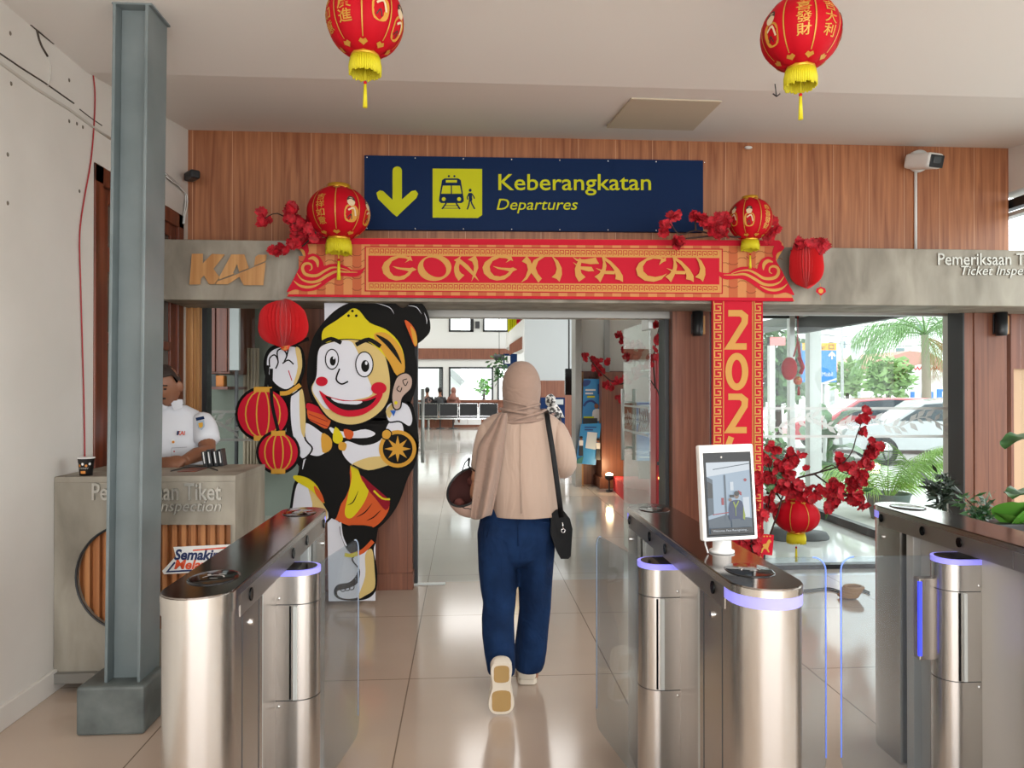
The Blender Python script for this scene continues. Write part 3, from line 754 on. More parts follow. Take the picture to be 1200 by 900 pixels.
# red carpeted platform, spot lamp, blue screen, red pedestal
rp = thing('carpeted_platform', 'low platform covered in red carpet beside the timber pillar', 'platform', (Xa(760, 9.6), 9.6, 0))
pp = [(Xa(722, 10.1), 10.3, 0), (Xa(735, 9.1), 9.1, 0), (3.2, 7.9, 0), (3.2, 10.3, 0)]
b = MB(); b.prism([Vector(p) for p in pp], [Vector(p) + Vector((0, 0, .2)) for p in pp], mat('red_carpet', '#b81a26', .95)); b.build('step', parent=rp)
sp = thing('spot_lamp', 'small glowing floor lamp at the foot of the timber pillar', 'lamp', P(714, 567, 10.2))
c = P(714, 559, 10.2)
MB().lathe([(.05, 0), (.05, .015), (.012, .02), (.012, c.z - .04)], (c.x, c.y, 0), 12, m_black).build('stand', parent=sp)
MB().lathe([(.02, -.05), (.06, -.02), (.065, .03), (.058, .03)], c, 14, m_black).build('lamp_shade', parent=sp)
MB().ell(c + Vector((0, 0, .03)), .055, .055, .03, mat('lamp_glow', '#ffffff', .5, emit='#ffd9a0', estr=30)).build('bulb', parent=sp)
ld = bpy.data.lights.new('spot_lamp_light', 'POINT'); ld.energy = 9; ld.color = (1, .72, .4); ld.shadow_soft_size = .05
lo = bpy.data.objects.new('spot_lamp_light', ld); COL.objects.link(lo); lo.location = c + Vector((0, -.03, .12))
ds = thing('display_screen', 'bright blue display screen standing on the red platform', 'screen', (Xa(757, 10), 10, 0))
x0, x1, z0, z1 = rect_px(745, 470, 770, 541, 10.0)
MB().box(x0, x1, 10, 10.06, z0, z1, m_black).build('case', parent=ds, bevel=.008)
a = Art(on_plane(10, .002)); m_scr = mat('screen_blue', '#06141c', .3, emit='#3aa6ee', estr=.75); m_scw = mat('screen_white', '#0a0f12', .3, emit='#dff2ff', estr=.85)
a.rect(746, 471, 769, 540, m_scr); a.rect(748, 474, 768, 508, m_scw)
for k in range(9): a.stroke([(749 + k * 2.2, 476 + (k * 7) % 9), (750 + k * 2.1, 490), (748 + k * 2.2, 506)], 1.2, m_pat, 3)
a.text('STASIUN', 749, 529, 765, 532.5, m_scw); a.rect(749, 535, 763, 536.5, m_scw); a.mb.build('picture', parent=ds, fix=False)
MB().box(x0 + .05, x1 - .05, 10, 10.05, .2, z0, m_darkgrey).build('leg', parent=ds)
pdm = thing('red_pedestal', 'slim red cabinet standing behind the open glass door', 'cabinet', (2.1, 8.1, 0))
px_, py_ = Xa(776, 7.9), 7.9
MB().box(px_ - .07, px_ + .18, 7.9, 8.2, .0, Za(418, 7.9, 775), mat('pedestal_red', '#a3121f', .4)).build('body', parent=pdm, bevel=.01)
MB().box(px_ - .06, px_ + .17, 7.885, 7.9, Za(545, 7.9, 775), Za(541, 7.9, 775), m_black).build('shelf', parent=pdm)
lo2 = MB(); lo2.ell((px_ - .04, 7.87, Za(560, 7.9, 775)), .015, .01, .015, mat('amber_glow', '#ffdca0', .4, emit='#ffb860', estr=6)); lo2.build('lamp', parent=pdm)
# items seen in the staff room through the fixed glass
YS = 7.6
cbn = thing('wall_cabinet', 'dark brown cabinet hanging in the staff room behind the glass', 'cabinet', P(255, 400, YS))
x0, x1, z0, z1 = rect_px(238, 340, 269, 438, YS); MB().box(x0, x1, YS, 8.5, z0, z1, m_brown).build('body', parent=cbn, bevel=.005)
MB().box(x0 + .02, (x0 + x1) / 2 - .005, YS - .02, YS, z0 + .02, z1 - .02, m_brown).build('door', parent=cbn, bevel=.004)
MB().box((x0 + x1) / 2 + .005, x1 - .02, YS - .02, YS, z0 + .02, z1 - .02, m_brown).build('door', parent=cbn, bevel=.004)
x0, x1, z0, z1 = rect_px(270, 350, 281, 434, YS); tag(MB().box(x0, x1, YS - .03, YS + .02, z0, z1, m_hgrey).build('door_leaf_board', bevel=.004), 'pale grey board standing beside the dark staff room cabinet', 'board')
MB().tube([((x0 + x1) / 2, YS + .05, 0), ((x0 + x1) / 2, YS + .05, z1)], .02, 6, m_darkgrey).build('post', parent=bpy.data.objects['door_leaf_board'])
x0, x1, z0, z1 = rect_px(248, 440, 268, 453, YS); ob = thing('desk_clock', 'small orange box clock on a dark shelf behind the guard', 'clock', ((x0 + x1) / 2, YS, z0))
MB().box(x0 + .05, x1 - .04, YS - .03, YS + .08, z0, z1, mat('orange_box', '#c9751f', .5)).build('case', parent=ob, bevel=.008)
MB().box(x0, x0 + .05, YS - .02, YS + .08, z0, z1 + .01, m_black).build('stand', parent=ob)
MB().box(x0 - .25, x1 + .02, YS - .1, 8.5, z0 - .03, z0, m_brown).build('shelf', parent=ob)
cu = MB(); rings = []
x0, x1, z0, z1 = rect_px(285, 408, 303, 560, 8.2)
for k in range(25):
    x = x0 + (x1 - x0) * k / 24; dy = .03 * math.sin(k * 1.3); rings.append([Vector((x, 8.2 + dy, max(z0, .1))), Vector((x, 8.2 + dy, z1))])
cu.loft(rings, mat('beige_curtain', '#a89a86', .9), True, False, False, close=False); o = cu.build('curtain'); q = o.modifiers.new('s', 'SOLIDIFY'); q.thickness = .01
tag(o, 'beige pleated curtain hanging in the staff room behind the glass', 'curtain')
x0, x1, z0, z1 = rect_px(355, 352, 376, 440, 8.0); nb = thing('notice_panel', 'white panel with black palm leaf pattern behind the cut-out figure', 'panel', ((x0 + x1) / 2, 8, z0))
MB().box(x0, x1, 8.0, 8.03, z0, z1, m_white).build('board', parent=nb); a = Art(on_plane(8.0, .002))
for k in range(7):
    a.stroke([(357, 356 + k * 12), (366, 362 + k * 12)], 1.6, m_black); a.stroke([(375, 354 + k * 12), (366, 362 + k * 12)], 1.6, m_black)
a.mb.build('print', parent=nb, fix=False); MB().box(x0 + .05, x1 - .05, 8.03, 8.06, 0, z1, m_darkgrey).build('stand', parent=nb)
# ------------------------------------------------------------------ turnstile gates
ZT = 0.985
def end_outline(x0, x1, ytip, ybase, n=14):
    """D-shaped plan: flat at ybase, rounded towards ytip."""
    cx, r = (x0 + x1) / 2, (x1 - x0) / 2; d = 1 if ytip > ybase else -1
    yc = ytip - d * r * 1.0
    pts = [(x0, ybase)] + [(cx - r * math.cos(PI * k / n), yc + d * r * math.sin(PI * k / n)) for k in range(n + 1)] + [(x1, ybase)]
    return pts
def vprism(b, pts, z0, z1, m, smooth=True):
    lo = [Vector((x, y, z0)) for x, y in pts]; hi = [Vector((x, y, z1)) for x, y in pts]
    b.flat([lo], m); b.flat([hi], m); n = len(pts)
    b.add(lo + hi, [(i, (i + 1) % n, n + (i + 1) % n, n + i) for i in range(n)], m, False)
    return b
def smooth_sides(o, ang=35):
    me = o.data
    for p in me.polygons: p.use_smooth = True
    q = o.modifiers.new('en', 'EDGE_SPLIT'); q.split_angle = math.radians(ang); return o
def stadium(x0, x1, y0, y1, n=14):
    r = (x1 - x0) / 2; cx = (x0 + x1) / 2
    a = [(cx - r * math.cos(PI * k / n), y0 + r - r * math.sin(PI * k / n)) for k in range(n + 1)]
    c = [(cx + r * math.cos(PI * k / n), y1 - r + r * math.sin(PI * k / n)) for k in range(n + 1)]
    return a + c
m_frontpanel = m_steelmid
m_reader = mat('reader_glass', '#0e0d10', .08)
m_icon = mat('reader_print', '#b9b6b2', .5)
m_pale_panel = mat('pale_panel', '#c9c6c0', .32, .25)
def gate(label, x0, x1, y0, y1, sides, led_near=False, led_far=True, pale=False, yc=2.40):
    cx = (x0 + x1) / 2
    t = thing('turnstile_gate', label, 'turnstile', (cx, (y0 + y1) / 2, 0))
    ins = .004
    # end posts
    for nm, tip, base in (('near_post', y0, y0 + .32), ('far_post', y1, y1 - .24)):
        b = MB(); o = end_outline(x0 + ins, x1 - ins, tip + (ins if tip == y0 else -ins), base)
        vprism(b, o, 0, ZT - .05, m_steel); smooth_sides(b.build('end_post', parent=t))
    # led / steel band under the lid and lid
    for tip, base, on in ((y0, y0 + .12, led_near), (y1, y1 - .10, led_far)):
        b = MB(); vprism(b, end_outline(x0 + .001, x1 - .001, tip + (.001 if tip == y0 else -.001), base), ZT - .05, ZT - .022, m_led if on else m_steelplain)
        smooth_sides(lab(b.build('led_strip', parent=t), 'glowing violet light band') if on else b.build('band', parent=t))
    b = MB(); st = stadium(x0, x1, y0, y1); vprism(b, st, ZT - .022, ZT - .004, m_steelplain); smooth_sides(b.build('lid_rim', parent=t))
    b = MB(); vprism(b, stadium(x0 + .003, x1 - .003, y0 + .003, y1 - .003), ZT - .004, ZT, m_steeldk); smooth_sides(lab(b.build('lid', parent=t), 'dark polished steel top'))
    # beams with sensors under the lid
    b = MB(); b.box(x0 + .002, x1 - .002, y0 + .12, y1 - .10, .905, ZT - .022, m_steelmid); bm_ = b.build('side_beam', parent=t)
    for sx in (-1, 1):
        xf = x1 if sx > 0 else x0
        for yy in (y0 + .20, y0 + .66, y0 + .86, y1 - .12):
            q = MB(); rings = [[Vector((xf + sx * (-.001 + .004 * j), yy + .013 * math.cos(2 * PI * k / 14), .938 + .017 * math.sin(2 * PI * k / 14))) for k in range(14)] for j in (0, 1)]
            q.loft(rings, m_blackgloss, False); q.build('sensor', parent=bm_)
        for yy in (y0 + .215, y1 - .12):
            q = MB(); rings = [[Vector((xf + sx * (-.006 + .004 * j), yy + .009 * math.cos(2 * PI * k / 12), .862 + .009 * math.sin(2 * PI * k / 12))) for k in range(12)] for j in (0, 1, 2)]
            q.loft(rings, m_chrome, False); q.build('lock', parent=t)
        # access door joint on the near post
        q = MB(); xs = xf - sx * ins
        for ya, yb, za, zb in ((y0 + .14, y0 + .143, .03, .9), (y0 + .285, y0 + .288, .03, .9)): q.box(min(xs, xs + sx * .0012), max(xs, xs + sx * .0012), ya, yb, za, zb, m_darkgrey)
        q.build('door_joint', parent=t)
    # recessed centre panel and trim strips
    b = MB(); b.box(x0 + .05, x1 - .05, y0 + .31, y1 - .23, 0, .906, m_pale_panel if pale else m_steelmid); b.build('side_panel', parent=t)
    for sx in (-1, 1):
        xf = x1 if sx > 0 else x0
        for ya in (y0 + .345, y1 - .30):
            q = MB(); q.box(min(xf - sx * .055, xf - sx * .02), max(xf - sx * .055, xf - sx * .02), ya, ya + .045, 0, .905, m_alu if not pale else m_pale_panel); q.build('trim_strip', parent=t, bevel=.003)
    # barrier columns
    R = .062
    for sx, state in sides:
        xf = x1 if sx > 0 else x0; xc = xf + sx * .015; xi = xf - sx * .055
        def outl(r):
            n = 16; return [(xi, yc - r)] + [(xc + sx * r * math.sin(PI * k / n), yc - r * math.cos(PI * k / n)) for k in range(n + 1)] + [(xi, yc + r)]
        col = None
        for z0, z1, rr in ((0, .476, R), (.479, .779, R), (.782, .870, R)):
            b = MB(); vprism(b, outl(rr), z0, z1, m_steel); o = smooth_sides(b.build('barrier_column', parent=t)); col = col or o
        b = MB(); vprism(b, outl(R - .004), .01, .86, m_darkgrey); b.build('column_core', parent=t)
        b = MB(); vprism(b, outl(R + .001), .870, .887, m_led); o = smooth_sides(b.build('light_ring', parent=t)); lab(o, 'glowing violet ring')
        b = MB(); vprism(b, outl(R - .010), .887, .8885, m_blackgloss); b.build('ring_cap', parent=o)
        q = MB(); xx = xf + sx * .012
        q.box(xx - .006, xx + .006, yc - R - .008, yc - R + .002, .482, .776, m_alu); q.box(xx - .016 - .003, xx - .016 + .003, yc - R - .002, yc - R + .002, .482, .776, m_blackgloss); q.build('hinge_bar', parent=t)
        for zz in (.46, .80):
            q = MB(); q.lathe([(.0, 0), (.005, 0), (.005, .002), (0, .002)], (0, 0, 0), 8, m_chrome); oo = q.build('screw', parent=None)
            oo.rotation_euler = (PI / 2, 0, 0); oo.location = (xi + sx * .015, yc - R, zz); attach(oo, t)
        # glass flap
        L = .40 if state == 'open' else .33
        if state == 'open':
            a = Vector((xc + sx * .052, yc + .055, 0)); d = Vector((sx * .17, 1, 0)).normalized()
        else:
            a = Vector((xc + sx * .05, yc + .02, 0)); d = Vector((sx, 0, 0))
        nn = Vector((-d.y, d.x, 0)); r = .045; z0, z1 = .13, .885
        prof = [(0, z0), (L - r * 1.6, z0)] + [(L - r + r * math.sin(PI / 2 * k / 6), z0 + r * 1.5 - r * 1.5 * math.cos(PI / 2 * k / 6)) for k in range(1, 7)] + \
               [(L - r + r * math.cos(PI / 2 * k / 6), z1 - r + r * math.sin(PI / 2 * k / 6)) for k in range(0, 7)] + [(0, z1)]
        f0 = [a + d * u + Vector((0, 0, z)) - nn * .005 for u, z in prof]; f1 = [a + d * u + Vector((0, 0, z)) + nn * .005 for u, z in prof]
        b = MB(); b.prism(f0, f1, m_flap); fl = b.build('glass_flap', parent=t)
        b = MB(); e = [a + d * (u + .001) + Vector((0, 0, z)) for u, z in prof[7:-1]]
        b.tube(e, .0024, 6, m_edge if state == 'closed' else m_edgepale); lab(b.build('lit_edge', parent=fl), 'blue lit glass edge')
        if state == 'closed':
            q = MB(); M = None; p0 = a + d * .0; xa, xb = sorted((p0.x + sx * .0, p0.x + sx * .062))
            q.box(xa, xb, a.y - .018, a.y + .018, .53, .81, m_steelmid); cl = q.build('flap_clamp', parent=t, bevel=.003)
            xe = xb if sx > 0 else xa
            q = MB(); q.box(xe - .003, xe + .008, a.y - .020, a.y - .012, .545, .80, m_ledblue); lab(q.build('blue_lamp', parent=cl), 'blue glowing strip')
    # card readers on the lid
    for yy in (y0 + .185, y1 - .15):
        q = MB(); q.lathe([(.001, .0), (.068, .0), (.066, .002), (.06, .003), (.001, .003)], (cx, yy, ZT), 28, m_reader, True, .92, 1.15); rd = q.build('card_reader', parent=t)
        a = Art(lambda u, v, l: Vector((cx + u * .05, yy + v * .05, ZT + .0033 + l * .0002)))
        a.stroke([(-.5, -.2), (-.2, .25), (.35, .2), (.55, -.15)], .07, m_icon, 4); a.stroke([(-.1, -.35), (.3, -.35)], .06, m_icon); a.poly(oval(-.35, .35, .1, .1), m_icon); a.stroke([(.1, .45), (.45, .4)], .06, m_icon)
        a.mb.build('reader_icon', parent=rd, fix=False)
    return t
g1 = gate('steel turnstile gate nearest the ticket desk, open to its right', -.722, -.547, 1.70, 2.985, [(1, 'open')])
g2 = gate('steel turnstile gate in the middle carrying the white face scanner', .655, .840, 1.685, 2.985, [(-1, 'open'), (1, 'closed')], led_near=True)
g3 = gate('steel turnstile gate by the plants with a closed glass flap and pale side panel', 1.686, 1.872, 1.72, 2.965, [(-1, 'closed')], pale=True)

# face scanner on the middle gate
YF = 2.12
fc = P(845, 574, YF); fs = thing('face_scanner', 'white face recognition terminal with lit screen on the middle turnstile', 'face scanner', (fc.x, YF, ZT))
pole = PZ(846, 647, ZT)
MB().lathe([(.001, 0), (.036, 0), (.036, .006), (.027, .010), (.026, .075), (.001, .075)], (pole.x, pole.y, ZT), 24, m_white).build('stand', parent=fs)
w, h = .083, .138
ang = math.radians(4); tl = math.radians(-1.2)
FM = Matrix.Translation((fc.x, pole.y - .012, fc.z)) @ Matrix.Rotation(ang, 4, 'Z') @ Matrix.Rotation(tl, 4, 'Y') @ Matrix.Rotation(math.radians(-4), 4, 'X')
MB().box(-w, w, -.012, .018, -h, h, m_white, FM).build('case', parent=fs, bevel=.006, seg=3)
MB().box(-w + .010, w - .010, -.0135, -.010, -h + .012, h - .022, m_blackgloss, FM).build('bezel', parent=fs, bevel=.001)
m_sbg = mat('scanner_screen_pale', '#06080b', .3, emit='#b4cbe0', estr=.75); m_sbl = mat('scanner_screen_blue', '#06080b', .3, emit='#24457e', estr=.5)
m_sgr = mat('scanner_screen_grey', '#06080b', .3, emit='#62798c', estr=.5); m_srd = mat('scanner_screen_red', '#06080b', .3, emit='#c52a3a', estr=.6)
m_sdk = mat('scanner_screen_dark', '#06080b', .3, emit='#10151f', estr=.4); m_syl = mat('scanner_screen_lime', '#06080b', .3, emit='#b6cc30', estr=.6); m_ssk = mat('scanner_screen_skin', '#06080b', .3, emit='#b08b74', estr=.5)
m_swh = mat('scanner_screen_white', '#06080b', .3, emit='#dfe9f2', estr=.85)
sxw, szh = .066, .108
a = Art(lambda u, v, l: FM @ Vector((-sxw + u * 2 * sxw, -.0139 - l * .00025, .088 - v * .205)))
a.rect(0, 0, 1, 1, m_sbg)                     # u, v run over the lit picture
a.poly([(0, 0), (1, 0), (1, .12), (0, .2)], m_swh); a.poly([(0, .8), (.4, .74), (1, .8), (1, 1), (0, 1)], m_sgr)
a.stroke([(.15, .1), (1, .03)], .012, m_sgr); a.poly([(0, .2), (.13, .24), (.13, .72), (0, .75)], m_sgr); a.poly([(0, .26), (.12, .3), (.12, .5), (0, .5)], m_sdk)
a.rect(.385, .18, .43, .82, m_sgr); a.rect(.31, .5, .37, .6, m_srd); a.stroke([(.1, .73), (.9, .68)], .012, m_srd); a.poly(oval(.88, .26, .035, .022), m_srd); a.poly([(.7, .4), (.78, .43), (.78, .48), (.7, .45)], m_srd)
a.rect(.8, .5, .95, .78, m_swh); a.rect(.52, .28, .6, .4, m_swh)
a.poly([(.47, .62), (.52, .55), (.72, .54), (.8, .6), (.82, .8), (.74, .82), (.5, .82), (.46, .72)], m_sbl, 3); a.rect(.52, .8, .72, .95, m_sgr)
a.poly([(.8, .62), (.84, .76), (.82, .82), (.78, .8)], m_syl); a.stroke([(.58, .56), (.62, .64), (.7, .55)], .025, m_syl); a.stroke([(.62, .64), (.62, .76)], .015, m_syl)
a.poly(oval(.655, .47, .055, .05), m_ssk); a.poly(oval(.66, .445, .062, .035), m_sdk); a.poly([(.49, .46), (.6, .46), (.6, .5), (.49, .5)], m_sdk); a.poly(oval(.5, .53, .04, .025), m_ssk)
a.rect(.02, .92, .97, 1.0, m_sdk); a.text('Welcome, Face Recognizing...', .07, .94, .88, .975, m_swh); a.rect(.0, 1.02, .97, 1.024, m_sgr)
a.mb.build('screen_picture', parent=fs, fix=False)
MB().ell(FM @ Vector((-.018, -.0137, .102)), .003, .001, .003, m_icon, 8, 6).build('camera_eye', parent=fs)
MB().tube([FM @ Vector((-.045, .0, -h)), (pole.x - .045, pole.y + .01, 1.06), (pole.x - .05, pole.y, 1.01), (pole.x - .048, pole.y - .02, ZT + .003)], .0025, 6, m_white).build('cable', parent=fs)

# ------------------------------------------------------------------ steel post by the ticket desk
m_post = mat('grey_blue_paint', '#7f8c8e', .42)
noise_color(m_post, '#687375', '#788284', (1, 1, 1), 3, 5)
m_base = mat('grey_painted_base', '#6f7877', .5); noise_color(m_base, '#4f5655', '#6e7573', (1, 1, 1), 6, 6)
stp = thing('steel_post', 'grey blue steel H-section post on a boxed base in front of the desk', 'post', (-1.49, 3.29, 0))
def lean(z): return .026 * (z - .2) / 2.9
b = MB(); ya = 3.215; xa, xb = P(122, 780, ya).x, P(164, 780, ya).x; yb = PX(187, 780, xb).y
def pbar(x0, x1, y0, y1):
    z0, z1 = .19, CZ - .008
    vs = [Vector((x + lean(z), y, z)) for z in (z0, z1) for x, y in ((x0, y0), (x1, y0), (x1, y1), (x0, y1))]
    b.add(vs, [(3, 2, 1, 0), (4, 5, 6, 7), (0, 1, 5, 4), (1, 2, 6, 5), (2, 3, 7, 6), (3, 0, 4, 7)], m_post)
pbar(xa, xa + .013, ya, yb); pbar(xb - .013, xb, ya, yb); pbar(xa + .013, xb - .013, ya + .055, ya + .067)
b.build('shaft', parent=stp, bevel=.002)
b = MB(); b.box(xa + .02, xb + .04, ya + .005, yb, CZ - .008, CZ, m_post); b.build('cap_plate', parent=stp)
bb = MB(); bb.box(-1.634, -1.356, 3.17, 3.40, 0, .205, m_base); bb.build('base', parent=stp, bevel=.012)

# ------------------------------------------------------------------ ticket desk
DY, DY1 = 3.655, 4.19
dx0, dx1 = LX + .003, Xa(275, DY, 700)
zt = Za(558, DY, 170)
desk = thing('inspection_desk', 'concrete-look ticket inspection desk with a slatted timber inset', 'desk', ((dx0 + dx1) / 2, 3.8, 0))
# front board with a stadium-shaped opening on the slats
cxp, r_ = 151, 62; cy_ = 677
hole = [(cxp - r_ * math.sin(PI * k / 20), cy_ - r_ * math.cos(PI * k / 20)) for k in range(21)] + [(277, cy_ + r_), (277, cy_ - r_)]
outer = [(Xa(60, DY), .09), (dx1, .09), (dx1, zt - .035), (Xa(60, DY), zt - .035)]
outer = [(dx0, .09), (dx1 + .001, .09), (dx1 + .001, zt - .03), (dx0, zt - .03)]
hp = [P(u, v, DY) for u, v in hole]; hp2 = [Vector((min(p.x, dx1 - .012), 0, p.z)) for p in hp]
b = MB()
def two_loop(y): return [[Vector((x, y, z)) for x, z in outer], [Vector((p.x, y, p.z)) for p in hp2]]
b.flat(two_loop(DY), m_conc); b.flat(two_loop(DY + .03), m_conc)
for loop in ([(x, z) for x, z in outer], [(p.x, p.z) for p in hp2]):
    n = len(loop); b.add([(x, DY, z) for x, z in loop] + [(x, DY + .03, z) for x, z in loop], [(i, (i + 1) % n, n + (i + 1) % n, n + i) for i in range(n)], m_conc)
b.build('front_board', parent=desk)
b = MB(); b.box(dx1 - .03, dx1, DY + .03, DY1, .09, zt - .03, m_conc); b.build('side_board', parent=desk)
b = MB(); b.box(dx0, dx1 + .002, DY - .002, DY1, zt - .03, zt, m_conc); b.build('top_board', parent=desk, bevel=.003)
b = MB(); b.box(dx0 + .02, dx1 - .03, DY + .06, DY + .075, .1, zt - .06, m_slat)
x = min(p.x for p in hp2) - .02
while x < dx1 - .05:
    b.box(x, x + .024, DY + .028, DY + .062, .3, .9, m_slat); x += .046
lab(b.build('slatted_inset', parent=desk, bevel=.003), 'vertical orange timber slats')
b = MB(); pr = [Vector((p.x, DY - .001, p.z)) for p in hp2[:21]]; b.tube(pr, .006, 6, m_black); b.build('inset_rim', parent=desk)
b = MB(); b.box(dx0 - .0, dx1 - .01, DY - .03, DY1, .045, .092, m_aludk); b.box(dx0 + .3, dx0 + .36, DY + .02, DY1 - .05, 0, .045, m_brown); b.box(dx1 - .2, dx1 - .1, DY + .02, DY1 - .05, 0, .045, m_brown); b.build('plinth', parent=desk)
b = MB(); b.box(dx0 + .05, dx1 - .05, DY1 - .03, DY1 - .01, .1, zt - .03, m_conc); b.build('back_board', parent=desk)
m_letter = mat('steel_lettering', '#bdbab2', .3, .7)
b = MB(); letters3d(b, 'Pemeriksaan Tiket', 109, 566, 260, 586, DY, .012, m_letter, 0, .012); letters3d(b, 'Ticket Inspection', 135, 586, 260, 603, DY, .012, m_letter, .25, .004)
lab(b.build('lettering', parent=desk, fix=False), 'raised steel letters')
# campaign sticker on the slats
m_stw = mat('sticker_white', '#efefec', .4); m_stn = mat('sticker_navy', '#20305f', .4); m_sto = mat('sticker_orange', '#e0532a', .4)
stk = thing('sticker_board', 'white slogan sticker board with navy and orange lettering on the desk slats', 'sign', P(230, 655, DY))
YK = DY + .026
pts = [(203, 641), (290, 637), (288, 646), (276, 668), (192, 673), (190, 669), (206, 652)]
MB().prism([P(x, y, YK - .008) for x, y in pts], [P(x, y, YK) for x, y in pts], m_stw).build('board', parent=stk)
a = Art(on_plane(YK - .008, .0006)); a.text('Semakin', 204, 643.5, 257, 656.5, m_stn, .25, .035); a.text('Melayani', 204, 656, 262, 670.5, m_sto, .25, .03)
a.stroke([(205, 659), (196, 670), (225, 668.5)], 2.2, m_stn); a.stroke([(226, 645), (288, 640)], 1.6, m_sto); a.mb.build('print', parent=stk, fix=False)
# coffee cup
cp = PZ(101, 557, zt); cp = Vector((cp.x, min(cp.y, DY + .12), zt))
cup = thing('paper_cup', 'black paper coffee cup standing on the end of the ticket desk by the wall', 'cup', cp)
MB().lathe([(.001, 0), (.028, 0), (.037, .082), (.039, .086), (.036, .086), (.033, .07), (.001, .07)], cp, 24, mat('cup_black', '#1c1a1a', .5)).build('cup_body', parent=cup)
MB().lathe([(.0372, .083), (.0395, .085), (.0395, .09), (.0365, .09)], cp, 24, m_white).build('rim', parent=cup)
def cyl_fn(c, R0, R1, H): 
    return lambda u, v, l: Vector((c.x + (R0 + (R1 - R0) * v + .0006 + l * .0002) * math.sin(u), c.y - (R0 + (R1 - R0) * v + .0006 + l * .0002) * math.cos(u), c.z + v * H))
a = Art(cyl_fn(cp, .028, .037, .082)); mor = mat('cup_orange', '#d58a3c', .5)
for k in range(5): a.poly(oval(-.9 + k * .45, .66 + .05 * (-1) ** k, .16, .08), mor if k % 2 else m_white)
for i in range(6):
    u = -.35 + i * .12; a.poly([(u, .14), (u + .12, .14), (u + .12, .3), (u, .3)], mor)
for i in range(8): a.stroke([(-.8 + i * .2, .42), (-.7 + i * .2, .5)], .03, m_white)
a.mb.build('print', parent=cup, fix=False)
# things on the desk behind the guard's arm
for k, (u, w_) in enumerate(((246, .05), (251, .03), (257, .028), (262, .03))):
    p = PZ(u, 545, zt); p = Vector((Xa(u, 4.12), 4.10 + k * .012, zt))
    M = Matrix.Translation(p) @ Matrix.Rotation(math.radians(-8), 4, 'Y')
    o = MB().box(-.011, .011, -.05, .02, 0, .085 + .01 * (k % 2), m_black, M).build('binder', bevel=.002)
    tag(o, ['thick black binder standing closest to the guard on the desk', 'black binder second from the guard with a pale strip', 'black binder third from the guard with a pale strip', 'black binder farthest from the guard on the desk'][k], 'binder', 'binders on the ticket desk')
    MB().box(-.003, .003, -.0512, -.05, .02, .082, m_white, M).build('spine_strip', parent=o)
lf = MB(); p0, p1 = Vector((Xa(190, 3.7), 3.68, zt)), Vector((Xa(240, 3.95), 3.9, zt))
lf.box(Xa(215, 3.9), Xa(236, 3.9), 3.82, 4.0, zt, zt + .004, m_brown); tag(lf.build('clipboard', bevel=.001), 'thin brown folder lying on the ticket desk', 'folder')
cbx = MB(); cbx.tube([PZ(200, 553, zt) + Vector((0, 0, .004)), PZ(215, 549, zt) + Vector((0, 0, .004)), PZ(240, 547, zt) + Vector((0, 0, .004)), PZ(255, 552, zt) + Vector((0, 0, .004))], .003, 6, m_black)
tag(cbx.build('charging_cable'), 'black cable curling over the ticket desk top', 'cable')
pm = P(186, 537, 3.98); ph = MB(); ph.box(pm.x - .035, pm.x + .012, 3.97, 3.985, zt + .005, zt + .14, m_blackgloss, None)
tag(ph.build('mobile_phone', bevel=.004), 'black handheld device standing at the guard hands', 'phone')
# red wire down the left wall
b = MB(); wp = [(108, 88), (110, 110), (109, 145), (105, 190), (97, 235), (92, 275), (93, 330), (95, 400), (97, 470), (98, 535), (97, 548)]
b.tube([PX(x, y, LX) + Vector((.006, 0, 0)) for x, y in cat_rom(wp, 4, False)], .0035, 6, mat('red_wire', '#a3262c', .5)); tag(b.build('red_wire'), 'thin red wire hanging down the left wall to the coffee cup', 'wire')
# ------------------------------------------------------------------ signs, banners, lanterns
SGY = 5.31
sgn = thing('departures_sign', 'navy overhead sign with a yellow arrow and train symbol, Keberangkatan Departures', 'sign', P(625, 270, SGY))
pts = [(427, 182), (824, 188), (824, 272), (427, 269)]
MB().prism([P(x, y, SGY) for x, y in pts], [P(x, y, SGY) + Vector((0, .035, 0)) for x, y in pts], m_navy).build('panel', parent=sgn, bevel=.002)
a = Art(on_plane(SGY))
a.stroke([(465.5, 201), (465.5, 246)], 11, m_signyel); a.poly(oval(465.5, 200.5, 5.5, 5.5), m_signyel)
a.poly([(441, 226), (445, 223), (449, 224), (465, 239), (482, 224), (487, 223), (490, 227), (488, 232), (470, 249), (465, 254), (460, 250), (443, 233)], m_signyel)
a.poly([(507, 197.5), (565, 198), (565, 252), (560, 255.5), (507, 255)], m_signyel, layer=1)
# tram
a.poly([(518, 211), (521, 209), (537, 209), (540, 211), (543.5, 233), (543.5, 236), (541, 238), (517, 238), (514.5, 236), (514.5, 233)], m_navy, layer=2)
a.rect(522.5, 211, 535.5, 214, m_signyel, 3); a.poly([(519, 217.5), (528.3, 217.5), (528.3, 227), (517, 227)], m_signyel, layer=3); a.poly([(529.7, 217.5), (539, 217.5), (541, 227), (529.7, 227)], m_signyel, layer=3)
for x in (520, 538): a.poly(oval(x, 233.3, 2.3, 2.3), m_signyel, layer=4)
for x in (526, 532.5): a.poly(oval(x, 206.5, 1.3, 1.3), m_navy, layer=2)
a.stroke([(523, 238), (518, 245)], 1.8, m_navy, layer=2); a.stroke([(534.5, 238), (539, 245)], 1.8, m_navy, layer=2); a.stroke([(521, 241), (537, 241)], .8, m_navy, layer=2); a.stroke([(519, 244), (539, 244)], .8, m_navy, layer=2)
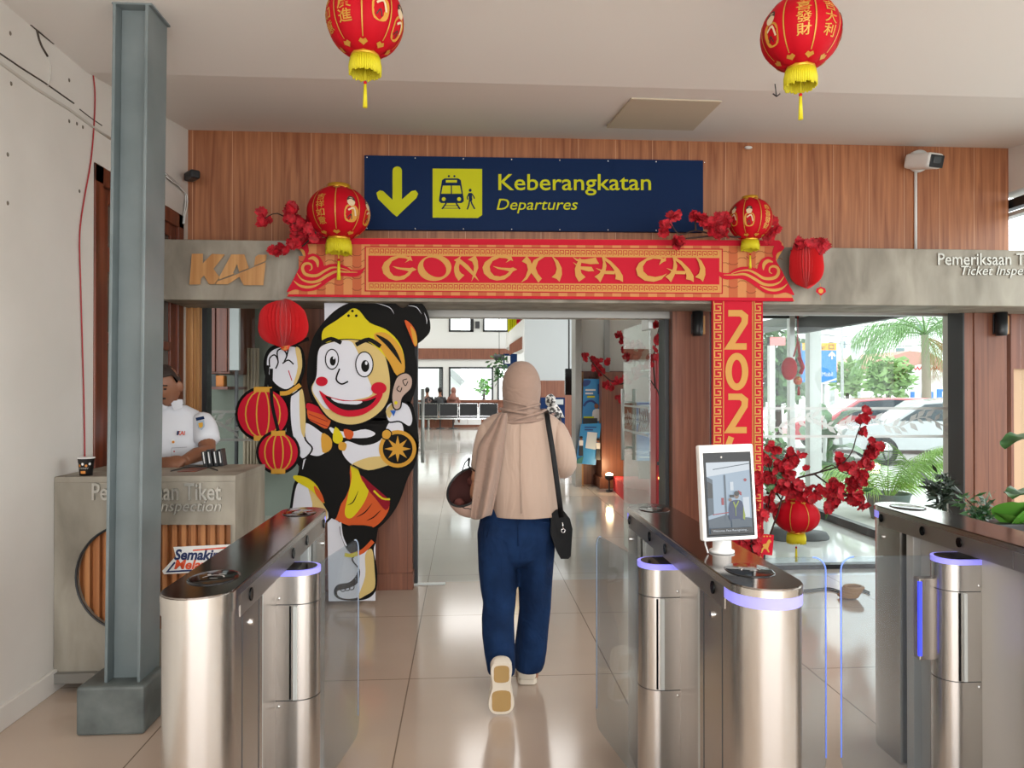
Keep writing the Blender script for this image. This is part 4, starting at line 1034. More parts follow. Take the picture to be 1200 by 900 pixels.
# walking figure
a.poly(oval(551, 223, 1.7, 1.9), m_navy, layer=2); a.poly([(549, 226), (553, 226), (553.5, 235), (549.5, 235)], m_navy, layer=2)
a.stroke([(551.5, 234), (553, 239), (556.5, 245)], 1.7, m_navy, layer=2); a.stroke([(550.5, 234), (549.5, 240), (547.5, 245.5)], 1.7, m_navy, layer=2)
a.stroke([(549.5, 227), (547.5, 231), (548, 234)], 1.3, m_navy, layer=2); a.stroke([(553, 227), (555.5, 231), (556, 233)], 1.3, m_navy, layer=2)
a.text('Keberangkatan', 584, 204, 763, 229, m_signyel, 0, .008); a.text('Departures', 582, 233, 677, 250, m_signyel, .22, .004)
lab(a.mb.build('print', parent=sgn, fix=False), 'yellow arrow, symbols and lettering')
for k, (u, v) in enumerate([(430 + i * 56.5, 184.3 + i * .85) for i in range(8)] + [(430 + i * 56.5, 267.5 + i * .4) for i in range(7)]):
    MB().ell(P(u, v, SGY - .002), .006, .003, .006, m_chrome, 8, 5).build('screw', parent=sgn)

# raised logo and lettering on the concrete header
lg = thing('wall_lettering', 'raised orange timber logo letters on the left end of the concrete header', 'logo', P(265, 333, HY))
def c8(u, v): return (200 + u / 8.571, 280 + v / 8.571)
K1 = [(212, 150), (325, 148), (322, 245), (415, 150), (545, 155), (430, 300), (490, 385), (470, 415), (440, 455), (385, 455), (335, 368), (305, 395), (297, 458), (188, 458)]
A1 = [(610, 155), (740, 155), (785, 290), (690, 335), (625, 335), (685, 335), (668, 250), (620, 335), (580, 370), (495, 405), (490, 380)]
A1 = [(610, 155), (740, 155), (785, 292), (688, 332), (668, 250), (626, 340), (640, 350), (490, 408), (487, 385)]
A2 = [(470, 425), (640, 365), (955, 232), (930, 465), (735, 465), (690, 380), (575, 455), (450, 455)]
I1 = [(850, 180), (880, 158), (965, 158), (955, 222), (838, 272)]
b = MB()
for pl_ in (K1, A1, A2, I1):
    q = [c8(*p) for p in pl_]; b.prism([P(x, y, HY - .025) for x, y in q], [P(x, y, HY - .001) for x, y in q], m_oak)
b.build('logo_board', parent=lg)
l2 = thing('wall_lettering', 'raised pale steel lettering at the right end of the concrete header', 'sign', P(1150, 320, HY))
b = MB(); m_l2 = mat('mirror_lettering', '#aaa69d', .35, .6); letters3d(b, 'Pemeriksaan Tiket', 1098, 297, 1226, 311, HY, .012, m_l2, 0, .008); letters3d(b, 'Ticket Inspection', 1125, 312, 1228, 326, HY, .012, m_l2, .25, .004)
b.build('letters', parent=l2, fix=False)

# --- horizontal banner board
BNY = 4.80
bn = thing('festive_banner', 'long red and gold GONG XI FA CAI banner across the concrete header', 'banner', P(633, 350, BNY))
def shp(e): return [(336, 347), (344, 333), (353, 317), (356.5, 304), (354, 296), (349, 291), (348, 283), (352, 278.5), (914, 281.5), (918, 286), (917, 294), (912, 300), (910, 307), (914, 320), (923, 336), (931, 353)]
sil = shp(0)
b = MB(); b.prism([P(x, y, BNY) for x, y in sil], [P(x, y, BNY) + Vector((0, .03, 0)) for x, y in sil], m_tile1, m_red); b.build('board', parent=bn)
def by_(u, v): return v + (u - 345) * .0068      # the banner's rows tilt with the camera's perspective
a = Art(lambda u, v, l: P(u, by_(u, v), BNY - .001 - l * .0006))
k = 0; u = 350
while u < 914:
    w = 10.5; lo = 346; top = 285
    if u < 360: top = 300
    if u > 905: top = 300
    a.rect(u, top, min(u + w, 914), lo, m_tile2, 1)
    for r in range(5):
        v = 291 + r * 13.5 + (6 if k % 2 else 0)
        if v < 343: a.stroke([(u - .5, v), (u + w * .25, v + 2.2), (u + w * .75, v + 2.2), (u + w + .5, v)], .7, m_tileline, layer=3)
        v2 = v - 4
        if 287 < v2 < 341: a.stroke([(u + w, v2), (u + w * 1.25, v2 - 2), (u + w * 1.75, v2 - 2), (u + w * 2, v2)], .6, m_tileline, layer=3)
    u += 21; k += 1
a.poly([(349, 286), (349, 281), (353, 278.8), (913, 277.8), (916, 280.5), (916, 284.5)], m_red, layer=4)
a.poly([(337, 345), (338, 347.5), (930, 349), (929, 345)], m_red, layer=4)
# framed centre panel with fret friezes
a.rect(427.5, 288, 847, 341, m_red2, 5); a.rect(428.8, 289.2, 845.7, 339.8, m_tile1, 6); a.rect(431.5, 299, 843, 330, m_red, 7)
for v0, v1 in ((290, 298.2), (331, 339.2)):
    a.rect(431.5, v0, 843, v1, m_tan, 7)
    u = 433
    while u < 838:
        h = v1 - v0 - 2.4; s = v0 + 1.2
        a.stroke([(u, s + h), (u, s), (u + 4.2, s), (u + 4.2, s + h * .72), (u + 1.9, s + h * .72), (u + 1.9, s + h * .38)], .75, m_red2, layer=8)
        u += 6.2
# brush lettering, traced as blades
def C1(L, dx=0): return [(420 + (x + dx) / 5.4545, 270 + y / 5.4545 - .0068 * ((420 + (x + dx) / 5.4545) - 345)) for x, y in L]
def C2(L, dx=0): return [(630 + (x + dx) / 5.4545, 270 + y / 5.4545 - .0068 * ((630 + (x + dx) / 5.4545) - 345)) for x, y in L]
Gc = [(333, 162), (322, 168), (270, 158), (210, 170), (165, 204), (150, 238), (160, 276), (195, 308), (240, 321), (292, 313), (325, 288), (345, 262), (372, 250), (345, 236), (330, 241), (270, 238), (215, 228), (248, 246), (310, 258), (322, 263), (298, 284), (262, 295), (225, 289), (201, 262), (196, 230), (215, 196), (258, 175), (300, 178), (316, 186), (298, 207), (330, 190), (346, 196)]
O_out = oval(487, 240, 108, 83, -.08, 36); O_in = oval(488, 236, 80, 56, .55, 30)
letters = [C1(Gc), None, C1([(625, 196), (636, 184), (650, 205), (642, 232), (645, 258), (658, 275), (678, 286), (640, 323), (620, 293), (612, 262), (612, 235)]),
           C1([(610, 190), (636, 176), (664, 153), (648, 180), (700, 222), (740, 270), (772, 326), (720, 278), (660, 222)]), C1([(700, 186), (748, 160), (763, 195), (766, 240), (750, 282), (722, 327), (735, 275), (739, 230), (728, 200)]),
           C1(Gc, 643), C1([(1045, 198), (1076, 163), (1100, 192), (1112, 228), (1104, 272), (1078, 312), (1038, 335), (1068, 297), (1084, 252), (1076, 216)]),
           C2([(66, 158), (20, 166), (-25, 190), (-44, 228), (-40, 272), (-10, 312), (5, 334), (28, 308), (2, 278), (-12, 240), (4, 196), (40, 172)], 0),
           C2([(88, 160), (130, 193), (154, 240), (156, 282), (140, 329), (122, 310), (90, 299), (115, 275), (122, 245), (112, 204)]),
           C2([(222, 168), (250, 182), (300, 185), (372, 173), (380, 192), (393, 213), (340, 216), (275, 206), (245, 192)]), C2([(225, 203), (278, 230), (345, 233), (361, 260), (325, 262), (270, 248)]),
           C2([(268, 176), (284, 186), (272, 240), (280, 274), (307, 298), (264, 329), (242, 292), (238, 245), (252, 210)]),
           C2([(410, 165), (428, 185), (441, 225), (432, 268), (400, 333), (385, 312), (364, 296), (395, 275), (414, 242), (418, 205)]),
           C2([(410, 170), (420, 165), (470, 198), (520, 248), (545, 290), (546, 331), (525, 318), (496, 312), (500, 290), (490, 255), (462, 218), (425, 188)]), C2([(370, 240), (430, 258), (496, 260), (492, 281), (430, 279)]),
           C2([(820, 172), (806, 180), (765, 168), (700, 175), (648, 208), (628, 246), (640, 290), (685, 321), (742, 329), (792, 313), (828, 275), (796, 289), (752, 298), (705, 289), (676, 262), (673, 230), (696, 196), (740, 180), (790, 185), (776, 222), (806, 200), (820, 196)])]
letters += [C2([(x, y) for x, y in L], 452) for L in ([(410, 165), (428, 185), (441, 225), (432, 268), (400, 333), (385, 312), (364, 296), (395, 275), (414, 242), (418, 205)], [(410, 170), (420, 165), (470, 198), (520, 248), (545, 290), (546, 331), (525, 318), (496, 312), (500, 290), (490, 255), (462, 218), (425, 188)], [(370, 240), (430, 258), (496, 260), (492, 281), (430, 279)])]
letters.append(C2([(88, 160), (130, 193), (154, 240), (156, 282), (140, 329), (122, 310), (90, 299), (115, 275), (122, 245), (112, 204)], 917))
for i, L in enumerate(letters):
    if L is None: a.poly(C1([(p.x, p.y) for p in O_out]), m_tan, layer=9 + i, holes=(list(reversed(C1([(p.x, p.y) for p in O_in]))),))
    else: a.poly(L, m_tan, layer=9 + i)
# cloud scrolls at both ends
def W(L): return [(330 + x / 10, 270 + y / 10) for x, y in L]
red_sh = [(62, 722), (130, 590), (200, 450), (245, 370), (280, 300), (260, 230), (205, 200), (180, 160), (240, 122), (290, 130), (320, 230), (310, 280), (370, 270), (440, 300), (485, 370), (500, 412), (580, 390), (690, 393), (770, 425), (830, 462), (920, 455), (977, 428), (930, 508), (850, 540), (700, 530), (600, 565), (480, 650), (400, 697), (280, 715), (160, 692)]
g_str = [([(322, 470), (352, 450), (348, 405), (310, 385), (262, 400), (245, 450), (275, 508), (350, 530), (430, 520), (510, 470), (600, 432), (700, 440), (800, 472)], 36),
         ([(180, 500), (235, 572), (330, 604), (430, 590), (530, 530), (640, 478), (760, 484), (890, 486)], 34), ([(142, 588), (205, 642), (290, 664), (380, 652), (465, 612)], 32),
         ([(312, 335), (370, 322), (415, 360), (425, 430)], 46), ([(212, 215), (252, 250), (262, 300)], 34)]
m_scroll = m_tan
for mir in (0, 1):
    def T(L): 
        q = W(L)
        if mir: return [(1267 - x, y + 3.6 - .0068 * (1267 - x - 345)) for x, y in q]
        return q
    a.poly(T(red_sh), m_red, 4, layer=10)
    for L, w_ in g_str: a.stroke(T(L), w_ / 10, m_scroll, 5, layer=11, taper=True)
lab(a.mb.build('print', parent=bn, fix=False), 'gold lettering, fret friezes and cloud scrolls')

# --- vertical banner
VB = 4.82
vb = thing('year_banner', 'tall red vertical banner with gold year digits and fret borders', 'banner', P(864, 710, VB))
p0, p1 = P(835, 352, VB), P(894, 352, VB)
MB().box(p0.x, p1.x, VB, VB + .03, 0.0, p0.z, m_red).build('board', parent=vb)
a = Art(on_plane(VB, .0007))
for u0, u1 in ((836, 846.5), (883.5, 893)):
    a.rect(u0, 353, u1, 712, m_red2, 1)
    a.stroke([(u0 + .6, 353), (u0 + .6, 712)], .9, m_tan, layer=2); a.stroke([(u1 - .6 + (2 if u0 < 850 else -10.5), 353), (u1 - .6 + (2 if u0 < 850 else -10.5), 712)], .9, m_tan, layer=2)
    v = 356; w = u1 - u0 - 2
    while v < 706:
        s = u0 + 1.4
        a.stroke([(s + w, v), (s, v), (s, v + 8), (s + w * .8, v + 8), (s + w * .8, v + 3.6), (s + w * .4, v + 3.6)], 1.5, m_tan, layer=2); v += 11
def dig2(cy): 
    a.stroke([(853.5, cy - 21), (868, cy - 21), (873, cy - 17), (872.5, cy - 10), (855, cy + 18), (875, cy + 18)], 7.5, m_tan, layer=3)
dig2(388); a.poly(oval(863.5, 435.5, 13.5, 22, 0, 30), m_tan, layer=3, holes=(list(reversed(oval(863.5, 435.5, 6, 14, 0, 24))),)); dig2(486)
a.poly(oval(863.5, 541, 13, 14, 0, 26), m_tan, layer=3, holes=(list(reversed(oval(863.5, 541, 5.5, 6.5, 0, 20))),)); a.stroke([(857, 512), (852.5, 526), (852.8, 541)], 7, m_tan, 4, layer=3)
a.mb.build('print', parent=vb, fix=False)

# --- round silk lanterns
def lantern(label, c, R, Rz, items, group=None, name='red_lantern', ribs=8, rot=0.0, hang=None, tassel=1.0, plain=False, tilt=0.0):
    c = Vector(c); t = thing(name, label, 'lantern', c, group)
    def S(u, v, l):       # u = angle round (0 faces the camera), v = height -1..1
        th = max(-1, min(1, v)) * 1.16; rr = math.cos(th) ; k = 1 + .004 + l * .0022
        return c + Vector((R * rr * math.sin(u + rot) * k, -R * rr * math.cos(u + rot) * k, Rz * math.sin(th) * k))
    rows = 18; segs = 48; rings = []
    for i in range(rows + 1):
        th = -1.2 + 2.4 * i / rows; ring = []
        for k in range(segs):
            u = 2 * PI * k / segs; f = 1 - .035 * abs(math.cos((u + rot) * ribs / 2)) ** 8
            ring.append(c + Vector((R * math.cos(th) * math.sin(u) * f, -R * math.cos(th) * math.cos(u) * f, Rz * math.sin(th) * f)))
        rings.append(ring)
    MB().loft(rings, m_lred).build('silk_shade', parent=t)
    zb, ztp = -Rz * math.sin(1.2), Rz * math.sin(1.2); rc = R * math.cos(1.2)
    q = MB(); q.lathe([(rc * .98, ztp - .01), (rc * 1.0, ztp + .0), (rc * 1.0, ztp + R * .11), (rc * .86, ztp + R * .11), (rc * .86, ztp)], c, 28, m_goldcap); q.build('top_cap', parent=t)
    q = MB(); q.lathe([(rc * .95, zb + .008), (rc * 1.0, zb), (rc * .95, zb - R * .1), (rc * .3, zb - R * .1)], c, 28, m_goldcap); q.build('base_cap', parent=t)
    q = MB(); n = 54; L = R * .44 * tassel
    for k in range(n):
        a_ = 2 * PI * k / n; r0 = rc * .98; p = c + Vector((r0 * math.cos(a_), r0 * math.sin(a_), zb - R * .06)); e = p + Vector((rc * .1 * math.cos(a_), rc * .1 * math.sin(a_), -L * random.uniform(.9, 1.06)))
        q.tube([p, (p + e) / 2 + Vector((rc * .06 * math.cos(a_), rc * .06 * math.sin(a_), 0)), e], rc * .075, 4, m_yel)
    lab(q.build('fringe', parent=t), 'yellow thread fringe')
    if tassel:
        q = MB(); z1 = zb - R * .1; q.tube([c + Vector((0, 0, z1)), c + Vector((0, 0, z1 - L - R * .12))], R * .012, 5, m_yel)
        q.ell(c + Vector((0, 0, z1 - L - R * .16)), R * .045, R * .045, R * .05, m_lred, 10, 6); 
        for k in range(10):
            a_ = 2 * PI * k / 10; z0 = z1 - L - R * .2
            q.tube([c + Vector((R * .02 * math.cos(a_), R * .02 * math.sin(a_), z0)), c + Vector((R * .045 * math.cos(a_), R * .045 * math.sin(a_), z0 - R * .6))], R * .018, 4, m_yel)
        q.build('tassel', parent=t)
    if hang:
        q = MB(); q.tube([c + Vector((0, 0, ztp + R * .1)), Vector((c.x + .0, c.y, hang))], .003, 5, m_darkgrey)
        q.tube([c + Vector((-rc * .9, 0, ztp + R * .1)), c + Vector((0, 0, ztp + R * .25)), c + Vector((rc * .9, 0, ztp + R * .1))], .0025, 5, m_darkgrey); q.build('hanger', parent=t)
    a = Art(S)
    for k in range(ribs):
        u = 2 * PI * k / ribs - rot + items.get('ribs0', 0)
        u0 = u
        a.stroke([(u0, -.72 + 1.44 * j / 14) for j in range(15)], .035, m_gold, layer=1)
        for v in (-.82, .82): a.poly([(u0 - .2, v), (u0 - .1, v + .07), (u0, v + .04), (u0 + .1, v + .07), (u0 + .2, v), (u0 + .08, v - .06), (u0, v - .1), (u0 - .08, v - .06)], m_gold, layer=1)
    for (u, v0, v1, s) in items.get('cn', []):
        n = len(s)
        for i, ch in enumerate(s):
            vs, fs = text_mesh(ch, 0, .012); ax, bx = min(p[0] for p in vs), max(p[0] for p in vs); ay, by2 = min(p[1] for p in vs), max(p[1] for p in vs)
            ch_h = (v1 - v0) / n * .95; vc = v1 - (i + .5) * (v1 - v0) / n; wd = ch_h * Rz / R * 1.45
            a.layer = 2; a.mb.add([S(u + ((p[0] - ax) / (bx - ax) - .5) * wd * 1.05, vc + ((p[1] - ay) / (by2 - ay) - .5) * ch_h, 2) for p in vs], fs, m_gold)
    for (u, v) in items.get('fig', []):      # small printed child figure: gold robe, pale face, dark hair
        m1 = mat('print_cream', '#d9c2a0', .6); m2 = mat('print_dark', '#3b2a22', .6); m3 = mat('print_gold_robe', '#c98d2e', .6)
        a.poly([(u - .22, v - .12), (u - .12, v + .06), (u + .13, v + .06), (u + .24, v - .1), (u + .18, v - .42), (u - .16, v - .42)], m3, 4, layer=2)
        a.poly(oval(u, v + .18, .13, .14), m1, layer=3); a.poly([(u - .14, v + .2), (u - .06, v + .36), (u + .1, v + .34), (u + .14, v + .2), (u, v + .27)], m2, 3, layer=4)
        a.stroke([(u - .1, v - .1), (u + .08, v - .02), (u + .16, v - .25)], .05, m1, 3, layer=4); a.stroke([(u - .1, v - .34), (u, v - .22), (u + .05, v - .36)], .03, m2, 3, layer=4)
    lab(a.mb.build('gold_print', parent=t, fix=False), 'gold printed seams, characters and figures')
    return t
def lat(px, py, Y, dpx): return P(px, py, Y), dpx / 2 * Y / FPX
c, R = lat(428, 24, 2.83, 90); lantern('red ceiling lantern with gold characters hanging toward the left, tassel below', c, R, R * .98,
    {'ribs0': .05, 'cn': [(-.42, -.42, .72, '財源廣進'), (-1.12, -.5, .6, '吉祥如意')], 'fig': [(.52, .1), (1.2, -.15)]}, 'red lanterns hung from the ceiling', hang=CZ)
c, R = lat(938, 40, 2.83, 93); lantern('red ceiling lantern with two gold character columns hanging above the security camera side', c, R, R * .95,
    {'ribs0': .72, 'cn': [(-.36, -.42, .66, '恭喜發財'), (.36, -.42, .7, '大吉大利')], 'fig': [(-1.25, 0), (1.15, 0)]}, 'red lanterns hung from the ceiling', hang=CZ)
c, R = lat(397, 250, 4.72, 72); lantern('larger red lantern sitting on the banner end beside the raised timber logo', c, R, R * .86,
    {'ribs0': .06, 'cn': [(-.5, -.55, .45, '吉祥如意')], 'fig': [(.5, 0), (1.25, 0)]}, 'red lanterns on the banner ends', rot=0.06)
c, R = lat(879, 257, 4.72, 52); lantern('smaller red lantern sitting on the banner end near the red fan bundle', c, R, R * 1.0,
    {'ribs0': .12, 'cn': [(.5, -.55, .45, '恭喜發財')], 'fig': [(-.42, 0), (-1.2, .1)]}, 'red lanterns on the banner ends')
YL = 5.46
c, R = lat(933, 604, YL, 54); lamp_c = c; lantern('red lantern hanging below the large blossom spray in front of the shop glass', c, R, R * .78, {'ribs0': .1}, rot=.1, tassel=1.0)
FL = []
# honeycomb fans of red paper
def honeycomb(label, c, R, Rz, lobes, seed, charm=None, name='paper_lantern'):
    rnd = random.Random(seed); c = Vector(c); t = thing(name, label, 'lantern', c); rows, segs = 16, 96; rings = []
    for i in range(rows + 1):
        th = -1.45 + 2.9 * i / rows; ring = []
        for k in range(segs):
            u = 2 * PI * k / segs; f = (1 + .10 * (-1 if k % 2 else 1) * math.cos(th)) * (1 + .13 * math.sin(lobes * u + seed) * math.cos(th) + .06 * math.sin(3 * th + u * 2 + seed))
            ring.append(c + Vector((R * math.cos(th) * math.sin(u) * f, -R * .8 * math.cos(th) * math.cos(u) * f, Rz * math.sin(th) * f * (1 + .06 * math.sin(u * 2 + seed)))))
        rings.append(ring)
    MB().loft(rings, mat('tissue_red', '#d60f1a', .7, sheen=.2), False).build('paper_body', parent=t)
    return t
YH = 4.85
pc, R = lat(332, 379, YH, 61); pom = honeycomb('red tissue paper lantern hung above the raised hand of the cut-out figure', pc, R, R * .86, 2, 1)
b = MB(); b.tube([pc + Vector((0, 0, R * .8)), Vector((pc.x, pc.y, hz0 + .0))], .003, 5, m_red); b.build('string', parent=pom)
b = MB(); q = P(334, 406, YH - .03); b.lathe([(.001, -.008), (.026, -.008), (.03, 0), (.026, .008), (.001, .008)], (0, 0, 0), 16, mat('charm_orange', '#d9491c', .5)); o = b.build('charm', parent=None); o.rotation_euler = (PI / 2, 0, 0); o.location = q; attach(o, pom)
a = Art(on_plane(q.y - .009, .0005)); a.stroke([(331, 403), (337, 403)], .8, m_gold); a.stroke([(332, 406), (337, 406)], .8, m_gold); a.stroke([(334, 401), (334, 410)], .8, m_gold); a.stroke([(331, 409), (337, 409)], .8, m_gold); a.mb.build('charm_print', parent=o, fix=False)
YR = 4.74
rc_, R = lat(945, 310, YR, 47); rb = honeycomb('crumpled red fabric fan bundle at the end of the banner', rc_, R * .95, R * 1.15, 2, 2.2, name='fabric_bundle'); rb['category'] = 'decoration'
b = MB(); q = P(962, 341, YR); b.tube([P(961, 332, YR), P(961, 336, YR)], .002, 4, m_gold); b.tube([P(961, 346, YR), P(962, 352, YR)], .002, 4, m_gold)
pp = [(962, 336), (967, 338), (968, 342), (962, 346.5), (956, 342), (957, 338)]
b.prism([P(x, y, YR - .005) for x, y in pp], [P(x, y, YR + .005) for x, y in pp], m_red); b.build('charm', parent=rb)
rnd_ = random.Random(77); b = MB()
for k in range(46):
    a_ = rnd_.uniform(0, 2 * PI); q_ = rc_ + Vector((rnd_.uniform(-.09, .1), -.06 + rnd_.uniform(-.03, .05), rnd_.uniform(.07, .14)))
    FL.append((q_, .04))
a = Art(on_plane(YR - .005, .0005)); a.poly(oval(962, 341, 2.8, 2.8), m_gold); a.mb.build('charm_print', parent=rb, fix=False)

# --- silk blossom twigs
def flower(b, c, r, rnd, m=None):
    """a crumpled five-petalled silk flower."""
    n = Vector((rnd.gauss(0, .6), -1, rnd.gauss(0, .5))).normalized(); t = n.orthogonal().normalized(); bt = n.cross(t); ph = rnd.random() * 6
    for k in range(5):
        a_ = ph + 2 * PI * k / 5; d = t * math.cos(a_) + bt * math.sin(a_); s = n.cross(d); L = r * rnd.uniform(.8, 1.15); w = L * .55
        lift = n * L * rnd.uniform(.1, .5)
        p0 = c; p1 = c + d * L * .5 + s * w + lift * .3; p2 = c + d * L * 1.0 + lift + s * w * .4; p3 = c + d * L * .85 + lift * .6; p4 = c + d * L * 1.0 + lift - s * w * .4; p5 = c + d * L * .5 - s * w + lift * .3; pm = c + d * L * .5 + lift * .05
        b.add([p0, p1, p2, p3, p4, p5, pm], [(0, 1, 6), (1, 2, 3, 6), (6, 3, 4, 5), (0, 6, 5)], m or m_petal, False)
b = MB()
for q_, r_ in FL: flower(b, q_, r_, rnd_)
lab(b.build('frill', parent=rb, fix=False), 'ruffled red fabric edge')
def twig(label, Y, stems, clusters, seed, jit=.05, group=None, fs=.035, leaves=()):
    """stems: pixel polylines; clusters: (px, py, radius px, flowers)."""
    rnd = random.Random(seed); p = P(stems[0][0][0], stems[0][0][1], Y); t = thing('blossom_twig', label, 'artificial flowers', p, group)
    for st_ in stems:
        b = MB(); pts = cat_rom(st_[:], 3, False) if len(st_) > 2 else [Vector(q) for q in st_]
        n = len(pts); dy = [jit * math.sin(i * .5 + seed) for i in range(n)]
        b.tube([P(q.x, q.y, Y + dy[i]) for i, q in enumerate(pts)], [.007 * (1 - .6 * i / n) * Y / 5 for i in range(n)], 6, m_twig); b.build('stem', parent=t)
    for (u, v, r, n) in clusters:
        b = MB(); c = P(u, v, Y - .03); rr = r * Y / FPX
        for _ in range(n):
            d = Vector((rnd.gauss(0, .5), rnd.gauss(0, .5), rnd.gauss(0, .5))) * rr
            flower(b, c + d, fs * rnd.uniform(.8, 1.2), rnd)
        b.build('blossom', parent=t, fix=False)
    for (u, v, L, an) in leaves:
        c = P(u, v, Y); s = Y / FPX; d = Vector((math.cos(an), -.2, math.sin(an))); nn = Vector((-math.sin(an), .1, math.cos(an)))
        b = MB(); b.add([c, c + d * L * s * .4 + nn * L * s * .22, c + d * L * s, c + d * L * s * .4 - nn * L * s * .22, c + d * L * s * .5 + Vector((0, -.01, 0))], [(0, 1, 4), (1, 2, 4), (2, 3, 4), (3, 0, 4)], m_leaf); b.build('leaf', parent=t, fix=False)
    return t
twig('red silk blossom twig behind the lantern beside the raised timber logo', 4.72, [[(395, 275), (370, 272), (345, 262), (325, 250), (310, 256)], [(370, 272), (355, 288), (340, 290), (322, 294)], [(345, 262), (340, 245)]],
     [(309, 258, 5, 8), (341, 244, 7, 12), (345, 257, 7, 12), (352, 268, 9, 16), (366, 272, 10, 16), (378, 270, 7, 10), (322, 294, 4, 7), (332, 292, 5, 7), (345, 287, 5, 6), (386, 268, 6, 8)], 11)
twig('red silk blossom twig in front of the lower corner of the navy sign', 4.72, [[(868, 278), (840, 276), (815, 270), (797, 275), (785, 262), (778, 262)], [(815, 270), (815, 255)], [(840, 276), (800, 280), (790, 284)]],
     [(780, 263, 4, 7), (778, 270, 3, 4), (791, 254, 4, 6), (814, 253, 5, 8), (826, 258, 6, 8), (836, 266, 9, 16), (848, 262, 9, 16), (846, 274, 7, 9), (792, 284, 4, 7), (798, 284, 4, 6), (907, 258, 5, 7), (909, 266, 4, 5), (900, 275, 4, 5)], 12)
twig('red silk blossom spray behind the open glass door leaf', 7.4, [[(777, 622), (777, 540), (775, 470), (758, 440), (745, 418), (730, 400)], [(758, 440), (740, 445), (722, 450), (700, 432), (690, 418)], [(768, 455), (766, 420), (772, 385)], [(745, 418), (742, 440)]],
     [(686, 418, 3, 6), (697, 423, 4, 6), (698, 430, 4, 7), (705, 432, 4, 7), (711, 425, 3, 5), (704, 437, 2, 4), (725, 393, 3, 6), (731, 399, 4, 7), (731, 409, 3, 5), (740, 405, 5, 8), (750, 404, 5, 9), (745, 416, 5, 8), (735, 418, 4, 7), (750, 432, 5, 8), (748, 440, 4, 6), (770, 382, 4, 6), (772, 398, 5, 6), (712, 450, 4, 5), (715, 455, 3, 4), (722, 447, 4, 5), (732, 443, 5, 7), (765, 415, 6, 9), (760, 425, 5, 8), (728, 466, 4, 6)], 13, .1)
twig('large red silk blossom spray spreading over the lantern in front of the shop glass', 5.44, [[(893, 712), (896, 650), (912, 600), (918, 580), (935, 560), (955, 556), (975, 545), (992, 555), (1012, 540), (1020, 525)], [(935, 560), (965, 552), (985, 545), (998, 530), (1004, 510), (1012, 490)], [(918, 580), (905, 560), (898, 535)], [(955, 556), (975, 570), (1010, 590)], [(918, 590), (906, 575), (900, 595)], [(905, 560), (920, 540), (932, 533)]],
     [(907, 526, 5, 9), (898, 539, 7, 13), (910, 545, 5, 8), (929, 537, 9, 20), (922, 547, 8, 16), (926, 555, 7, 12), (902, 559, 7, 13), (917, 568, 9, 20), (935, 568, 8, 15), (931, 578, 8, 15), (943, 582, 9, 18), (962, 576, 8, 16), (975, 571, 9, 18), (985, 572, 5, 8), (987, 544, 8, 15), (999, 550, 8, 16), (1007, 560, 9, 18), (1002, 570, 8, 14), (1012, 556, 5, 7), (1022, 524, 7, 14), (1020, 534, 7, 12), (1014, 543, 6, 9), (1011, 490, 6, 11), (1012, 506, 4, 6), (1015, 482, 2, 4), (995, 582, 9, 18), (1008, 588, 9, 18), (972, 595, 6, 10), (978, 590, 6, 9), (903, 585, 6, 9), (905, 595, 6, 10)], 14, .05, fs=.034,
     leaves=[(912, 548, 18, -1.2), (985, 575, 12, 1.0), (970, 600, 10, -2), (1010, 575, 14, .2), (918, 595, 10, .5)])
twig('red silk blossom twig leaning against the foot of the vertical year banner', 4.70, [[(884, 712), (884, 660), (878, 620), (884, 580), (888, 556)], [(880, 640), (892, 620)], [(884, 690), (872, 650)]],
     [(888, 560, 4, 6), (884, 575, 5, 8), (876, 580, 4, 6), (882, 592, 6, 9), (889, 606, 6, 10), (879, 612, 5, 8), (884, 625, 7, 12), (873, 632, 5, 8), (886, 642, 6, 10), (876, 652, 6, 9), (868, 645, 4, 6), (886, 664, 6, 9), (875, 672, 6, 9)], 15)
# red envelope with a gold horse
ev = thing('red_envelope', 'red paper envelope with a gold prancing horse by the banner foot', 'envelope', P(897, 638, 4.66)); YE = 4.66
pp = [(889, 625), (907, 627), (905, 651), (887, 649)]
MB().prism([P(x, y, YE) for x, y in pp], [P(x, y, YE) + Vector((0, .004, 0)) for x, y in pp], m_red).build('paper', parent=ev)
a = Art(on_plane(YE, .0005)); 
a.poly([(891, 641), (893, 638), (898, 637), (900, 633), (902, 632), (904, 635), (902, 636.5), (901, 640), (900, 643), (902, 647), (900.5, 647.5), (898, 643.5), (895, 643), (893, 648), (891.5, 648), (893, 643), (890, 645)], m_gold)
for x in (892, 895.5, 899, 902.5): a.poly(oval(x, 628.5, 1, .9), m_gold)
a.mb.build('print', parent=ev, fix=False)
b = MB(); b.tube([P(896, 650, YE + .01), P(897, 690, YE + .03), Vector((P(897, 690, YE).x, YE + .04, 0))], .004, 5, m_twig); b.build('stick', parent=ev)
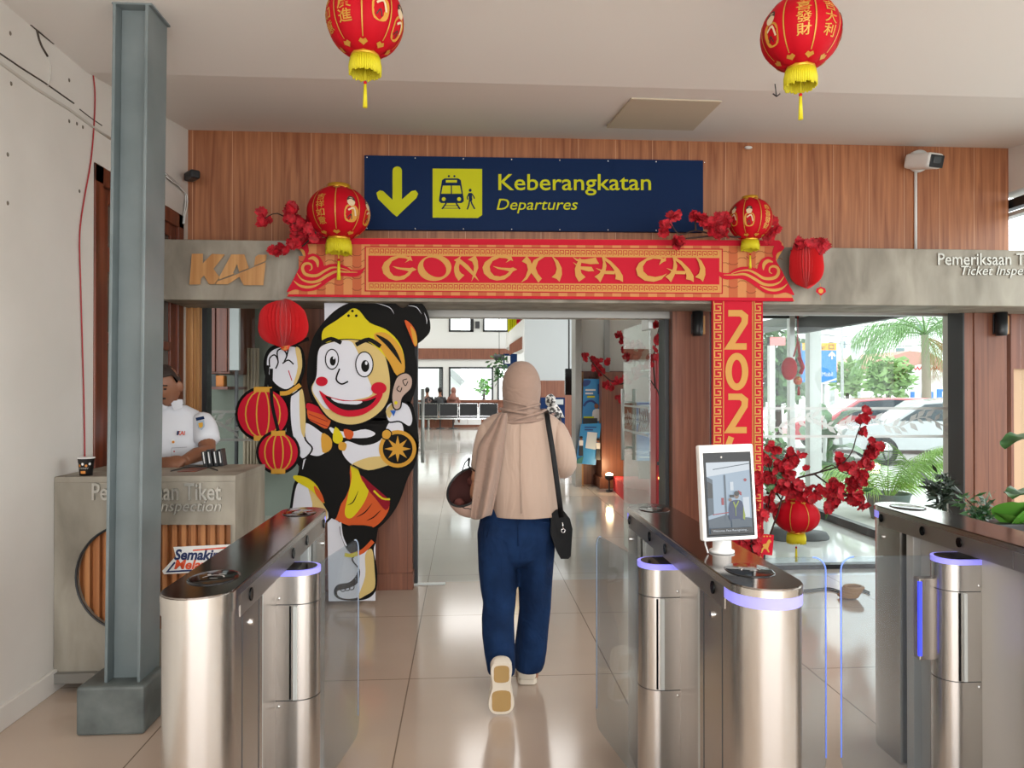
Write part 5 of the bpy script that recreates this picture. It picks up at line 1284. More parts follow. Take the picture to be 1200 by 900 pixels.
# red ornament hanging in the return glass
YO = 7.4; orn = thing('hanging_ornament', 'red fan and knot ornament hanging inside the glass beside the white mullion', 'decoration', P(932, 435, YO))
b = MB(); rings = []
for i in range(9):
    th = -1.4 + 2.8 * i / 8; rings.append([P(925, 432, YO) + Vector((10 * YO / FPX * math.cos(th) * math.cos(u), .03 * math.cos(th) * math.sin(u), 14 * YO / FPX * math.sin(th))) for u in [2 * PI * k / 20 for k in range(20)]])
b.loft(rings, m_lred); b.build('fan', parent=orn)
b = MB(); b.tube([P(935, 392, YO), P(934, 404, YO), P(930, 418, YO)], .008, 5, m_lred); b.tube([P(935, 400, YO), P(937, 416, YO), P(940, 432, YO)], .014, 6, m_lred); b.tube([P(935, 392, YO), Vector((P(935, 392, YO).x, YO, 3.0))], .003, 4, m_lred)
b.tube([P(936, 418, YO), P(941, 430, YO), P(938, 438, YO)], .022, 7, m_lred); b.build('cord', parent=orn)
b = MB(); q = P(935, 446, YO); b.ell(q, .05, .02, .045, mat('ornament_orange', '#c8501f', .5), 12, 8); b.ell(q + Vector((.0, -.015, .02)), .02, .01, .015, m_gold, 8, 6); b.build('medallion', parent=orn)
b = MB(); 
for k in range(6): b.tube([P(936 + (k - 2.5) * .2, 453, YO), P(936 + (k - 2.5) * .5, 463, YO)], .005, 4, m_lred)
b.build('tassel', parent=orn)

# --- cameras, hatch
YC = WY
cc = thing('security_camera', 'white dome-collared security camera on the timber wall with a white conduit below', 'camera', P(1078, 190, YC))
o = MB().lathe([(.001, 0), (.078, 0), (.085, .012), (.08, .05), (.001, .055)], (0, 0, 0), 28, m_white).build('mount', parent=None); o.rotation_euler = (PI / 2, 0, 0); o.location = P(1074, 190, YC); attach(o, cc)
M = Matrix.Translation(P(1082, 189, YC - .16)) @ Matrix.Rotation(math.radians(14), 4, 'Z') @ Matrix.Rotation(math.radians(14), 4, 'X')
MB().box(-.07, .07, -.12, .12, -.055, .055, m_white, M).build('housing', parent=cc, bevel=.025, seg=3)
MB().box(-.062, .062, -.126, -.118, -.05, .04, m_black, M).build('front_glass', parent=cc, bevel=.008)
MB().box(-.035, .03, -.128, -.125, -.02, .025, mat('lens_grey', '#4a4f52', .15), M).build('lens', parent=cc, bevel=.004)
MB().tube([P(1073, 200, YC - .012), P(1073, 292, YC - .012)], .011, 10, m_white).build('conduit', parent=cc)
c2 = thing('security_camera', 'small black security camera in the corner where the left wall meets the timber', 'camera', P(224, 206, 5.2))
M = Matrix.Translation(P(225, 206, 5.2)) @ Matrix.Rotation(math.radians(40), 4, 'Z')
MB().box(-.035, .035, -.07, .07, -.03, .03, m_black, M).build('housing', parent=c2, bevel=.015, seg=3)
MB().tube([P(224, 206, 5.2), P(217, 204, 5.3), (LX, 5.3, P(214, 203, 5.3).z)], .012, 8, m_white).build('bracket', parent=c2)
b = MB()
for k in range(4):
    w_ = [(192, 202 + k * 1.5), (199, 208 + k * 1.5), (206, 214 + k), (212, 221 + k * .8), (216, 228), (215 + k * .5, 240), (214, 252), (213, 262)]
    b.tube([PX(x - .6, y, LX) + Vector((.008 + .004 * k, 0, 0)) for x, y in cat_rom(w_, 3, False)], .005, 5, m_white if k % 2 else mat('cable_grey', '#8f8a84', .6))
b.tube([P(213, 190, 5.3), P(211, 196, 5.3), P(215, 201, 5.3), P(212, 206, 5.3)], .006, 5, m_white)
tag(b.build('cable_bundle'), 'bundle of pale cables running down the left wall corner', 'cable')
def ceil_pt(u, v):
    d = ray(u, v); s = (3.33 - CZ) / (5.5 - 3.89); t_ = (CZ - s * 3.89 - CAM.z) / (d.z - s * d.y); return CAM + d * t_
hp_ = [ceil_pt(*q) for q in ((740, 113.5), (846, 117), (812, 151), (711, 148))]
b = MB(); b.prism([p + Vector((0, 0, -.012)) for p in hp_], [p + Vector((0, 0, .01)) for p in hp_], mat('hatch_beige', '#c9bda9', .6)); tag(b.build('ceiling_hatch'), 'square beige access hatch in the ceiling above the navy sign', 'hatch')
sd = MB(); q = ceil_pt(877, 172); sd.ell(P(877, 173, 5.32), .03, .02, .012, m_white, 12, 8); tag(sd.build('smoke_sensor'), 'tiny white sensor at the top of the timber wall', 'sensor')
hk = MB(); q = PZ(910, 112, CZ + .01); hk.tube([P(906, 110, 3.86), P(910, 113, 3.84), P(914, 110, 3.86)], .004, 5, m_black); hk.tube([P(910, 113, 3.84), (P(910, 113, 3.84).x, 3.86, CZ)], .003, 5, m_black); tag(hk.build('ceiling_hook'), 'small black wire hook on the ceiling beside the lantern tassel', 'hook')
# wall sconces on the pillars
for u, Y, lb in ((1168, 5.3, 'black up-and-down wall lamp on the far right timber pillar'), (815, 5.33, 'black up-and-down wall lamp on the timber pillar beside the year banner')):
    t = thing('wall_lamp', lb, 'lamp', P(u, 380, Y)); c = P(u, 380, Y)
    MB().box(c.x - .035, c.x + .03, Y - .012, Y, c.z - .075, c.z + .075, m_black).build('back_plate', parent=t, bevel=.003)
    MB().lathe([(.001, -.09), (.036, -.09), (.04, -.06), (.04, .09), (.001, .09)], c + Vector((0, -.05, 0)), 20, m_black).build('lamp_body', parent=t)
    MB().box(c.x + .03, c.x + .055, Y - .06, Y, c.z - .08, c.z + .06, m_oak).build('side_plate', parent=t, bevel=.004)
# ------------------------------------------------------------------ printed cut-out figure (a plain festive lantern bearer)
YS_ = 4.97
cs = thing('cardboard_standee', 'life-size cartoon cut-out of a lantern bearer in black, yellow and orange beside the gate', 'standee', P(415, 704, YS_))
k_w = mat('print_white', '#d9dae2', .65, spec=.12); k_b = mat('print_black', '#161514', .65, spec=.12); k_y = mat('print_yellow', '#d3c322', .65, spec=.12); k_g = mat('print_ochre', '#cf9a3c', .65, spec=.12)
k_r = mat('print_red', '#c01a30', .65, spec=.12); k_o = mat('print_orange', '#cc5a2c', .65, spec=.12); k_c = mat('print_sand', '#d2b878', .65, spec=.12); k_k = mat('print_crimson', '#8a1626', .65, spec=.12); k_bl = mat('print_blue', '#2f5fae', .65, spec=.12); k_gry = mat('print_skin', '#b9a093', .65, spec=.12)
head = [(361, 455), (360, 430), (366, 398), (382, 374), (402, 358), (428, 351.5), (458, 353), (472, 361), (484, 353), (496, 357), (503, 372), (504, 388), (496, 398), (486, 408), (489, 430), (487, 455), (478, 478), (462, 494), (440, 501), (415, 503), (392, 495), (370, 478)]
torso = [(372, 478), (400, 495), (440, 490), (478, 470), (487, 490), (491, 520), (486, 545), (478, 560), (468, 588), (455, 608), (438, 622), (415, 625), (395, 610), (375, 600), (360, 590), (348, 565), (352, 545), (356, 525), (350, 505)]
armp = [(309, 432), (311, 415), (320, 405), (340, 402), (354, 408), (358, 430), (353, 452), (360, 475), (372, 478), (376, 520), (366, 540), (350, 546), (336, 512), (338, 480), (330, 463), (316, 455)]
legp = [(400, 612), (440, 608), (441, 632), (438, 645), (442, 668), (441, 690), (432, 701), (415, 704), (397, 702), (391, 694), (396, 685), (410, 682), (419, 670), (417, 655), (404, 640)]
calf = [(341, 612), (340, 592), (347, 560), (362, 558), (388, 590), (384, 612)]
b = MB()
bw_ = [(380, 351.5), (440, 352), (440, 704), (385, 704.5)]
b.prism([P(x, y, YS_ + .004) for x, y in bw_], [P(x, y, YS_ + .024) for x, y in bw_], k_w, mat('board_edge', '#d8d4cc', .7))
for s, sm in ((head, 4), (torso, 3), (armp, 4), (legp, 4), (calf, 3), (oval(308, 485, 32.5, 32.5), 0), (oval(326, 530, 26, 26), 0), (oval(466, 526, 24.5, 24.5), 0)):
    q = cat_rom(s, sm) if sm else s
    b.prism([P(p.x, p.y, YS_) for p in q], [P(p.x, p.y, YS_ + .02) for p in q], k_b, MATS['board_edge'])
b.prism([P(x, y, YS_ + .02) for x, y in ((395, 690), (425, 690), (425, 704), (395, 704))], [Vector((P(x, y, YS_).x, YS_ + .3, P(x, y, YS_).z)) for x, y in ((395, 690), (425, 690), (425, 704), (395, 704))], MATS['board_edge'])
b.build('board', parent=cs)
a = Art(on_plane(YS_, .00045))
OL = lambda pts, f, w=2.2, sm=5: a.outlined(pts, f, k_b, w, sm)
# left calf, body, sash
a.poly([(343, 611), (343, 594), (348, 568), (358, 563), (372, 576), (383, 596), (381, 611)], k_w, 3); a.poly([(360, 566), (372, 576), (383, 596), (381, 611), (366, 611), (366, 590)], k_c, 3)
a.poly([(411, 543), (418, 546), (424, 560), (438, 572), (452, 586), (456, 596), (446, 612), (432, 620), (415, 618), (395, 610), (390, 603), (400, 590), (408, 575)], k_o, 4)
a.poly([(411, 543), (419, 549), (424, 563), (432, 573), (426, 590), (412, 607), (404, 602), (408, 580), (412, 560)], k_y, 4)
a.poly([(423, 557), (436, 568), (450, 580), (457, 588), (452, 598), (440, 584), (430, 572)], k_k, 3); a.stroke([(438, 575), (448, 584), (457, 585)], 2.2, k_y, 3)
for s in ([(420, 575), (414, 588), (407, 592)], [(436, 590), (428, 600), (418, 606)], [(446, 598), (438, 606), (430, 610)]): a.stroke(s, 1.3, k_b, 4, taper=True)
# raised knee
a.poly([(352, 567), (352, 537), (362, 523), (380, 518), (398, 525), (408, 545), (410, 570), (400, 590), (392, 609), (380, 593), (366, 567)], k_b, 4); a.stroke([(354.5, 550), (358, 536), (367, 526), (378, 521)], 2.6, k_w, 4, taper=True)
a.poly([(345, 557), (360, 560), (372, 570), (380, 588), (377, 588), (365, 575), (346, 563)], k_y, 4); a.poly([(368, 569), (376, 577), (380, 588), (377, 588), (370, 579)], k_o, 3)
# supporting leg and foot
a.poly([(403, 617), (436, 617), (437, 630), (431, 642), (412, 648), (404, 634)], k_b, 3)
a.stroke([(399, 612), (401, 628), (406, 640)], 2, k_w, 4)
OL([(413, 654), (434, 644), (438, 668), (438, 688), (428, 698), (410, 702.5), (397, 700), (395, 692), (406, 689), (418, 683), (421, 668)], k_w, 1.6)
a.poly([(428, 650), (436, 644), (439, 668), (439, 689), (428, 698), (420, 700), (428, 675)], k_c, 4)
a.stroke([(411, 651), (425, 646), (437, 634)], 5, k_o, 4); a.stroke([(404, 650), (412, 651), (419, 648)], 4.5, k_y, 4)
for x in (402, 407, 412): a.stroke(oval(x, 690 - (x - 402) * .2, 3, 3.2), 1.1, k_b, closed=True)
# arm on the right side of the figure with the disc
OL([(405, 516), (425, 521), (445, 515), (455, 495), (468, 492), (474, 505), (468, 530), (456, 546), (432, 552), (412, 545), (400, 530)], k_w, 2)
a.poly([(412, 545), (432, 536), (456, 534), (466, 530), (456, 546), (432, 552)], k_c, 4); a.stroke([(413, 545), (432, 552), (456, 546)], 2, k_b, 4)
OL([(452, 478), (462, 470), (478, 474), (484, 490), (480, 500), (468, 494), (455, 494)], k_w, 1.8); a.poly([(452, 482), (458, 474), (462, 472), (457, 490)], k_c, 3)
a.poly(oval(466, 526, 22, 22), k_g); a.poly(oval(466, 526, 17.5, 17.5), k_b)
st = []
for i in range(16):
    r = 15.5 if i % 2 == 0 else 6.2; st.append((466 + r * math.sin(PI * i / 8), 526 - r * math.cos(PI * i / 8)))
a.poly(st, k_g)
OL([(448, 506), (454, 503), (459, 508), (455, 515), (448, 513)], k_g, 1.3, 4)
# cloth at the chest, cuff, near hand
a.poly([(385, 500), (398, 505), (412, 506), (428, 503), (440, 508), (430, 513), (405, 513), (392, 510)], k_w, 3)
a.poly([(393, 500), (402, 512), (398, 520), (390, 516)], k_y, 3); a.poly([(403, 503), (414, 506), (412, 514), (405, 513)], k_o, 3); a.poly([(398, 518), (406, 520), (404, 528), (397, 526)], k_g, 3)
OL([(350, 508), (351, 499), (358, 495), (366, 498), (377, 506), (388, 514), (387, 526), (374, 535), (360, 532), (352, 522)], k_w, 1.8)
a.poly([(377, 508), (388, 514), (388, 526), (378, 530)], k_g, 3)
OL([(361, 472), (378, 479), (390, 484), (384, 503), (371, 498), (360, 490)], k_o, 2, 3); a.poly([(361, 472), (378, 479), (390, 484), (388, 489), (375, 485), (360, 480)], k_r, 3)
for v in (487, 493):
    a.stroke([(362, v - 2), (372, v + 2.5), (384, v + 7)], .8, k_k, 3)
# raised arm with hand
OL([(341, 462), (353, 457), (358, 480), (357, 512), (366, 526), (354, 538), (345, 520), (340, 492)], k_w, 2)
a.poly([(351, 459), (355, 458), (358, 482), (357, 512), (352, 500)], k_c, 3)
OL([(312, 432), (313, 417), (322, 408), (340, 405), (352, 410), (354, 430), (348, 448), (336, 457), (324, 452), (316, 442)], k_w, 2.2)
a.poly([(346, 408), (352, 410), (354, 430), (348, 448), (344, 450), (349, 430)], k_c, 3)
for s in ([(316, 430), (316, 420), (322, 416), (326, 424), (323, 432)], [(326, 424), (325, 412), (331, 409), (336, 416), (333, 424)], [(336, 418), (338, 408)], [(331, 426), (338, 422), (344, 427)]): a.stroke(s, 1.6, k_b, 5)
a.stroke([(328, 461), (338, 460), (352, 451)], 5, k_g, 4); a.stroke([(330, 465), (340, 464), (354, 454)], 2, k_b, 4); a.stroke([(338, 434), (342, 446)], 1, k_r)
a.stroke([(345, 405), (352, 400), (362, 397)], 4.5, k_b, 3)
# two printed lanterns
a.stroke([(314, 428), (312, 448), (311, 456)], 4, k_b, 3); a.stroke([(318, 432), (318, 470), (326, 508)], 4, k_b, 3)
for (cx, cy, r) in ((308, 485, 29.5), (326, 530, 23)):
    if r < 25: a.poly(oval(cx, cy, r + 3, r + 3), k_b)
    a.poly(oval(cx, cy, r, r * .98), k_r)
    for f in (-.55, -.2, .2, .55): a.stroke([(cx + r * f * math.cos(t) * 1.25, cy + r * .96 * math.sin(t)) for t in [(-1.5 + 3 * i / 10) for i in range(11)]], 1.6, k_g)
    for s in (-1, 1): a.rect(cx - r * .36, cy + s * r * .97 - 3, cx + r * .36, cy + s * r * .97 + 3, k_g)
a.stroke([(318, 455), (319, 475), (326, 505)], 4, k_b, 3)
# head: hair tie, band, a simple smiling face
a.poly([(474, 376), (480, 378), (487, 388), (489, 402), (486, 406), (481, 394)], k_o, 3); a.poly([(481, 382), (487, 390), (489, 402), (486, 405), (483, 394)], k_g, 3)
OL([(370, 440), (372, 412), (382, 402), (410, 397), (434, 402), (450, 414), (456, 432), (458, 452), (455, 470), (444, 485), (425, 496), (405, 498), (385, 490), (370, 470), (364, 455)], k_c, 2)
a.poly([(371, 440), (373, 412), (383, 403), (408, 399), (418, 410), (430, 440), (436, 462), (410, 470), (385, 480), (371, 466), (366, 455)], k_w, 4)
a.poly([(377, 395), (380, 385), (395, 375), (407, 366), (413, 361.5), (421, 364), (433, 378), (452, 386), (466, 399), (473, 415), (474, 436), (465, 440), (456, 424), (444, 410), (430, 400), (412, 397), (394, 398), (380, 402)], k_y, 3)
a.poly([(438, 392), (452, 390), (466, 402), (473, 417), (474, 436), (465, 440), (456, 424), (446, 408)], k_g, 3); a.poly([(440, 392), (454, 398), (464, 410), (471, 427), (462, 416), (452, 404)], k_b, 3)
for x, y in ((413, 364.5), (408.5, 370), (417.5, 370)): a.poly(oval(x, y, 1.6, 1.6), k_b)
a.stroke([(376, 402), (388, 397), (400, 402)], 4.5, k_b, 4); a.stroke([(417, 404), (432, 398), (446, 406)], 5, k_b, 4)
for cx, cy, rx, ry in ((389, 421, 7, 11), (427, 427, 9.5, 14)):
    a.poly(oval(cx, cy, rx + 1.3, ry + 1.3), k_b); a.poly(oval(cx, cy, rx, ry), k_w); a.poly(oval(cx + 1, cy + 2, rx * .5, ry * .5), k_b); a.poly(oval(cx + 2.2, cy - 1.5, rx * .15, ry * .15), k_w)
for cx, cy, r in ((377, 447, 7), (444, 455, 9)): a.poly(oval(cx, cy, r, r * .8), k_r)
a.stroke([(398, 432), (394, 444), (400, 450), (408, 447)], 1.8, k_b, 5)
a.poly([(374, 458), (384, 464), (405, 469), (428, 468), (448, 460), (442, 474), (425, 486), (404, 488), (386, 479)], k_r, 4); a.poly([(381, 464), (400, 470), (428, 470), (441, 466), (430, 477), (408, 481), (392, 475)], k_b, 4); a.poly([(388, 466.5), (402, 470), (424, 470), (418, 474), (396, 472)], k_w, 3)
OL([(466, 441), (476, 437), (483, 443), (482, 455), (472, 466), (469, 478), (462, 479), (459, 466), (461, 452)], k_gry, 1.6)
a.stroke([(477, 444), (472, 446), (475, 452), (478, 447)], 1, k_b, 4); a.stroke([(468, 452), (465, 456), (469, 459), (471, 454)], 1, k_b, 4)
a.poly([(457, 481), (464, 481), (461.5, 488)], k_bl); a.poly(oval(464, 472, 2, 2), k_y)
for s in ([(440, 355), (456, 360), (462, 368)], [(478, 358), (488, 360), (494, 368)], [(497, 366), (500, 374), (500, 380)]): a.stroke(s, .8, k_w, 4, taper=True)
a.mb.build('print', parent=cs, fix=False)

# ------------------------------------------------------------------ people
def ring(c, rx, ry, n=28, ph=0, fold=0, nf=7, tilt=0.0, pw=1.0):
    out = []
    for k in range(n):
        u = 2 * PI * k / n; f = 1 + fold * math.sin(nf * u + ph) + fold * .5 * math.sin((nf * 2 - 1) * u + ph * 2)
        cu, su = math.cos(u), math.sin(u)
        x = rx * math.copysign(abs(cu) ** pw, cu) * f; y = ry * math.copysign(abs(su) ** pw, su) * f
        out.append(Vector((c[0] + x, c[1] + y, c[2] + tilt * x)))
    return out
def pxring(cx, py, w, Y, ry, **k): c = P(cx, py, Y); return ring(c, w / 2 * Y / FPX, ry, **k)
def head_mesh(b, M, m, rx=.074, ry=.094, rz=.118):
    rows, seg = 26, 32; rings = []
    for i in range(rows + 1):
        th = -PI / 2 + PI * i / rows; r = max(math.cos(th), .03); z = math.sin(th); ring_ = []
        for k in range(seg):
            u = 2 * PI * k / seg; sx, sy = math.cos(u), math.sin(u); fx = 1.0
            if z < 0: fx = 1 - .30 * (-z) ** 1.6
            x = rx * r * sx * fx; y = ry * r * sy * (1 - .12 * max(0, -z)); zz = rz * z
            if sy > 0:
                fr = sy ** 3
                def g(x0, z0, wx, wz): return math.exp(-((x / rx - x0) / wx) ** 2 - ((z - z0) / wz) ** 2)
                y += fr * (.022 * g(0, -.18, .16, .15) + .012 * g(0, .0, .12, .2) - .012 * (g(.42, .06, .2, .11) + g(-.42, .06, .2, .11)) + .007 * g(0, .24, .8, .1) + .008 * g(0, -.50, .3, .07) - .005 * g(0, -.44, .35, .025) + .008 * g(0, -.82, .3, .14))
            ring_.append(M @ Vector((x, y, zz)))
        rings.append(ring_)
    b.loft(rings, m)
    for s in (-1, 1):
        b.ell(M @ Vector((s * (rx + .006), -.006, -.006)), .014, .02, .034, m, 12, 8, M.to_3x3().to_4x4() @ Matrix.Rotation(s * .35, 4, 'Z'))
def hand(b, wrist, d, n, L, m, curl=.6, side=1):
    """palm, four curled fingers and a thumb. d: pointing direction, n: back of the hand."""
    d = Vector(d).normalized(); n = (Vector(n) - d * Vector(n).dot(d)).normalized(); s = d.cross(n) * side
    w = Vector(wrist); P0 = w + d * L * .28
    M = Matrix((s, d, n)).transposed()
    b.ell(w + d * L * .27, L * .23, L * .31, L * .10, m, 14, 10, M)
    for k, (o, ln) in enumerate(((-.165, .40), (-.055, .46), (.055, .43), (.16, .33))):
        p = w + d * L * .50 + s * L * o; c = d; pts = [p - d * L * .16, p]; q = p
        for j in range(3):
            ang_ = curl * (j + 1) * .75; dd = (d * math.cos(ang_) - n * math.sin(ang_)).normalized(); q = q + dd * L * ln * (.44, .32, .24)[j]; pts.append(q)
        b.tube(pts, [L * .05, L * .05, L * .047, L * .043, L * .033], 8, m)
    p = w + d * L * .14 - s * L * .17; b.tube([p, p + (d * .5 - s * .75 - n * .15) * L * .2, p + (d * 1.2 - s * .85 - n * .45) * L * .26, p + (d * 1.9 - s * .7 - n * .8) * L * .27], [L * .068, L * .062, L * .052, L * .038], 8, m)
def fuse(o, v):
    r = o.modifiers.new('r', 'REMESH'); r.mode = 'VOXEL'; r.voxel_size = v; r.use_smooth_shade = True
    s = o.modifiers.new('s', 'SMOOTH'); s.factor = .5; s.iterations = 2; return o

# --- the woman walking through the gate
m_skin2 = mat('skin_light_brown', '#a87458', .5)
m_hij = mat('scarf_taupe', '#92796b', .85, sheen=.15); m_blo = mat('blouse_beige', '#ad9585', .85, sheen=.15)
m_jean = mat('denim_blue', '#1c3a66', .85, spec=.15); noise_color(m_jean, '#0f2342', '#173056', (1, 1, 1), 7, 6)
def wrinkles(m, scale, strength, dist=1.2):
    n, l = nodes(m); b = n['Principled BSDF']; tc = n.new('ShaderNodeTexCoord'); mp = n.new('ShaderNodeMapping'); mp.inputs['Scale'].default_value = scale
    nz = n.new('ShaderNodeTexNoise'); nz.inputs['Scale'].default_value = 1; nz.inputs['Detail'].default_value = 2; nz.inputs['Distortion'].default_value = dist
    bp = n.new('ShaderNodeBump'); bp.inputs['Strength'].default_value = strength; bp.inputs['Distance'].default_value = .03
    l.new(tc.outputs['Object'], mp.inputs[0]); l.new(mp.outputs[0], nz.inputs['Vector']); l.new(nz.outputs['Fac'], bp.inputs['Height']); l.new(bp.outputs[0], b.inputs['Normal'])
wrinkles(m_jean, (9, 9, 7), .55); wrinkles(m_blo, (14, 14, 3), .45, .8); wrinkles(m_hij, (10, 10, 14), .3)
m_shoe = mat('shoe_cream', '#e6dccb', .6); m_sole = mat('sole_tan', '#b5945e', .7)
YW = 3.56
wm = thing('person', 'person in a taupe headscarf, beige blouse and blue jeans walking away through the gate', 'person', (P(610, 803, YW).x, YW, 0))
b = MB()
hc = P(611, 453, 3.60)
b.tube([P(606, 628, 3.57), P(607, 600, 3.57), P(609, 560, 3.56), P(611, 520, 3.57), P(611, 495, 3.58)], [.13, .12, .12, .135, .10], 14, m_skin2, sx=.7, up=(1, 0, 0))
b.tube([P(611, 498, 3.58), P(611, 478, 3.59)], [.06, .052], 12, m_skin2)
head_mesh(b, Matrix.Translation(hc), m_skin2)
Lw = [P(577, 499, 3.57), P(568, 528, 3.54), P(562, 550, 3.51), P(557, 564, 3.49)]; Rw = [P(646, 498, 3.57), P(661, 530, 3.53), P(663, 547, 3.55), P(652, 541, 3.72), P(640, 532, 3.82)]
b.tube(Lw, [.05, .044, .036, .026], 10, m_skin2); b.tube(Rw, [.05, .042, .034, .032, .026], 10, m_skin2)
hand(b, P(557, 564, 3.49), (-.2, .05, -1), (-1, -.3, 0), .15, m_skin2, .9, 1); hand(b, Rw[-1], (-.5, .6, .3), (0, -.5, 1), .17, m_skin2, .8, -1)
LL = [P(588, 625, 3.57), P(585, 665, 3.55), P(584, 708, 3.53), P(586, 750, 3.43), P(587, 778, 3.36)]; RL = [P(628, 625, 3.57), P(628, 665, 3.58), P(627, 712, 3.60), P(623, 755, 3.61), P(621, 796, 3.62)]
for L in (LL, RL): b.tube(L, [.095, .085, .06, .052, .04], 12, m_skin2)
fuse(b.build('body', parent=wm), .009)
# jeans: each leg and the seat in one garment
b = MB()
def leg(rows, ph): b.loft([pxring(cx, py, w, Y, ry, n=28, ph=ph + i * .5, fold=.02 + .008 * (i % 3), nf=5) for i, (cx, py, w, Y, ry) in enumerate(rows)], m_jean)
leg([(588, 606, 50, 3.56, .11), (585, 625, 52, 3.56, .125), (584, 645, 50, 3.56, .125), (583.5, 668, 46, 3.55, .115), (584, 690, 42, 3.54, .10), (585, 706, 38, 3.52, .09), (583.5, 722, 38, 3.48, .088), (584, 742, 38, 3.43, .09), (586, 765, 36, 3.385, .085), (587.5, 783, 33, 3.36, .078), (588, 789, 31, 3.355, .072)], .3)
leg([(628, 606, 46, 3.56, .11), (627, 625, 46, 3.56, .125), (627, 645, 45, 3.57, .12), (627, 668, 42, 3.58, .115), (627, 692, 39, 3.59, .105), (627, 712, 37, 3.60, .1), (624.5, 735, 37, 3.60, .1), (622, 760, 38, 3.60, .105), (621, 774, 36, 3.60, .1), (619.5, 783, 33, 3.60, .092)], 1.6)
b.loft([pxring(608, 592, 82, 3.56, .115, fold=.01), pxring(607, 606, 86, 3.56, .125, fold=.01), pxring(606, 625, 88, 3.56, .138, fold=.01), pxring(606, 640, 88, 3.56, .135, fold=.012), pxring(606, 652, 82, 3.56, .12, fold=.012), pxring(606, 660, 62, 3.56, .09)], m_jean)
jn = b.build('jeans', parent=wm); fuse(jn, .008)
b = MB(); b.tube([P(591, 612, 3.42), P(575, 611, 3.425), P(570, 630, 3.43)], .0025, 5, m_jean); b.tube([P(626, 611, 3.42), P(644, 613, 3.43)], .0025, 5, m_jean); b.tube([P(607, 603, 3.425), P(607, 640, 3.42)], .0025, 5, m_jean); b.build('pocket_seam', parent=jn)
# shoes
def shoe(M, nm):
    rows = []
    for (y, wz, hh, zc) in ((-.118, .022, .032, .03), (-.112, .034, .055, .038), (-.09, .041, .075, .045), (-.05, .041, .078, .045), (0, .039, .066, .04), (.04, .045, .055, .035), (.08, .048, .046, .03), (.11, .040, .038, .026), (.13, .022, .026, .02)):
        rows.append([M @ Vector((wz * math.cos(u) * 1.0, y, max(.012, zc + hh * .6 * math.sin(u)))) for u in [2 * PI * k / 20 for k in range(20)]])
    b = MB(); b.loft(rows, m_shoe); o = b.build(nm, parent=wm)
    prof = [(-.122, .016), (-.118, .030), (-.09, .040), (-.04, .036), (0, .034), (.04, .043), (.085, .049), (.115, .042), (.134, .022)]
    pts = [(-w, y) for y, w in prof] + [(w, y) for y, w in reversed(prof)]; pts = cat_rom(pts, 3)
    b = MB(); b.prism([M @ Vector((p.x, p.y, 0)) for p in pts], [M @ Vector((p.x * 1.02, p.y * 1.01, .024)) for p in pts], m_shoe); s = b.build('midsole', parent=o)
    b = MB()
    for (y0, y1, ww) in ((-.105, -.03, .029), (.02, .115, .036)):
        pts = cat_rom([(-ww * .8, y0), (-ww, (y0 + y1) / 2), (-ww * .8, y1), (ww * .8, y1), (ww, (y0 + y1) / 2), (ww * .8, y0)], 4)
        b.prism([M @ Vector((p.x, p.y, -.003)) for p in pts], [M @ Vector((p.x, p.y, .002)) for p in pts], m_sole)
    lab(b.build('outsole', parent=o), 'tan rubber tread')
rh = PZ(620, 803, 0)
shoe(Matrix.Translation((rh.x, rh.y + .12, .004)) @ Matrix.Rotation(math.radians(-4), 4, 'Z') @ Matrix.Diagonal((1.2, 1, 1.05, 1)), 'shoe')
tl_ = P(587, 833, 3.285); hl = P(587, 775, 3.25)
dy_ = (Vector((tl_.x, 3.30, .012)) - Vector((hl.x, 3.245, .245))).normalized()     # heel to toe, pointing down
zz_ = Vector((0, 1, 0)); zz_ = (zz_ - dy_ * zz_.dot(dy_)).normalized(); xx_ = dy_.cross(zz_)
Ms = Matrix((xx_, dy_, zz_)).transposed().to_4x4(); Ms.translation = Vector((tl_.x, 3.245, .010)) - dy_ * .134; Ms = Ms @ Matrix.Diagonal((1.16, 1, 1, 1))
shoe(Ms, 'shoe')
# blouse with sleeves
b = MB()
b.loft([pxring(612, 481, 44, 3.58, .075), pxring(612, 486, 72, 3.575, .09), pxring(611, 492, 92, 3.57, .105, pw=.9), pxring(611, 502, 99, 3.565, .118, fold=.006), pxring(611, 520, 98, 3.56, .125, fold=.010), pxring(611, 545, 92, 3.555, .13, fold=.016, nf=8, ph=.5),
        pxring(612, 570, 88, 3.55, .14, fold=.022, nf=8, ph=.6), pxring(614, 590, 86, 3.55, .148, fold=.028, nf=8, ph=.7), pxring(615, 602, 84, 3.55, .152, fold=.032, nf=8, ph=.8)], m_blo, True, True, False)
sl = [P(644, 494, 3.57), P(653, 510, 3.55), P(660, 532, 3.53), P(664, 549, 3.53), P(657, 550, 3.62), P(648, 541, 3.74), P(642, 534, 3.80)]
b.tube(sl, [.055, .066, .066, .060, .058, .05, .045], 14, m_blo)
b.tube([P(577, 494, 3.57), P(570, 512, 3.55), P(565, 538, 3.53), P(560, 558, 3.505)], [.055, .058, .054, .044], 14, m_blo)
bl_ = b.build('blouse', parent=wm)
s_ = bl_.modifiers.new('sub', 'SUBSURF'); s_.levels = 1; s_.render_levels = 1
b = MB(); b.tube([P(610, 497, 3.435), P(610, 540, 3.42), P(611, 602, 3.39)], .0025, 5, m_blo); b.build('back_seam', parent=bl_)
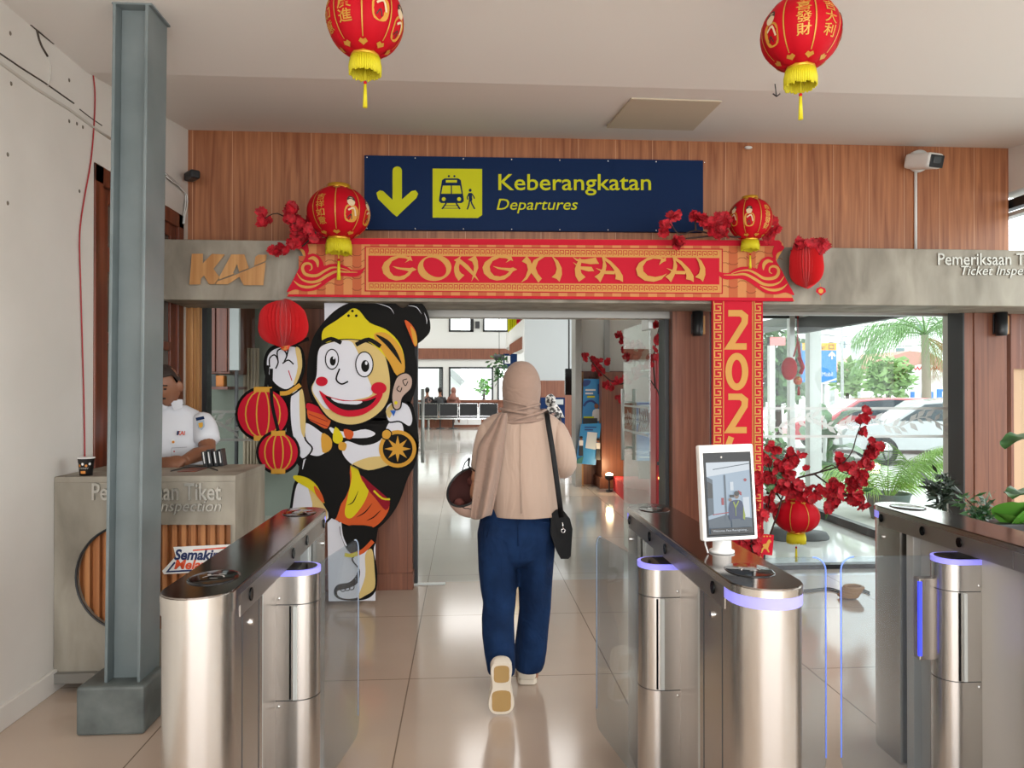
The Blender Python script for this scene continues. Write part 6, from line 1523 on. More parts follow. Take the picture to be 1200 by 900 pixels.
# headscarf: cap, neck wrap and the long end over the shoulder
b = MB()
b.loft([pxring(611, 423, 10, 3.60, .02), pxring(611, 426, 24, 3.60, .06), pxring(611, 433, 36, 3.60, .095), pxring(611, 443, 44.5, 3.60, .118), pxring(611, 454, 47, 3.60, .126, fold=.004), pxring(611, 464, 45.5, 3.60, .122, fold=.008), pxring(611, 474, 42, 3.595, .112, fold=.014, nf=9),
        pxring(611, 481, 44, 3.59, .11, fold=.018, nf=9, ph=.6), pxring(611, 487, 54, 3.58, .115, fold=.02, nf=9, ph=1), pxring(611, 493, 70, 3.575, .118, fold=.02, nf=9, ph=1.4), pxring(611, 497, 78, 3.57, .118, fold=.02, nf=9, ph=1.6)], m_hij)
for (dz, rr, tl2, w_) in ((478, 43, .22, .006), (483, 49, -.16, .008), (488, 57, .26, .008), (493, 66, .10, .008), (474, 42, -.22, .005)):
    c = P(611, dz, 3.585); pts = ring(c, rr / 2 * 3.585 / FPX, .112 + (dz - 472) * .0008, 36, tilt=tl2); b.tube(pts + [pts[0], pts[1]], w_, 8, m_hij)
hj = b.build('headscarf', parent=wm, sub=1)
nr, nc = 22, 15; vs, fs = [], []
for i in range(nr):
    v = 484 + (607 - 484) * i / (nr - 1); q = i / (nr - 1)
    uL = 586 - 22 * min(1, q * 3.2) - 13 * q; uR = 594 - 7 * q - 11 * q * q
    for j in range(nc):
        f = j / (nc - 1); u = uL + (uR - uL) * f
        yy = 3.405 - .028 * math.sin(f * PI * 3 + 1 + q * 1.2) * (.4 + q) - .055 * q * q
        if f < .25: yy += (.25 - f) * .34 * (1 - .4 * q)
        vs.append(P(u, v + 2.5 * math.sin(f * 5) * q, yy))
for i in range(nr - 1):
    for j in range(nc - 1): fs.append((i * nc + j, i * nc + j + 1, (i + 1) * nc + j + 1, (i + 1) * nc + j))
b = MB(); b.add(vs, fs, m_hij, True); o = b.build('scarf_end', parent=hj); q = o.modifiers.new('s', 'SOLIDIFY'); q.thickness = .008; q.offset = 0; q = o.modifiers.new('sub', 'SUBSURF'); q.levels = 1; q.render_levels = 1
# --- shoulder bag
m_bag = mat('bag_black', '#0d0d0f', .5, spec=.2)
bg = thing('shoulder_bag', 'small black shoulder bag hanging on a long strap at the walking woman\'s right hip', 'bag', P(658, 628, 3.5))
prof = [(646, 602), (652, 598), (661, 599), (668, 608), (671, 620), (669, 652), (666, 655), (657, 655), (650, 640), (645, 625)]
b = MB(); b.prism([P(x, y, 3.44) for x, y in prof], [P(x, y, 3.44) + Vector((0, .1, 0)) for x, y in prof], m_bag); b.build('bag_body', parent=bg, bevel=.012, seg=3)
b = MB(); fl_ = [(648, 603), (661, 600), (668, 610), (669, 628), (655, 626)]; b.prism([P(x, y, 3.425) for x, y in fl_], [P(x, y, 3.438) for x, y in fl_], m_bag); b.build('flap', parent=bg, bevel=.003)
b = MB(); st_ = [P(640, 481, 3.56), P(641, 486, 3.46), P(643, 500, 3.43), P(648, 530, 3.415), P(652, 560, 3.40), P(656, 590, 3.40), P(658, 606, 3.42)]
b.tube(cat3 if False else st_, .0125, 8, m_bag, sx=.25, up=(1, 0, 0)); b.tube([P(640, 481, 3.56), P(636, 486, 3.66), P(634, 500, 3.70)], .0125, 8, m_bag, sx=.25, up=(1, 0, 0)); b.build('strap', parent=bg)
b = MB(); c = P(660, 622, 3.418); b.tube([c + Vector((.009 * math.cos(t), 0, .009 * math.sin(t))) for t in [2 * PI * k / 14 for k in range(16)]], .0025, 6, m_chrome); b.tube([c + Vector((0, 0, .009)), c + Vector((-.004, 0, .04))], .003, 6, m_chrome); lab(b.build('buckle', parent=bg), 'chrome ring and clip')
# --- helmet
m_hel = mat('helmet_pink', '#c3a496', .35, coat=.3); m_lin = mat('helmet_lining', '#4a2420', .85)
hcn = P(553, 577, 3.52); he = thing('helmet', 'pale pink open helmet with dark lining carried at the woman\'s left side', 'helmet', hcn)
nx = Vector((-.50, -.60, .62)).normalized(); ta = nx.orthogonal().normalized(); tb = nx.cross(ta)
def cap_rings(R, a0, a1, n, e=1.0): 
    return [[hcn + nx * (R * math.cos(a0 + (a1 - a0) * i / n)) + (ta * math.cos(u) + tb * math.sin(u)) * (R * math.sin(a0 + (a1 - a0) * i / n)) for u in [2 * PI * k / 32 for k in range(32)]] for i in range(n + 1)]
R = .122
b = MB(); b.loft(cap_rings(R, PI - .02, 1.15, 16), m_hel, True, True, False); b.loft(cap_rings(R, 1.15, 1.13, 1) , m_hel, True, False, False)
b.loft([cap_rings(R, 1.15, 1.15, 1)[0], cap_rings(R * .93, 1.12, 1.12, 1)[0]], m_hel, True, False, False); b.build('shell', parent=he)
b = MB(); b.loft(cap_rings(R * .93, 1.12, PI - .03, 12), m_lin, True, False, True); b.build('lining', parent=he)
b = MB(); rr = cap_rings(R * .975, 1.14, 1.14, 1)[0]; b.tube(rr + rr[:2], .006, 8, m_black); b.build('rim', parent=he)
for k in (3, 12, 22):
    c = hcn + nx * .0 + (ta * math.cos(k * .2) + tb * math.sin(k * .2)) * .085; b = MB(); b.ell(c - nx * .02, .03, .03, .028, mat('padding_brown', '#5e302a', .9), 10, 8); b.build('pad', parent=he)
b = MB(); b.tube([P(540, 556, 3.40), P(545, 542, 3.40), P(550, 537, 3.42), P(549, 546, 3.44), P(556, 552, 3.46)], .006, 6, m_black, sx=.5); b.build('chin_strap', parent=he)
b = MB(); 
b.tube([hcn + (Vector((-.35 + .1 * k, -.8, -.45 - .03 * (k % 2)))).normalized() * (R + .001) for k in range(5)], .0022, 5, m_black); b.build('marking', parent=he)

# --- the guard at the ticket desk
def gring(cx, py, w, Y, ry, **k): return pxring(cx, py, w, Y + GS, ry, **k)
m_skg = mat('skin_brown', '#84573f', .5); m_shirt = mat('uniform_white', '#d6d9e0', .75)
YG = 4.27
GS = .15
def PG(x, y, Y): return P(x, y, Y + GS)
gd = thing('person', 'person in a white short-sleeved uniform shirt leaning over the ticket desk', 'person', (PG(203, 500, YG).x, YG, 0))
gx = PG(203, 500, YG).x
b = MB()
hc = PG(195.5, 452, 4.17)
HM = Matrix.Translation(hc) @ Matrix.Rotation(PI - math.radians(9), 4, 'Z') @ Matrix.Rotation(math.radians(-20), 4, 'X') @ Matrix.Rotation(math.radians(0), 4, 'Y')
head_mesh(b, HM, m_skg, .072, .09, .125)
b.tube([PG(199, 490, 4.28), PG(197, 474, 4.26), PG(195, 460, 4.23)], [.065, .058, .055], 14, m_skg)
b.tube([(gx, 4.30 + GS, .95), (gx, 4.30 + GS, 1.1), (gx, 4.28 + GS, 1.25), PG(201, 492, 4.28)], [.13, .14, .15, .11], 14, m_skg, sx=.7, up=(1, 0, 0))
el = PG(243, 530, 4.12); wr = PG(216, 540, 3.93)
b.tube([PG(236, 490, 4.27), PG(242, 512, 4.2), el, (el + wr) / 2 + Vector((0, 0, .008)), wr], [.06, .052, .046, .042, .03], 12, m_skg)
hand(b, wr, (-1, -.12, -.12), (.1, -.75, .65), .19, m_skg, .75, 1)
el2 = PG(163, 530, 4.14); wr2 = PG(186, 541, 3.93)
b.tube([PG(170, 490, 4.27), PG(163, 512, 4.2), el2, wr2], [.06, .052, .046, .03], 12, m_skg); hand(b, wr2, (1, -.12, -.1), (-.1, -.75, .65), .17, m_skg, .8, -1)
for s in (-1, 1): b.tube([(gx + s * .09, 4.32 + GS, .98), (gx + s * .1, 4.34 + GS, .5), (gx + s * .1, 4.34 + GS, .08)], [.1, .07, .045], 12, m_skg)
fuse(b.build('body', parent=gd), .006)
b = MB()
b.loft([gring(203, 590, 72, 4.29, .13), gring(203, 560, 76, 4.28, .135, fold=.01), gring(203, 535, 80, 4.27, .14, fold=.012, nf=6), gring(203, 510, 84, 4.26, .14, fold=.01, nf=6), gring(203, 495, 84, 4.27, .125), gring(202, 486, 74, 4.28, .105), gring(200, 479, 50, 4.28, .088), gring(199, 475, 36, 4.27, .078)], m_shirt, True, True, False)
b.tube([PG(232, 487, 4.27), PG(239, 498, 4.24), PG(242, 510, 4.20), PG(243.5, 522, 4.17)], [.062, .074, .074, .076], 16, m_shirt); b.tube([PG(174, 487, 4.27), PG(167, 498, 4.24), PG(163, 522, 4.17)], [.062, .074, .074], 16, m_shirt)
sh = b.build('shirt', parent=gd, sub=1)
b = MB()
for pts in ([(199, 470), (213, 469), (214, 478), (204, 481)], [(199, 470), (190, 470), (187, 478), (194, 481)]):
    b.prism([PG(x, y, 4.165) for x, y in pts], [PG(x, y, 4.185 if i < 2 else 4.175) for i, (x, y) in enumerate(pts)], m_shirt)
b.loft([ring(PG(199, 474, 4.27), .075, .075, 20), ring(PG(199, 468, 4.265), .070, .070, 20)], m_shirt, True, False, False); b.build('collar', parent=sh)
YB_ = 4.118
def emb(nm, label): return Art((lambda u, v, l: PG(u, v, YB_ - .0012 - l * .0008)))
a = emb('', ''); a.text('KAI', 207.5, 505, 217, 510, mat('badge_orange', '#d2472a', .5), .15, .03); a.poly([(207.5, 505), (210, 505), (209, 510), (207, 510)], m_navy); a.mb.build('badge', parent=sh, fix=False)
a = emb('', ''); a.poly(oval(203, 517.5, 2.6, 2.6), m_white); a.poly(oval(203, 518, 1.7, 1.5), mat('pin_orange', '#d98a2c', .5)); a.mb.build('pin', parent=sh, fix=False)
a = emb('', ''); a.stroke([(201, 525), (219, 524)], .7, mat('seam_grey', '#a9adb8', .8)); a.stroke([(201, 525), (201, 536)], .5, MATS['seam_grey']); a.poly(oval(204, 529, .9, .9), m_red); a.mb.build('pocket', parent=sh, fix=False)
YB_ = 4.09
def sleeve_fn(u, v, l):
    c = PG(241, v, 4.205); ang_ = (u - 241) / 15; return c + Vector((.078 * math.sin(ang_) , -.078 * math.cos(ang_), 0)) * (1 + .015 * l)
a = Art(sleeve_fn); a.poly([(235, 489), (244, 487), (245, 490.5), (236, 492.5)], m_navy); a.poly([(236.5, 493.5), (244.5, 491.5), (245, 499), (242, 503), (238.5, 501)], mat('patch_blue', '#9fb3c8', .6)); a.poly([(238.5, 495), (243.2, 494), (243.4, 498.5), (241.6, 501), (239.3, 499.5)], mat('patch_gold', '#cf9a2c', .6)); a.mb.build('sleeve_patch', parent=sh, fix=False)
b = MB(); rings = []
for i in range(9):
    th = .18 + (PI / 2 - .18) * i / 8; r = max(math.cos(th), .03); rings.append([HM @ Vector((.0755 * r * math.cos(u), .094 * r * math.sin(u) - .004, .126 * math.sin(th) + (.066 if math.sin(u) > .35 else -.03 if math.sin(u) < -.2 else .0) * (1 - math.sin(th)))) for u in [2 * PI * k / 28 for k in range(28)]])
b.loft(rings, mat('cropped_hair', '#2d221c', .8)); b.build('hair', parent=gd)
m_brow = MATS['cropped_hair']
for s in (-1, 1): MB().tube([HM @ Vector((s * .012, .088, .026)), HM @ Vector((s * .03, .084, .032)), HM @ Vector((s * .048, .070, .026))], .0035, 6, m_brow).build('eyebrow', parent=gd)
b = MB(); b.tube([HM @ Vector((-.028, .080, -.050)), HM @ Vector((0, .093, -.044)), HM @ Vector((.028, .080, -.050))], .005, 6, m_brow); b.build('moustache', parent=gd)
for s in (-1, 1): MB().ell(HM @ Vector((s * .030, .073, .006)), .011, .008, .006, m_brow, 10, 6).build('eye', parent=gd)
b = MB()
for s in (-1, 1): b.tube([(gx + s * .085, 4.32 + GS, 1.0), (gx + s * .1, 4.34 + GS, .5), (gx + s * .1, 4.34 + GS, .05)], [.125, .1, .09], 14, m_darkgrey)
b.build('trousers', parent=gd)
for s in (-1, 1): MB().ell((gx + s * .1, 4.29 + GS, .045), .05, .13, .045, m_black).build('shoe', parent=gd)
# ------------------------------------------------------------------ plants indoors
def frond(base, d, L, droop, nleaf, lw, m, rnd, rad=.012, updir=Vector((0, 0, 1)), spread=.75):
    """one feathered palm frond as a single mesh: arched rib with paired leaflets."""
    b = MB(); d = Vector(d).normalized(); pts = []
    p = Vector(base); dd = d.copy()
    for i in range(13):
        pts.append(p.copy()); p = p + dd * L / 12; dd = (dd + Vector((0, 0, -droop / 12))).normalized()
    b.tube(pts, [rad * (1 - .85 * i / 12) for i in range(13)], 5, m)
    for i in range(nleaf):
        t = .15 + .85 * i / (nleaf - 1); k = min(11, int(t * 12)); f = t * 12 - k; q = pts[k].lerp(pts[k + 1], f); ax = (pts[k + 1] - pts[k]).normalized()
        s = ax.cross(updir); s = s.normalized() if s.length > .01 else Vector((1, 0, 0))
        for sg in (-1, 1):
            ll = L * spread * .5 * math.sin(PI * (.12 + .83 * t)) * rnd.uniform(.85, 1.1) + .02
            e = (ax * .75 + s * sg * .8 + Vector((0, 0, -.25 * droop))).normalized(); tip = q + e * ll + Vector((0, 0, -ll * .25 * droop)); w = ax * lw
            b.add([q - w * .4, q + e * ll * .5 + w * .5, tip, q + e * ll * .5 - w * .5], [(0, 1, 2, 3)], m)
    return b
def broad_leaf(base, d, L, W, droop, m, side=None, wave=.0):
    """one broad blade with a midrib and rippled edge."""
    d = Vector(d).normalized(); n = 11; vs, fs = [], []; p = Vector(base); dd = d.copy(); s = side or dd.cross(Vector((0, 0, 1))).normalized()
    up = s.cross(d).normalized()
    for i in range(n):
        t = i / (n - 1); w = W * math.sin(PI * min(.98, .06 + .9 * t)) ** .7
        for j in (-2, -1, 0, 1, 2): vs.append(p + s * w * j / 2 + up * (abs(j) * w * .12 + wave * W * math.sin(i * 1.9 + j) * abs(j) / 2))
        p = p + dd * L / (n - 1); dd = (dd + Vector((0, 0, -droop / n))).normalized()
    for i in range(n - 1):
        for j in range(4): fs.append((i * 5 + j, i * 5 + j + 1, i * 5 + j + 6, i * 5 + j + 5))
    b = MB(); b.add(vs, fs, m, True); return b
rnd = random.Random(21)
YPL = 4.45
pb = thing('planter', 'long dark planter box standing before the far right timber pillar', 'planter', (P(1150, 620, YPL).x, YPL, 0))
x0, x1 = Xa(1088, YPL), Xa(1192, YPL)
MB().box(x0, x1, YPL - .15, YPL + .15, 0, .62, m_darkgrey).build('box', parent=pb, bevel=.01)
MB().box(x0 + .02, x1 - .02, YPL - .13, YPL + .13, .6, .615, m_twig).build('soil', parent=pb)
def shrub(label, u, v, Y, spread, n, size, m, seed, z0=.61):
    rnd = random.Random(seed); c = P(u, v, Y); t = thing('shrub', label, 'plant', (c.x, Y, z0))
    for k in range(6):
        b = MB(); e = c + Vector((rnd.uniform(-1, 1) * spread * .8, rnd.uniform(-.1, .1), rnd.uniform(-.4, .8) * spread)); b.tube([(c.x + (e.x - c.x) * .2, Y, z0 - .02), (c.x + (e.x - c.x) * .5, Y, (z0 + e.z) / 2), e], [.006, .005, .003], 5, m_leafdk); b.build('stem', parent=t)
        b = MB()
        for _ in range(n): 
            d = Vector((rnd.gauss(0, 1), rnd.gauss(0, .7), rnd.gauss(.4, .8))).normalized(); L = size * rnd.uniform(.7, 1.2); s = d.orthogonal().normalized(); q = e + Vector((rnd.gauss(0, .35), rnd.gauss(0, .3), rnd.gauss(-.1, .4))) * spread * .55
            b.add([q, q + d * L * .5 + s * L * .13, q + d * L, q + d * L * .5 - s * L * .13], [(0, 1, 2, 3)], m)
        b.build('foliage', parent=t, fix=False)
    return t
shrub('dark narrow-leaved shrub at the left end of the planter box', 1110, 585, YPL, .12, 34, .085, m_leafdk, 31)
shrub('dark bushy shrub in the middle of the planter box', 1152, 597, YPL, .12, 30, .075, m_leaf, 32)
lt = thing('leafy_plant', 'low plant with broad bright green leaves at the right of the planter box', 'plant', (P(1170, 610, YPL).x, YPL - .05, .6))
m_lb = mat('leaf_bright', '#5d9a3a', .4)
for d, L, W in (((-.2, -.5, 1), .2, .12), ((.5, -.4, .9), .24, .11), ((1, -.3, .5), .26, .09), ((-.7, -.3, .7), .16, .07)):
    broad_leaf((P(1172, 612, YPL).x, YPL - .1, .6), d, L, W, .5, m_lb).build('leaf', parent=lt, fix=False)
bp = thing('large_leaf_plant', 'tall plant with long wavy dark green leaves at the right edge', 'plant', (P(1232, 620, 4.3).x, 4.3, .0))
cbx_ = Vector((P(1236, 560, 4.3).x, 4.3, 0))
b = MB(); b.tube([cbx_ + Vector((0, 0, .6)), cbx_ + Vector((0, 0, 1.0)), cbx_ + Vector((.02, 0, 1.5))], [.025, .02, .012], 8, m_leaf); b.build('stem', parent=bp)
MB().lathe([(.001, 0), (.12, 0), (.16, .62), (.14, .62), (.13, .56), (.001, .56)], cbx_, 20, m_darkgrey).build('pot', parent=bp)
for z, d, L, W, dr in ((1.10, (-1, -.25, .55), .46, .10, 1.2), (.76, (-1, -.3, .35), .42, .12, .5), (1.3, (1, .2, .6), .4, .1, .8), (1.4, (.2, -.5, 1), .35, .09, .6)):
    broad_leaf(cbx_ + Vector((0, 0, z)), d, L, W, dr, m_leaf, wave=.18).build('leaf', parent=bp, fix=False)
# grey stone under the hanging lantern, hook for the lantern
stn = thing('garden_stone', 'flat grey stone block on the bay floor behind the glass and the red lantern', 'stone', (Xa(935, 6.8), 6.8, 0))
b = MB()
for (dx, dy, rx, ry, h) in ((-.1, .02, .16, .14, .11), (.12, .05, .2, .15, .07)): b.lathe([(.001, 0), (rx, 0), (rx * 1.02, h * .5), (rx * .9, h), (.001, h)], (Xa(935, 6.8) + dx, 6.8 + dy, 0), 14, mat('stone_grey', '#6d7072', .9), True, 1, ry / rx)
b.build('stone_body', parent=stn)
# cable and strap end on the floor behind the middle gate
cf = MB(); pts = [(930, 692), (950, 691), (972, 689), (990, 694), (1005, 689), (1019, 694)]
for dv in (0, 2.2): cf.tube([PZ(x, y + dv, .006) for x, y in cat_rom(pts, 4, False)], .005, 6, m_darkgrey)
tag(cf.build('floor_cable'), 'dark double cable lying on the floor behind the middle gate', 'cable')
br = MB(); c = PZ(994, 701, .0); 
for k in range(5): br.tube([c + Vector((.06 * math.cos(t) + .01 * k, .05 * math.sin(t), .02 + .014 * k)) for t in [2 * PI * i / 14 for i in range(15)]], .012, 6, mat('rope_tan', '#b08a66', .9))
tag(br.build('rope_coil'), 'small coil of tan strap on the floor by the closed glass flap', 'rope')

# ------------------------------------------------------------------ street outside
gr = struct(MB().box(-70, 90, -40, 120, -.32, -.25, m_asphalt).build('ground'))
cano = struct(MB().box(RX + .15, 4.8, 5.6, 13.0, 2.35, 2.45, mat('canopy_grey', '#7b807e', .7)).build('roof_canopy'))
for y in (12.7,): struct(MB().box(4.6, 4.75, y, y + .2, -.25, 2.35, m_white).build('trim_21'))
def car(label, loc, rotz, col, L=4.4, H=1.5, kind='hatch'):
    t = thing('car', label, 'car', (0, 0, 0)); w = .84; paint = mat('car_paint_' + col.strip('#'), col, .25, .3, coat=.5); tyre = mat('tyre', '#202022', .8); gls = mat('car_glass', '#3f4a52', .08)
    if kind == 'hatch': prof = [(-2.2, .35), (-2.22, .62), (-2.1, .82), (-1.2, .98), (-.55, 1.42), (.2, H), (1.2, 1.46), (1.95, 1.05), (2.15, .95), (2.18, .4)]; win = [(-1.0, 1.0), (-.5, 1.36), (.2, 1.42), (1.15, 1.38), (1.7, 1.02)]
    else: prof = [(-2.3, .45), (-2.32, .85), (-2.2, 1.0), (-1.3, 1.08), (-.7, 1.7), (-.4, H), (2.2, H), (2.3, 1.6), (2.35, .5)]; win = [(-1.1, 1.1), (-.6, 1.62), (.1, 1.68), (2.1, 1.68), (2.15, 1.1)]
    rr = []
    for y, k in ((-w, .97), (-w * .93, 1), (w * .93, 1), (w, .97)): rr.append([Vector((x * k, y, .3 + (z - .3) * k)) for x, z in prof])
    b = MB(); 
    for i in range(3):
        n = len(prof); b.add(rr[i] + rr[i + 1], [(j, (j + 1) % n, n + (j + 1) % n, n + j) for j in range(n)], paint)
    b.flat([rr[0]], paint); b.flat([rr[3]], paint); b.build('car_body', parent=t, bevel=.05, seg=2)
    for s in (-1, 1):
        q = [Vector((x, s * (w - .015), z)) for x, z in win]; b = MB(); b.prism(q, [p + Vector((0, s * .02, 0)) for p in q], gls); b.build('window', parent=t)
        mid = (win[1][0] + win[-1][0]) / 2; MB().box(mid - .04, mid + .04, s * (w + .0) - .02, s * w + .02, 1.0, win[2][1], paint).build('pillar', parent=t)
        for x in (-1.35, 1.35):
            b = MB(); b.lathe([(.001, -.1), (.32, -.1), (.33, -.06), (.33, .06), (.32, .1), (.001, .1)], (0, 0, 0), 24, tyre); o = b.build('wheel'); o.rotation_euler = (PI / 2, 0, 0); o.location = (x, s * .78, .33); attach(o, t)
            b = MB(); b.lathe([(.001, .0), (.2, .0), (.21, .02), (.001, .03)], (0, 0, 0), 20, m_chrome)
            for k in range(5): a_ = 2 * PI * k / 5; b.tube([(0, 0, .03), (.19 * math.cos(a_), .19 * math.sin(a_), .03)], .02, 5, m_darkgrey)
            h_ = b.build('hubcap'); h_.rotation_euler = (PI / 2 if s < 0 else -PI / 2, 0, 0); h_.location = (x, s * .875, .33); attach(h_, o)
        MB().box(-2.2, -2.1, s * .55 - .16, s * .55 + .16, .68, .8, m_white).build('headlamp', parent=t)
        MB().box(1.9, 2.0, s * .6 - .1, s * .6 + .1, .8, .95, m_red).build('tail_lamp', parent=t)
    t.location = loc; t.rotation_euler.z = rotz
    return t
car('silver hatchback parked outside the glass behind the potted palm', (Xa(1108, 15.6), 15.8, -.25), -.35, '#b9bdc0')
car('faded red car parked behind the silver hatchback', (Xa(1026, 18.8), 19.0, -.25), -.25, '#c25a62', H=1.46)
# pole, road sign
for u, Y, r, lb in ((1003, 34, .23, 'thick pale concrete utility pole beyond the red car'), (987, 23, .05, 'thin grey pole beside the blue road sign'), (975, 36, .15, 'pale utility pole behind the blue road sign')):
    t = thing('utility_pole', lb, 'pole', (Xa(u, Y), Y, -.25)); MB().tube([(Xa(u, Y), Y, -.25), (Xa(u, Y), Y, 7)], [r, r * .8], 12, mat('pole_pale', '#c3c8c8', .8)).build('shaft', parent=t)
    b = MB()
    for z in (4.2, 5.0): b.box(Xa(u, Y) - .9, Xa(u, Y) + .9, Y - .05, Y + .05, z, z + .08, MATS['pole_pale'])
    b.build('crossarm', parent=t)
for v0, v1, nm in ((381, 372, 'topmost'), (385, 380, 'second highest'), (392, 389, 'third highest'), (400, 402, 'lowest')):
    b = MB(); b.tube([P(960 + 15 * i, v0 + (v1 - v0) * i / 10 + 5 * math.sin(PI * i / 10), 34.3) for i in range(-6, 18)], .016, 4, m_darkgrey)
    tag(b.build('overhead_cable'), nm + ' overhead cable sagging between the street poles', 'cable', 'cables over the street')
YRS = 12.5; rs = thing('road_sign', 'blue and yellow parking direction sign standing outside beside the white mullion', 'sign', (Xa(966, YRS), YRS, -.25))
x0, x1, z0, z1 = rect_px(940, 402, 980.5, 448, YRS); MB().box(x0, x1, YRS, YRS + .06, z0, z1, mat('sign_blue', '#0f7fe0', .4)).build('panel', parent=rs, bevel=.004)
a = Art(on_plane(YRS, .002)); a.rect(940, 402, 980.5, 410.5, mat('sign_amber', '#f0a818', .4)); a.text('Keluar', 945, 404, 968, 409, m_darkgrey); a.stroke([(971.5, 404), (977, 404), (977, 408.6), (971.5, 408.6)], .8, m_darkgrey, closed=True)
a.stroke([(975, 421), (975, 414)], 1.8, m_white); a.poly([(970.5, 416.5), (975, 411.5), (979.5, 416.5), (978, 418), (975, 415), (972, 418)], m_white)
a.rect(947, 420, 962.5, 434, m_white); a.text('P', 951, 422, 958, 432, MATS['sign_blue'], 0, .03); a.text('Mobil', 963.5, 436, 976, 441, m_white); a.poly([(962, 449), (980.5, 443), (980.5, 445), (966, 450)], m_white); a.mb.build('print', parent=rs, fix=False)
MB().tube([(Xa(968, YRS), YRS + .05, -.25), (Xa(968, YRS), YRS + .05, z1)], .04, 8, m_alu).build('pole', parent=rs)
# palm tree
def palm(label, base, h, nf, L, m, dead=0, seed=3, tr=.14):
    rnd = random.Random(seed); t = thing('palm_tree', label, 'tree', base); b = MB(); B = Vector(base)
    b.tube([B, B + Vector((.05, 0, h * .5)), B + Vector((0, 0, h))], [tr * 1.3, tr, tr * .8], 10, mat('palm_trunk', '#9a8f80', .9)); b.build('trunk', parent=t)
    for k in range(nf):
        a_ = 2 * PI * k / nf + rnd.uniform(-.2, .2); e = rnd.uniform(.2, 1.1); d = (math.cos(a_) * math.cos(e), math.sin(a_) * math.cos(e), math.sin(e)); frond(B + Vector((0, 0, h)), d, L * rnd.uniform(.85, 1.1), 2.0, 24, .05, m, rnd, .03).build('frond', parent=t, fix=False)
    for k in range(dead): frond(B + Vector((0, 0, h - .1)), (.5 + .3 * rnd.random(), -.4 + .4 * k, -.2), L * .75, 2.2, 22, .05, mat('dead_frond', '#a57b50', .9), rnd, .03, spread=.5).build('dead_frond', parent=t, fix=False)
    return t
m_palm = mat('palm_green', '#5e8a45', .5)
yp = 22.0; palm('tall palm tree with drooping dry fronds beyond the cars', (Xa(1084, yp), yp, -.25), Za(388, yp, 1084) + .13, 13, 2.6, m_palm, 4)
# potted areca palm
ya = 9.2; ar = thing('potted_palm', 'feathery green palm in a grey green pot outside the glass', 'plant', (Xa(1036, ya), ya, -.25)); c = Vector((Xa(1040, ya), ya, -.25)); rnd = random.Random(9)
MB().lathe([(.001, 0), (.2, 0), (.27, .32), (.29, .34), (.25, .34), (.24, .28), (.001, .28)], c, 20, mat('pot_grey_green', '#5f6f6a', .7)).build('pot', parent=ar)
m_areca = mat('areca_green', '#7da648', .5)
for k in range(15):
    a_ = 2 * PI * k / 15; e = rnd.uniform(.6, 1.3); d = (math.cos(a_) * math.cos(e), math.sin(a_) * math.cos(e), math.sin(e)); frond(c + Vector((.04 * math.cos(a_), .04 * math.sin(a_), .25)), d, rnd.uniform(.9, 1.35), 1.7, 26, .022, m_areca, rnd, .008, spread=.62).build('frond', parent=ar, fix=False)
# banana plant just outside
yb_ = 11.2; bn_ = thing('banana_plant', 'broad-leaved plant outside behind the blossom spray', 'plant', (Xa(968, yb_), yb_, -.25)); c = Vector((Xa(972, yb_), yb_, -.25))
MB().tube([c, c + Vector((0, 0, .7)), c + Vector((.02, 0, 1.2))], [.06, .05, .03], 8, m_leaf).build('stem', parent=bn_)
for z, d, L, W, dr in ((1.0, (.45, -.2, .8), .8, .28, 1.6), (.9, (-.6, -.3, .6), .7, .26, 1.6), (.7, (.5, -.5, .5), .6, .24, 1.8), (1.1, (-.3, .3, 1), .6, .22, 1.2), (.5, (-.3, -.8, .4), .55, .2, 1.8), (.6, (.7, .2, .2), .5, .22, 1.5)):
    broad_leaf(c + Vector((0, 0, z)), d, L, W, dr, m_leaf, wave=.08).build('leaf', parent=bn_, fix=False)
# trees and hedge
def tree(label, u, v0, v1, Y, wpx, m, seed, name='tree', n=420, size=.35):
    rnd = random.Random(seed); c = P(u, (v0 + v1) / 2, Y); rx = wpx / 2 * Y / FPX; rz = (v1 - v0) / 2 * Y / FPX; t = thing(name, label, 'tree', (c.x, Y, -.25))
    MB().tube([(c.x, Y, -.25), (c.x, Y, c.z)], [.1, .05], 8, m_twig).build('trunk', parent=t)
    b = MB(); leafy(b, c, n, (rx, rx * .6, rz), size, m, rnd); b.build('crown', parent=t, fix=False)
m_tree = mat('tree_green', '#87a86a', .6); m_tree2 = mat('hedge_green', '#50724a', .6); noise_color(m_tree2, '#38552f', '#688f55', (1, 1, 1), 2, 3)
tree('round pale green tree in front of the red-roofed house', 1040, 415, 470, 29, 66, m_tree, 41, n=800)
tree('small green street tree between the poles', 993, 420, 468, 26, 28, m_tree, 42, n=350)
tree('dark leafy tree outside behind the hanging red ornament', 912, 380, 480, 16, 90, m_tree2, 43, n=1100, size=.3)
tree('low leafy bush outside behind the year banner edge', 905, 500, 590, 11.5, 44, m_tree2, 44, name='bush', n=420, size=.16)
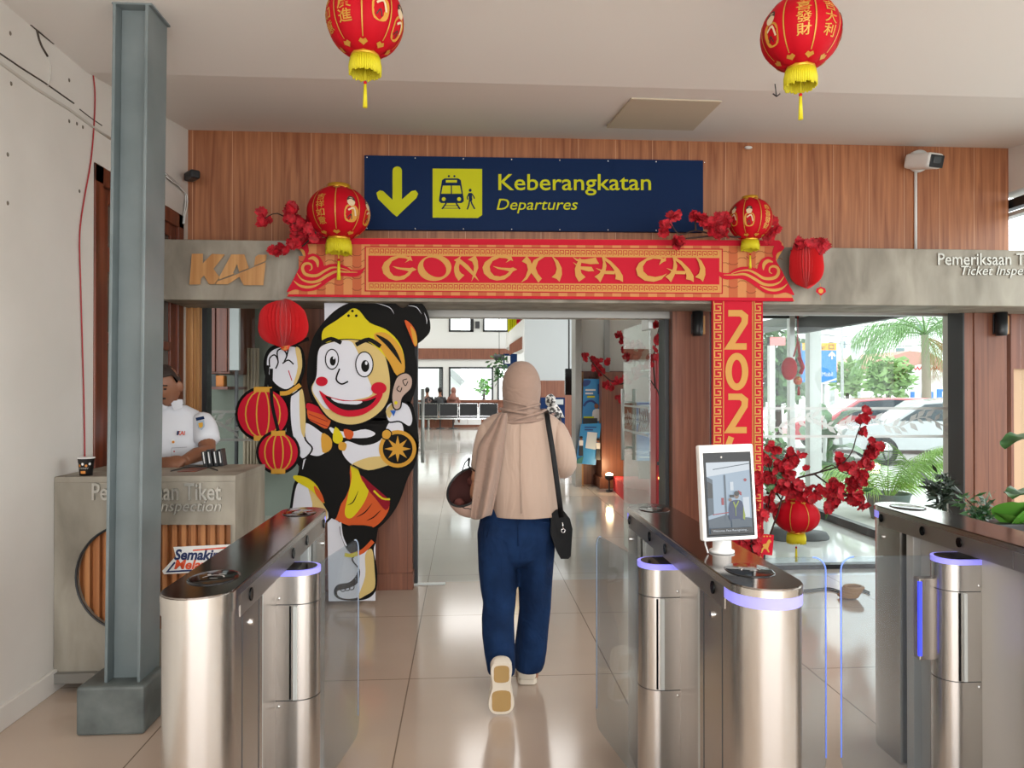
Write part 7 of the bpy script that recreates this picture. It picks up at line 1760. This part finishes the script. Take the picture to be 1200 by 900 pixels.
# buildings
bd = thing('building', 'white multi-storey building beyond the street', 'building', (Xa(1040, 60), 60, -.25)); x0, x1, z0, z1 = rect_px(958, 352, 1130, 470, 60)
MB().box(x0 - 4, x1 + 12, 60, 70, -.25, z1 + 3, m_day).build('wall', parent=bd)
for (u0, v0, u1, v1) in ((1017, 411, 1025, 422), (1051, 408, 1060, 413), (1034, 368, 1039, 376), (1075, 380, 1082, 388), (985, 400, 991, 408)):
    x0, x1, z0, z1 = rect_px(u0, v0, u1, v1, 59.9); MB().box(x0, x1, 59.9, 60, z0, z1, mat('far_window', '#6f8288', .3)).build('window', parent=bd)
hs = thing('house', 'low house with a faded red gable roof and a white shop board behind the palm', 'building', (Xa(1080, 38), 38, -.25)); YHs = 38
pts = [(1010, 428), (1066, 411), (1092, 414), (1120, 432), (1120, 436), (1010, 436)]
m_roof = mat('roof_faded_red', '#b98c80', .9)
MB().prism([P(x, y, YHs - .4) for x, y in pts], [P(x, y, YHs - .4) + Vector((0, 6, 0)) for x, y in pts], m_roof).build('roof', parent=hs)
x0, x1, z0, z1 = rect_px(1012, 434, 1122, 480, YHs); MB().box(x0, x1, YHs, YHs + 5, -.25, z1, m_day).build('wall', parent=hs)
a = Art(on_plane(YHs - .45, .01)); a.poly([(1066, 432), (1078, 427), (1092, 428), (1101, 434), (1100, 440), (1067, 440)], m_white, 3)
for i in range(7): a.stroke([(1069 + i * 4.5, 433), (1071 + i * 4.5, 430), (1073 + i * 4.5, 434)], 1.2, m_lred)
a.mb.build('shop_board', parent=hs, fix=False)
ks = thing('kiosk', 'row of small white and blue kiosk booths behind the red car', 'kiosk', (Xa(1080, 30), 30, -.25)); m_kb = mat('kiosk_blue', '#2f78d8', .5)
x0, x1, z0, z1 = rect_px(1066, 459, 1098, 480, 30); MB().box(x0, x1, 30, 31.5, -.25, z1, m_white).build('booth', parent=ks)
for u in (1068, 1081, 1090): MB().box(Xa(u, 29.95), Xa(u + 3, 29.95), 29.9, 30, -.25, z1, m_kb).build('post', parent=ks)
bs = thing('blue_board_sign', 'blue and white board sign beside the palm trunk', 'sign', (Xa(1105, 26), 26, -.25)); x0, x1, z0, z1 = rect_px(1099, 456, 1113, 476, 26)
MB().box(x0, x1, 26, 26.08, z0, z1, m_kb).build('panel', parent=bs); a = Art(on_plane(26, .004)); a.rect(1104, 459, 1109, 465, m_white); a.rect(1103, 468, 1111, 470, m_white); a.mb.build('print', parent=bs, fix=False)
for x in (x0 + .05, x1 - .05): MB().tube([(x, 26.04, -.25), (x, 26.04, z0)], .03, 6, m_alu).build('leg', parent=bs)
gw = thing('gate_post', 'pale pink topped white post outside at the left of the return glass', 'post', (Xa(910, 12), 12, -.25)); x0, x1, z0, z1 = rect_px(902, 395, 920, 480, 12.0)
MB().box(x0, x0 + (x1 - x0) * .35, 12, 12.1, -.25, z1, m_white).build('shaft', parent=gw); MB().box(x0, x1, 11.98, 12.1, z1 - .14, z1, mat('sign_pink', '#e08a8a', .6)).build('arm', parent=gw)
# what stands in the yard behind the low windows at the far end of the hall
yd = thing('yard_wall', 'white wall with a tiled eave seen through the far low window', 'wall', (-1, 34, 0)); MB().box(-6, -.2, 34, 34.2, -.25, 6, m_day).build('wall', parent=yd)
pts = [(529, 432), (546, 447), (540, 452), (527, 440)]; MB().prism([P(x, y, 33.5) for x, y in pts], [P(x, y, 33.5) + Vector((0, .4, 0)) for x, y in pts], m_hgrey).build('eave', parent=yd)
tree('pale shrub seen through the right half of the far low window', 567, 438, 468, 33, 16, m_lb, 50, name='shrub', n=120, size=.25)
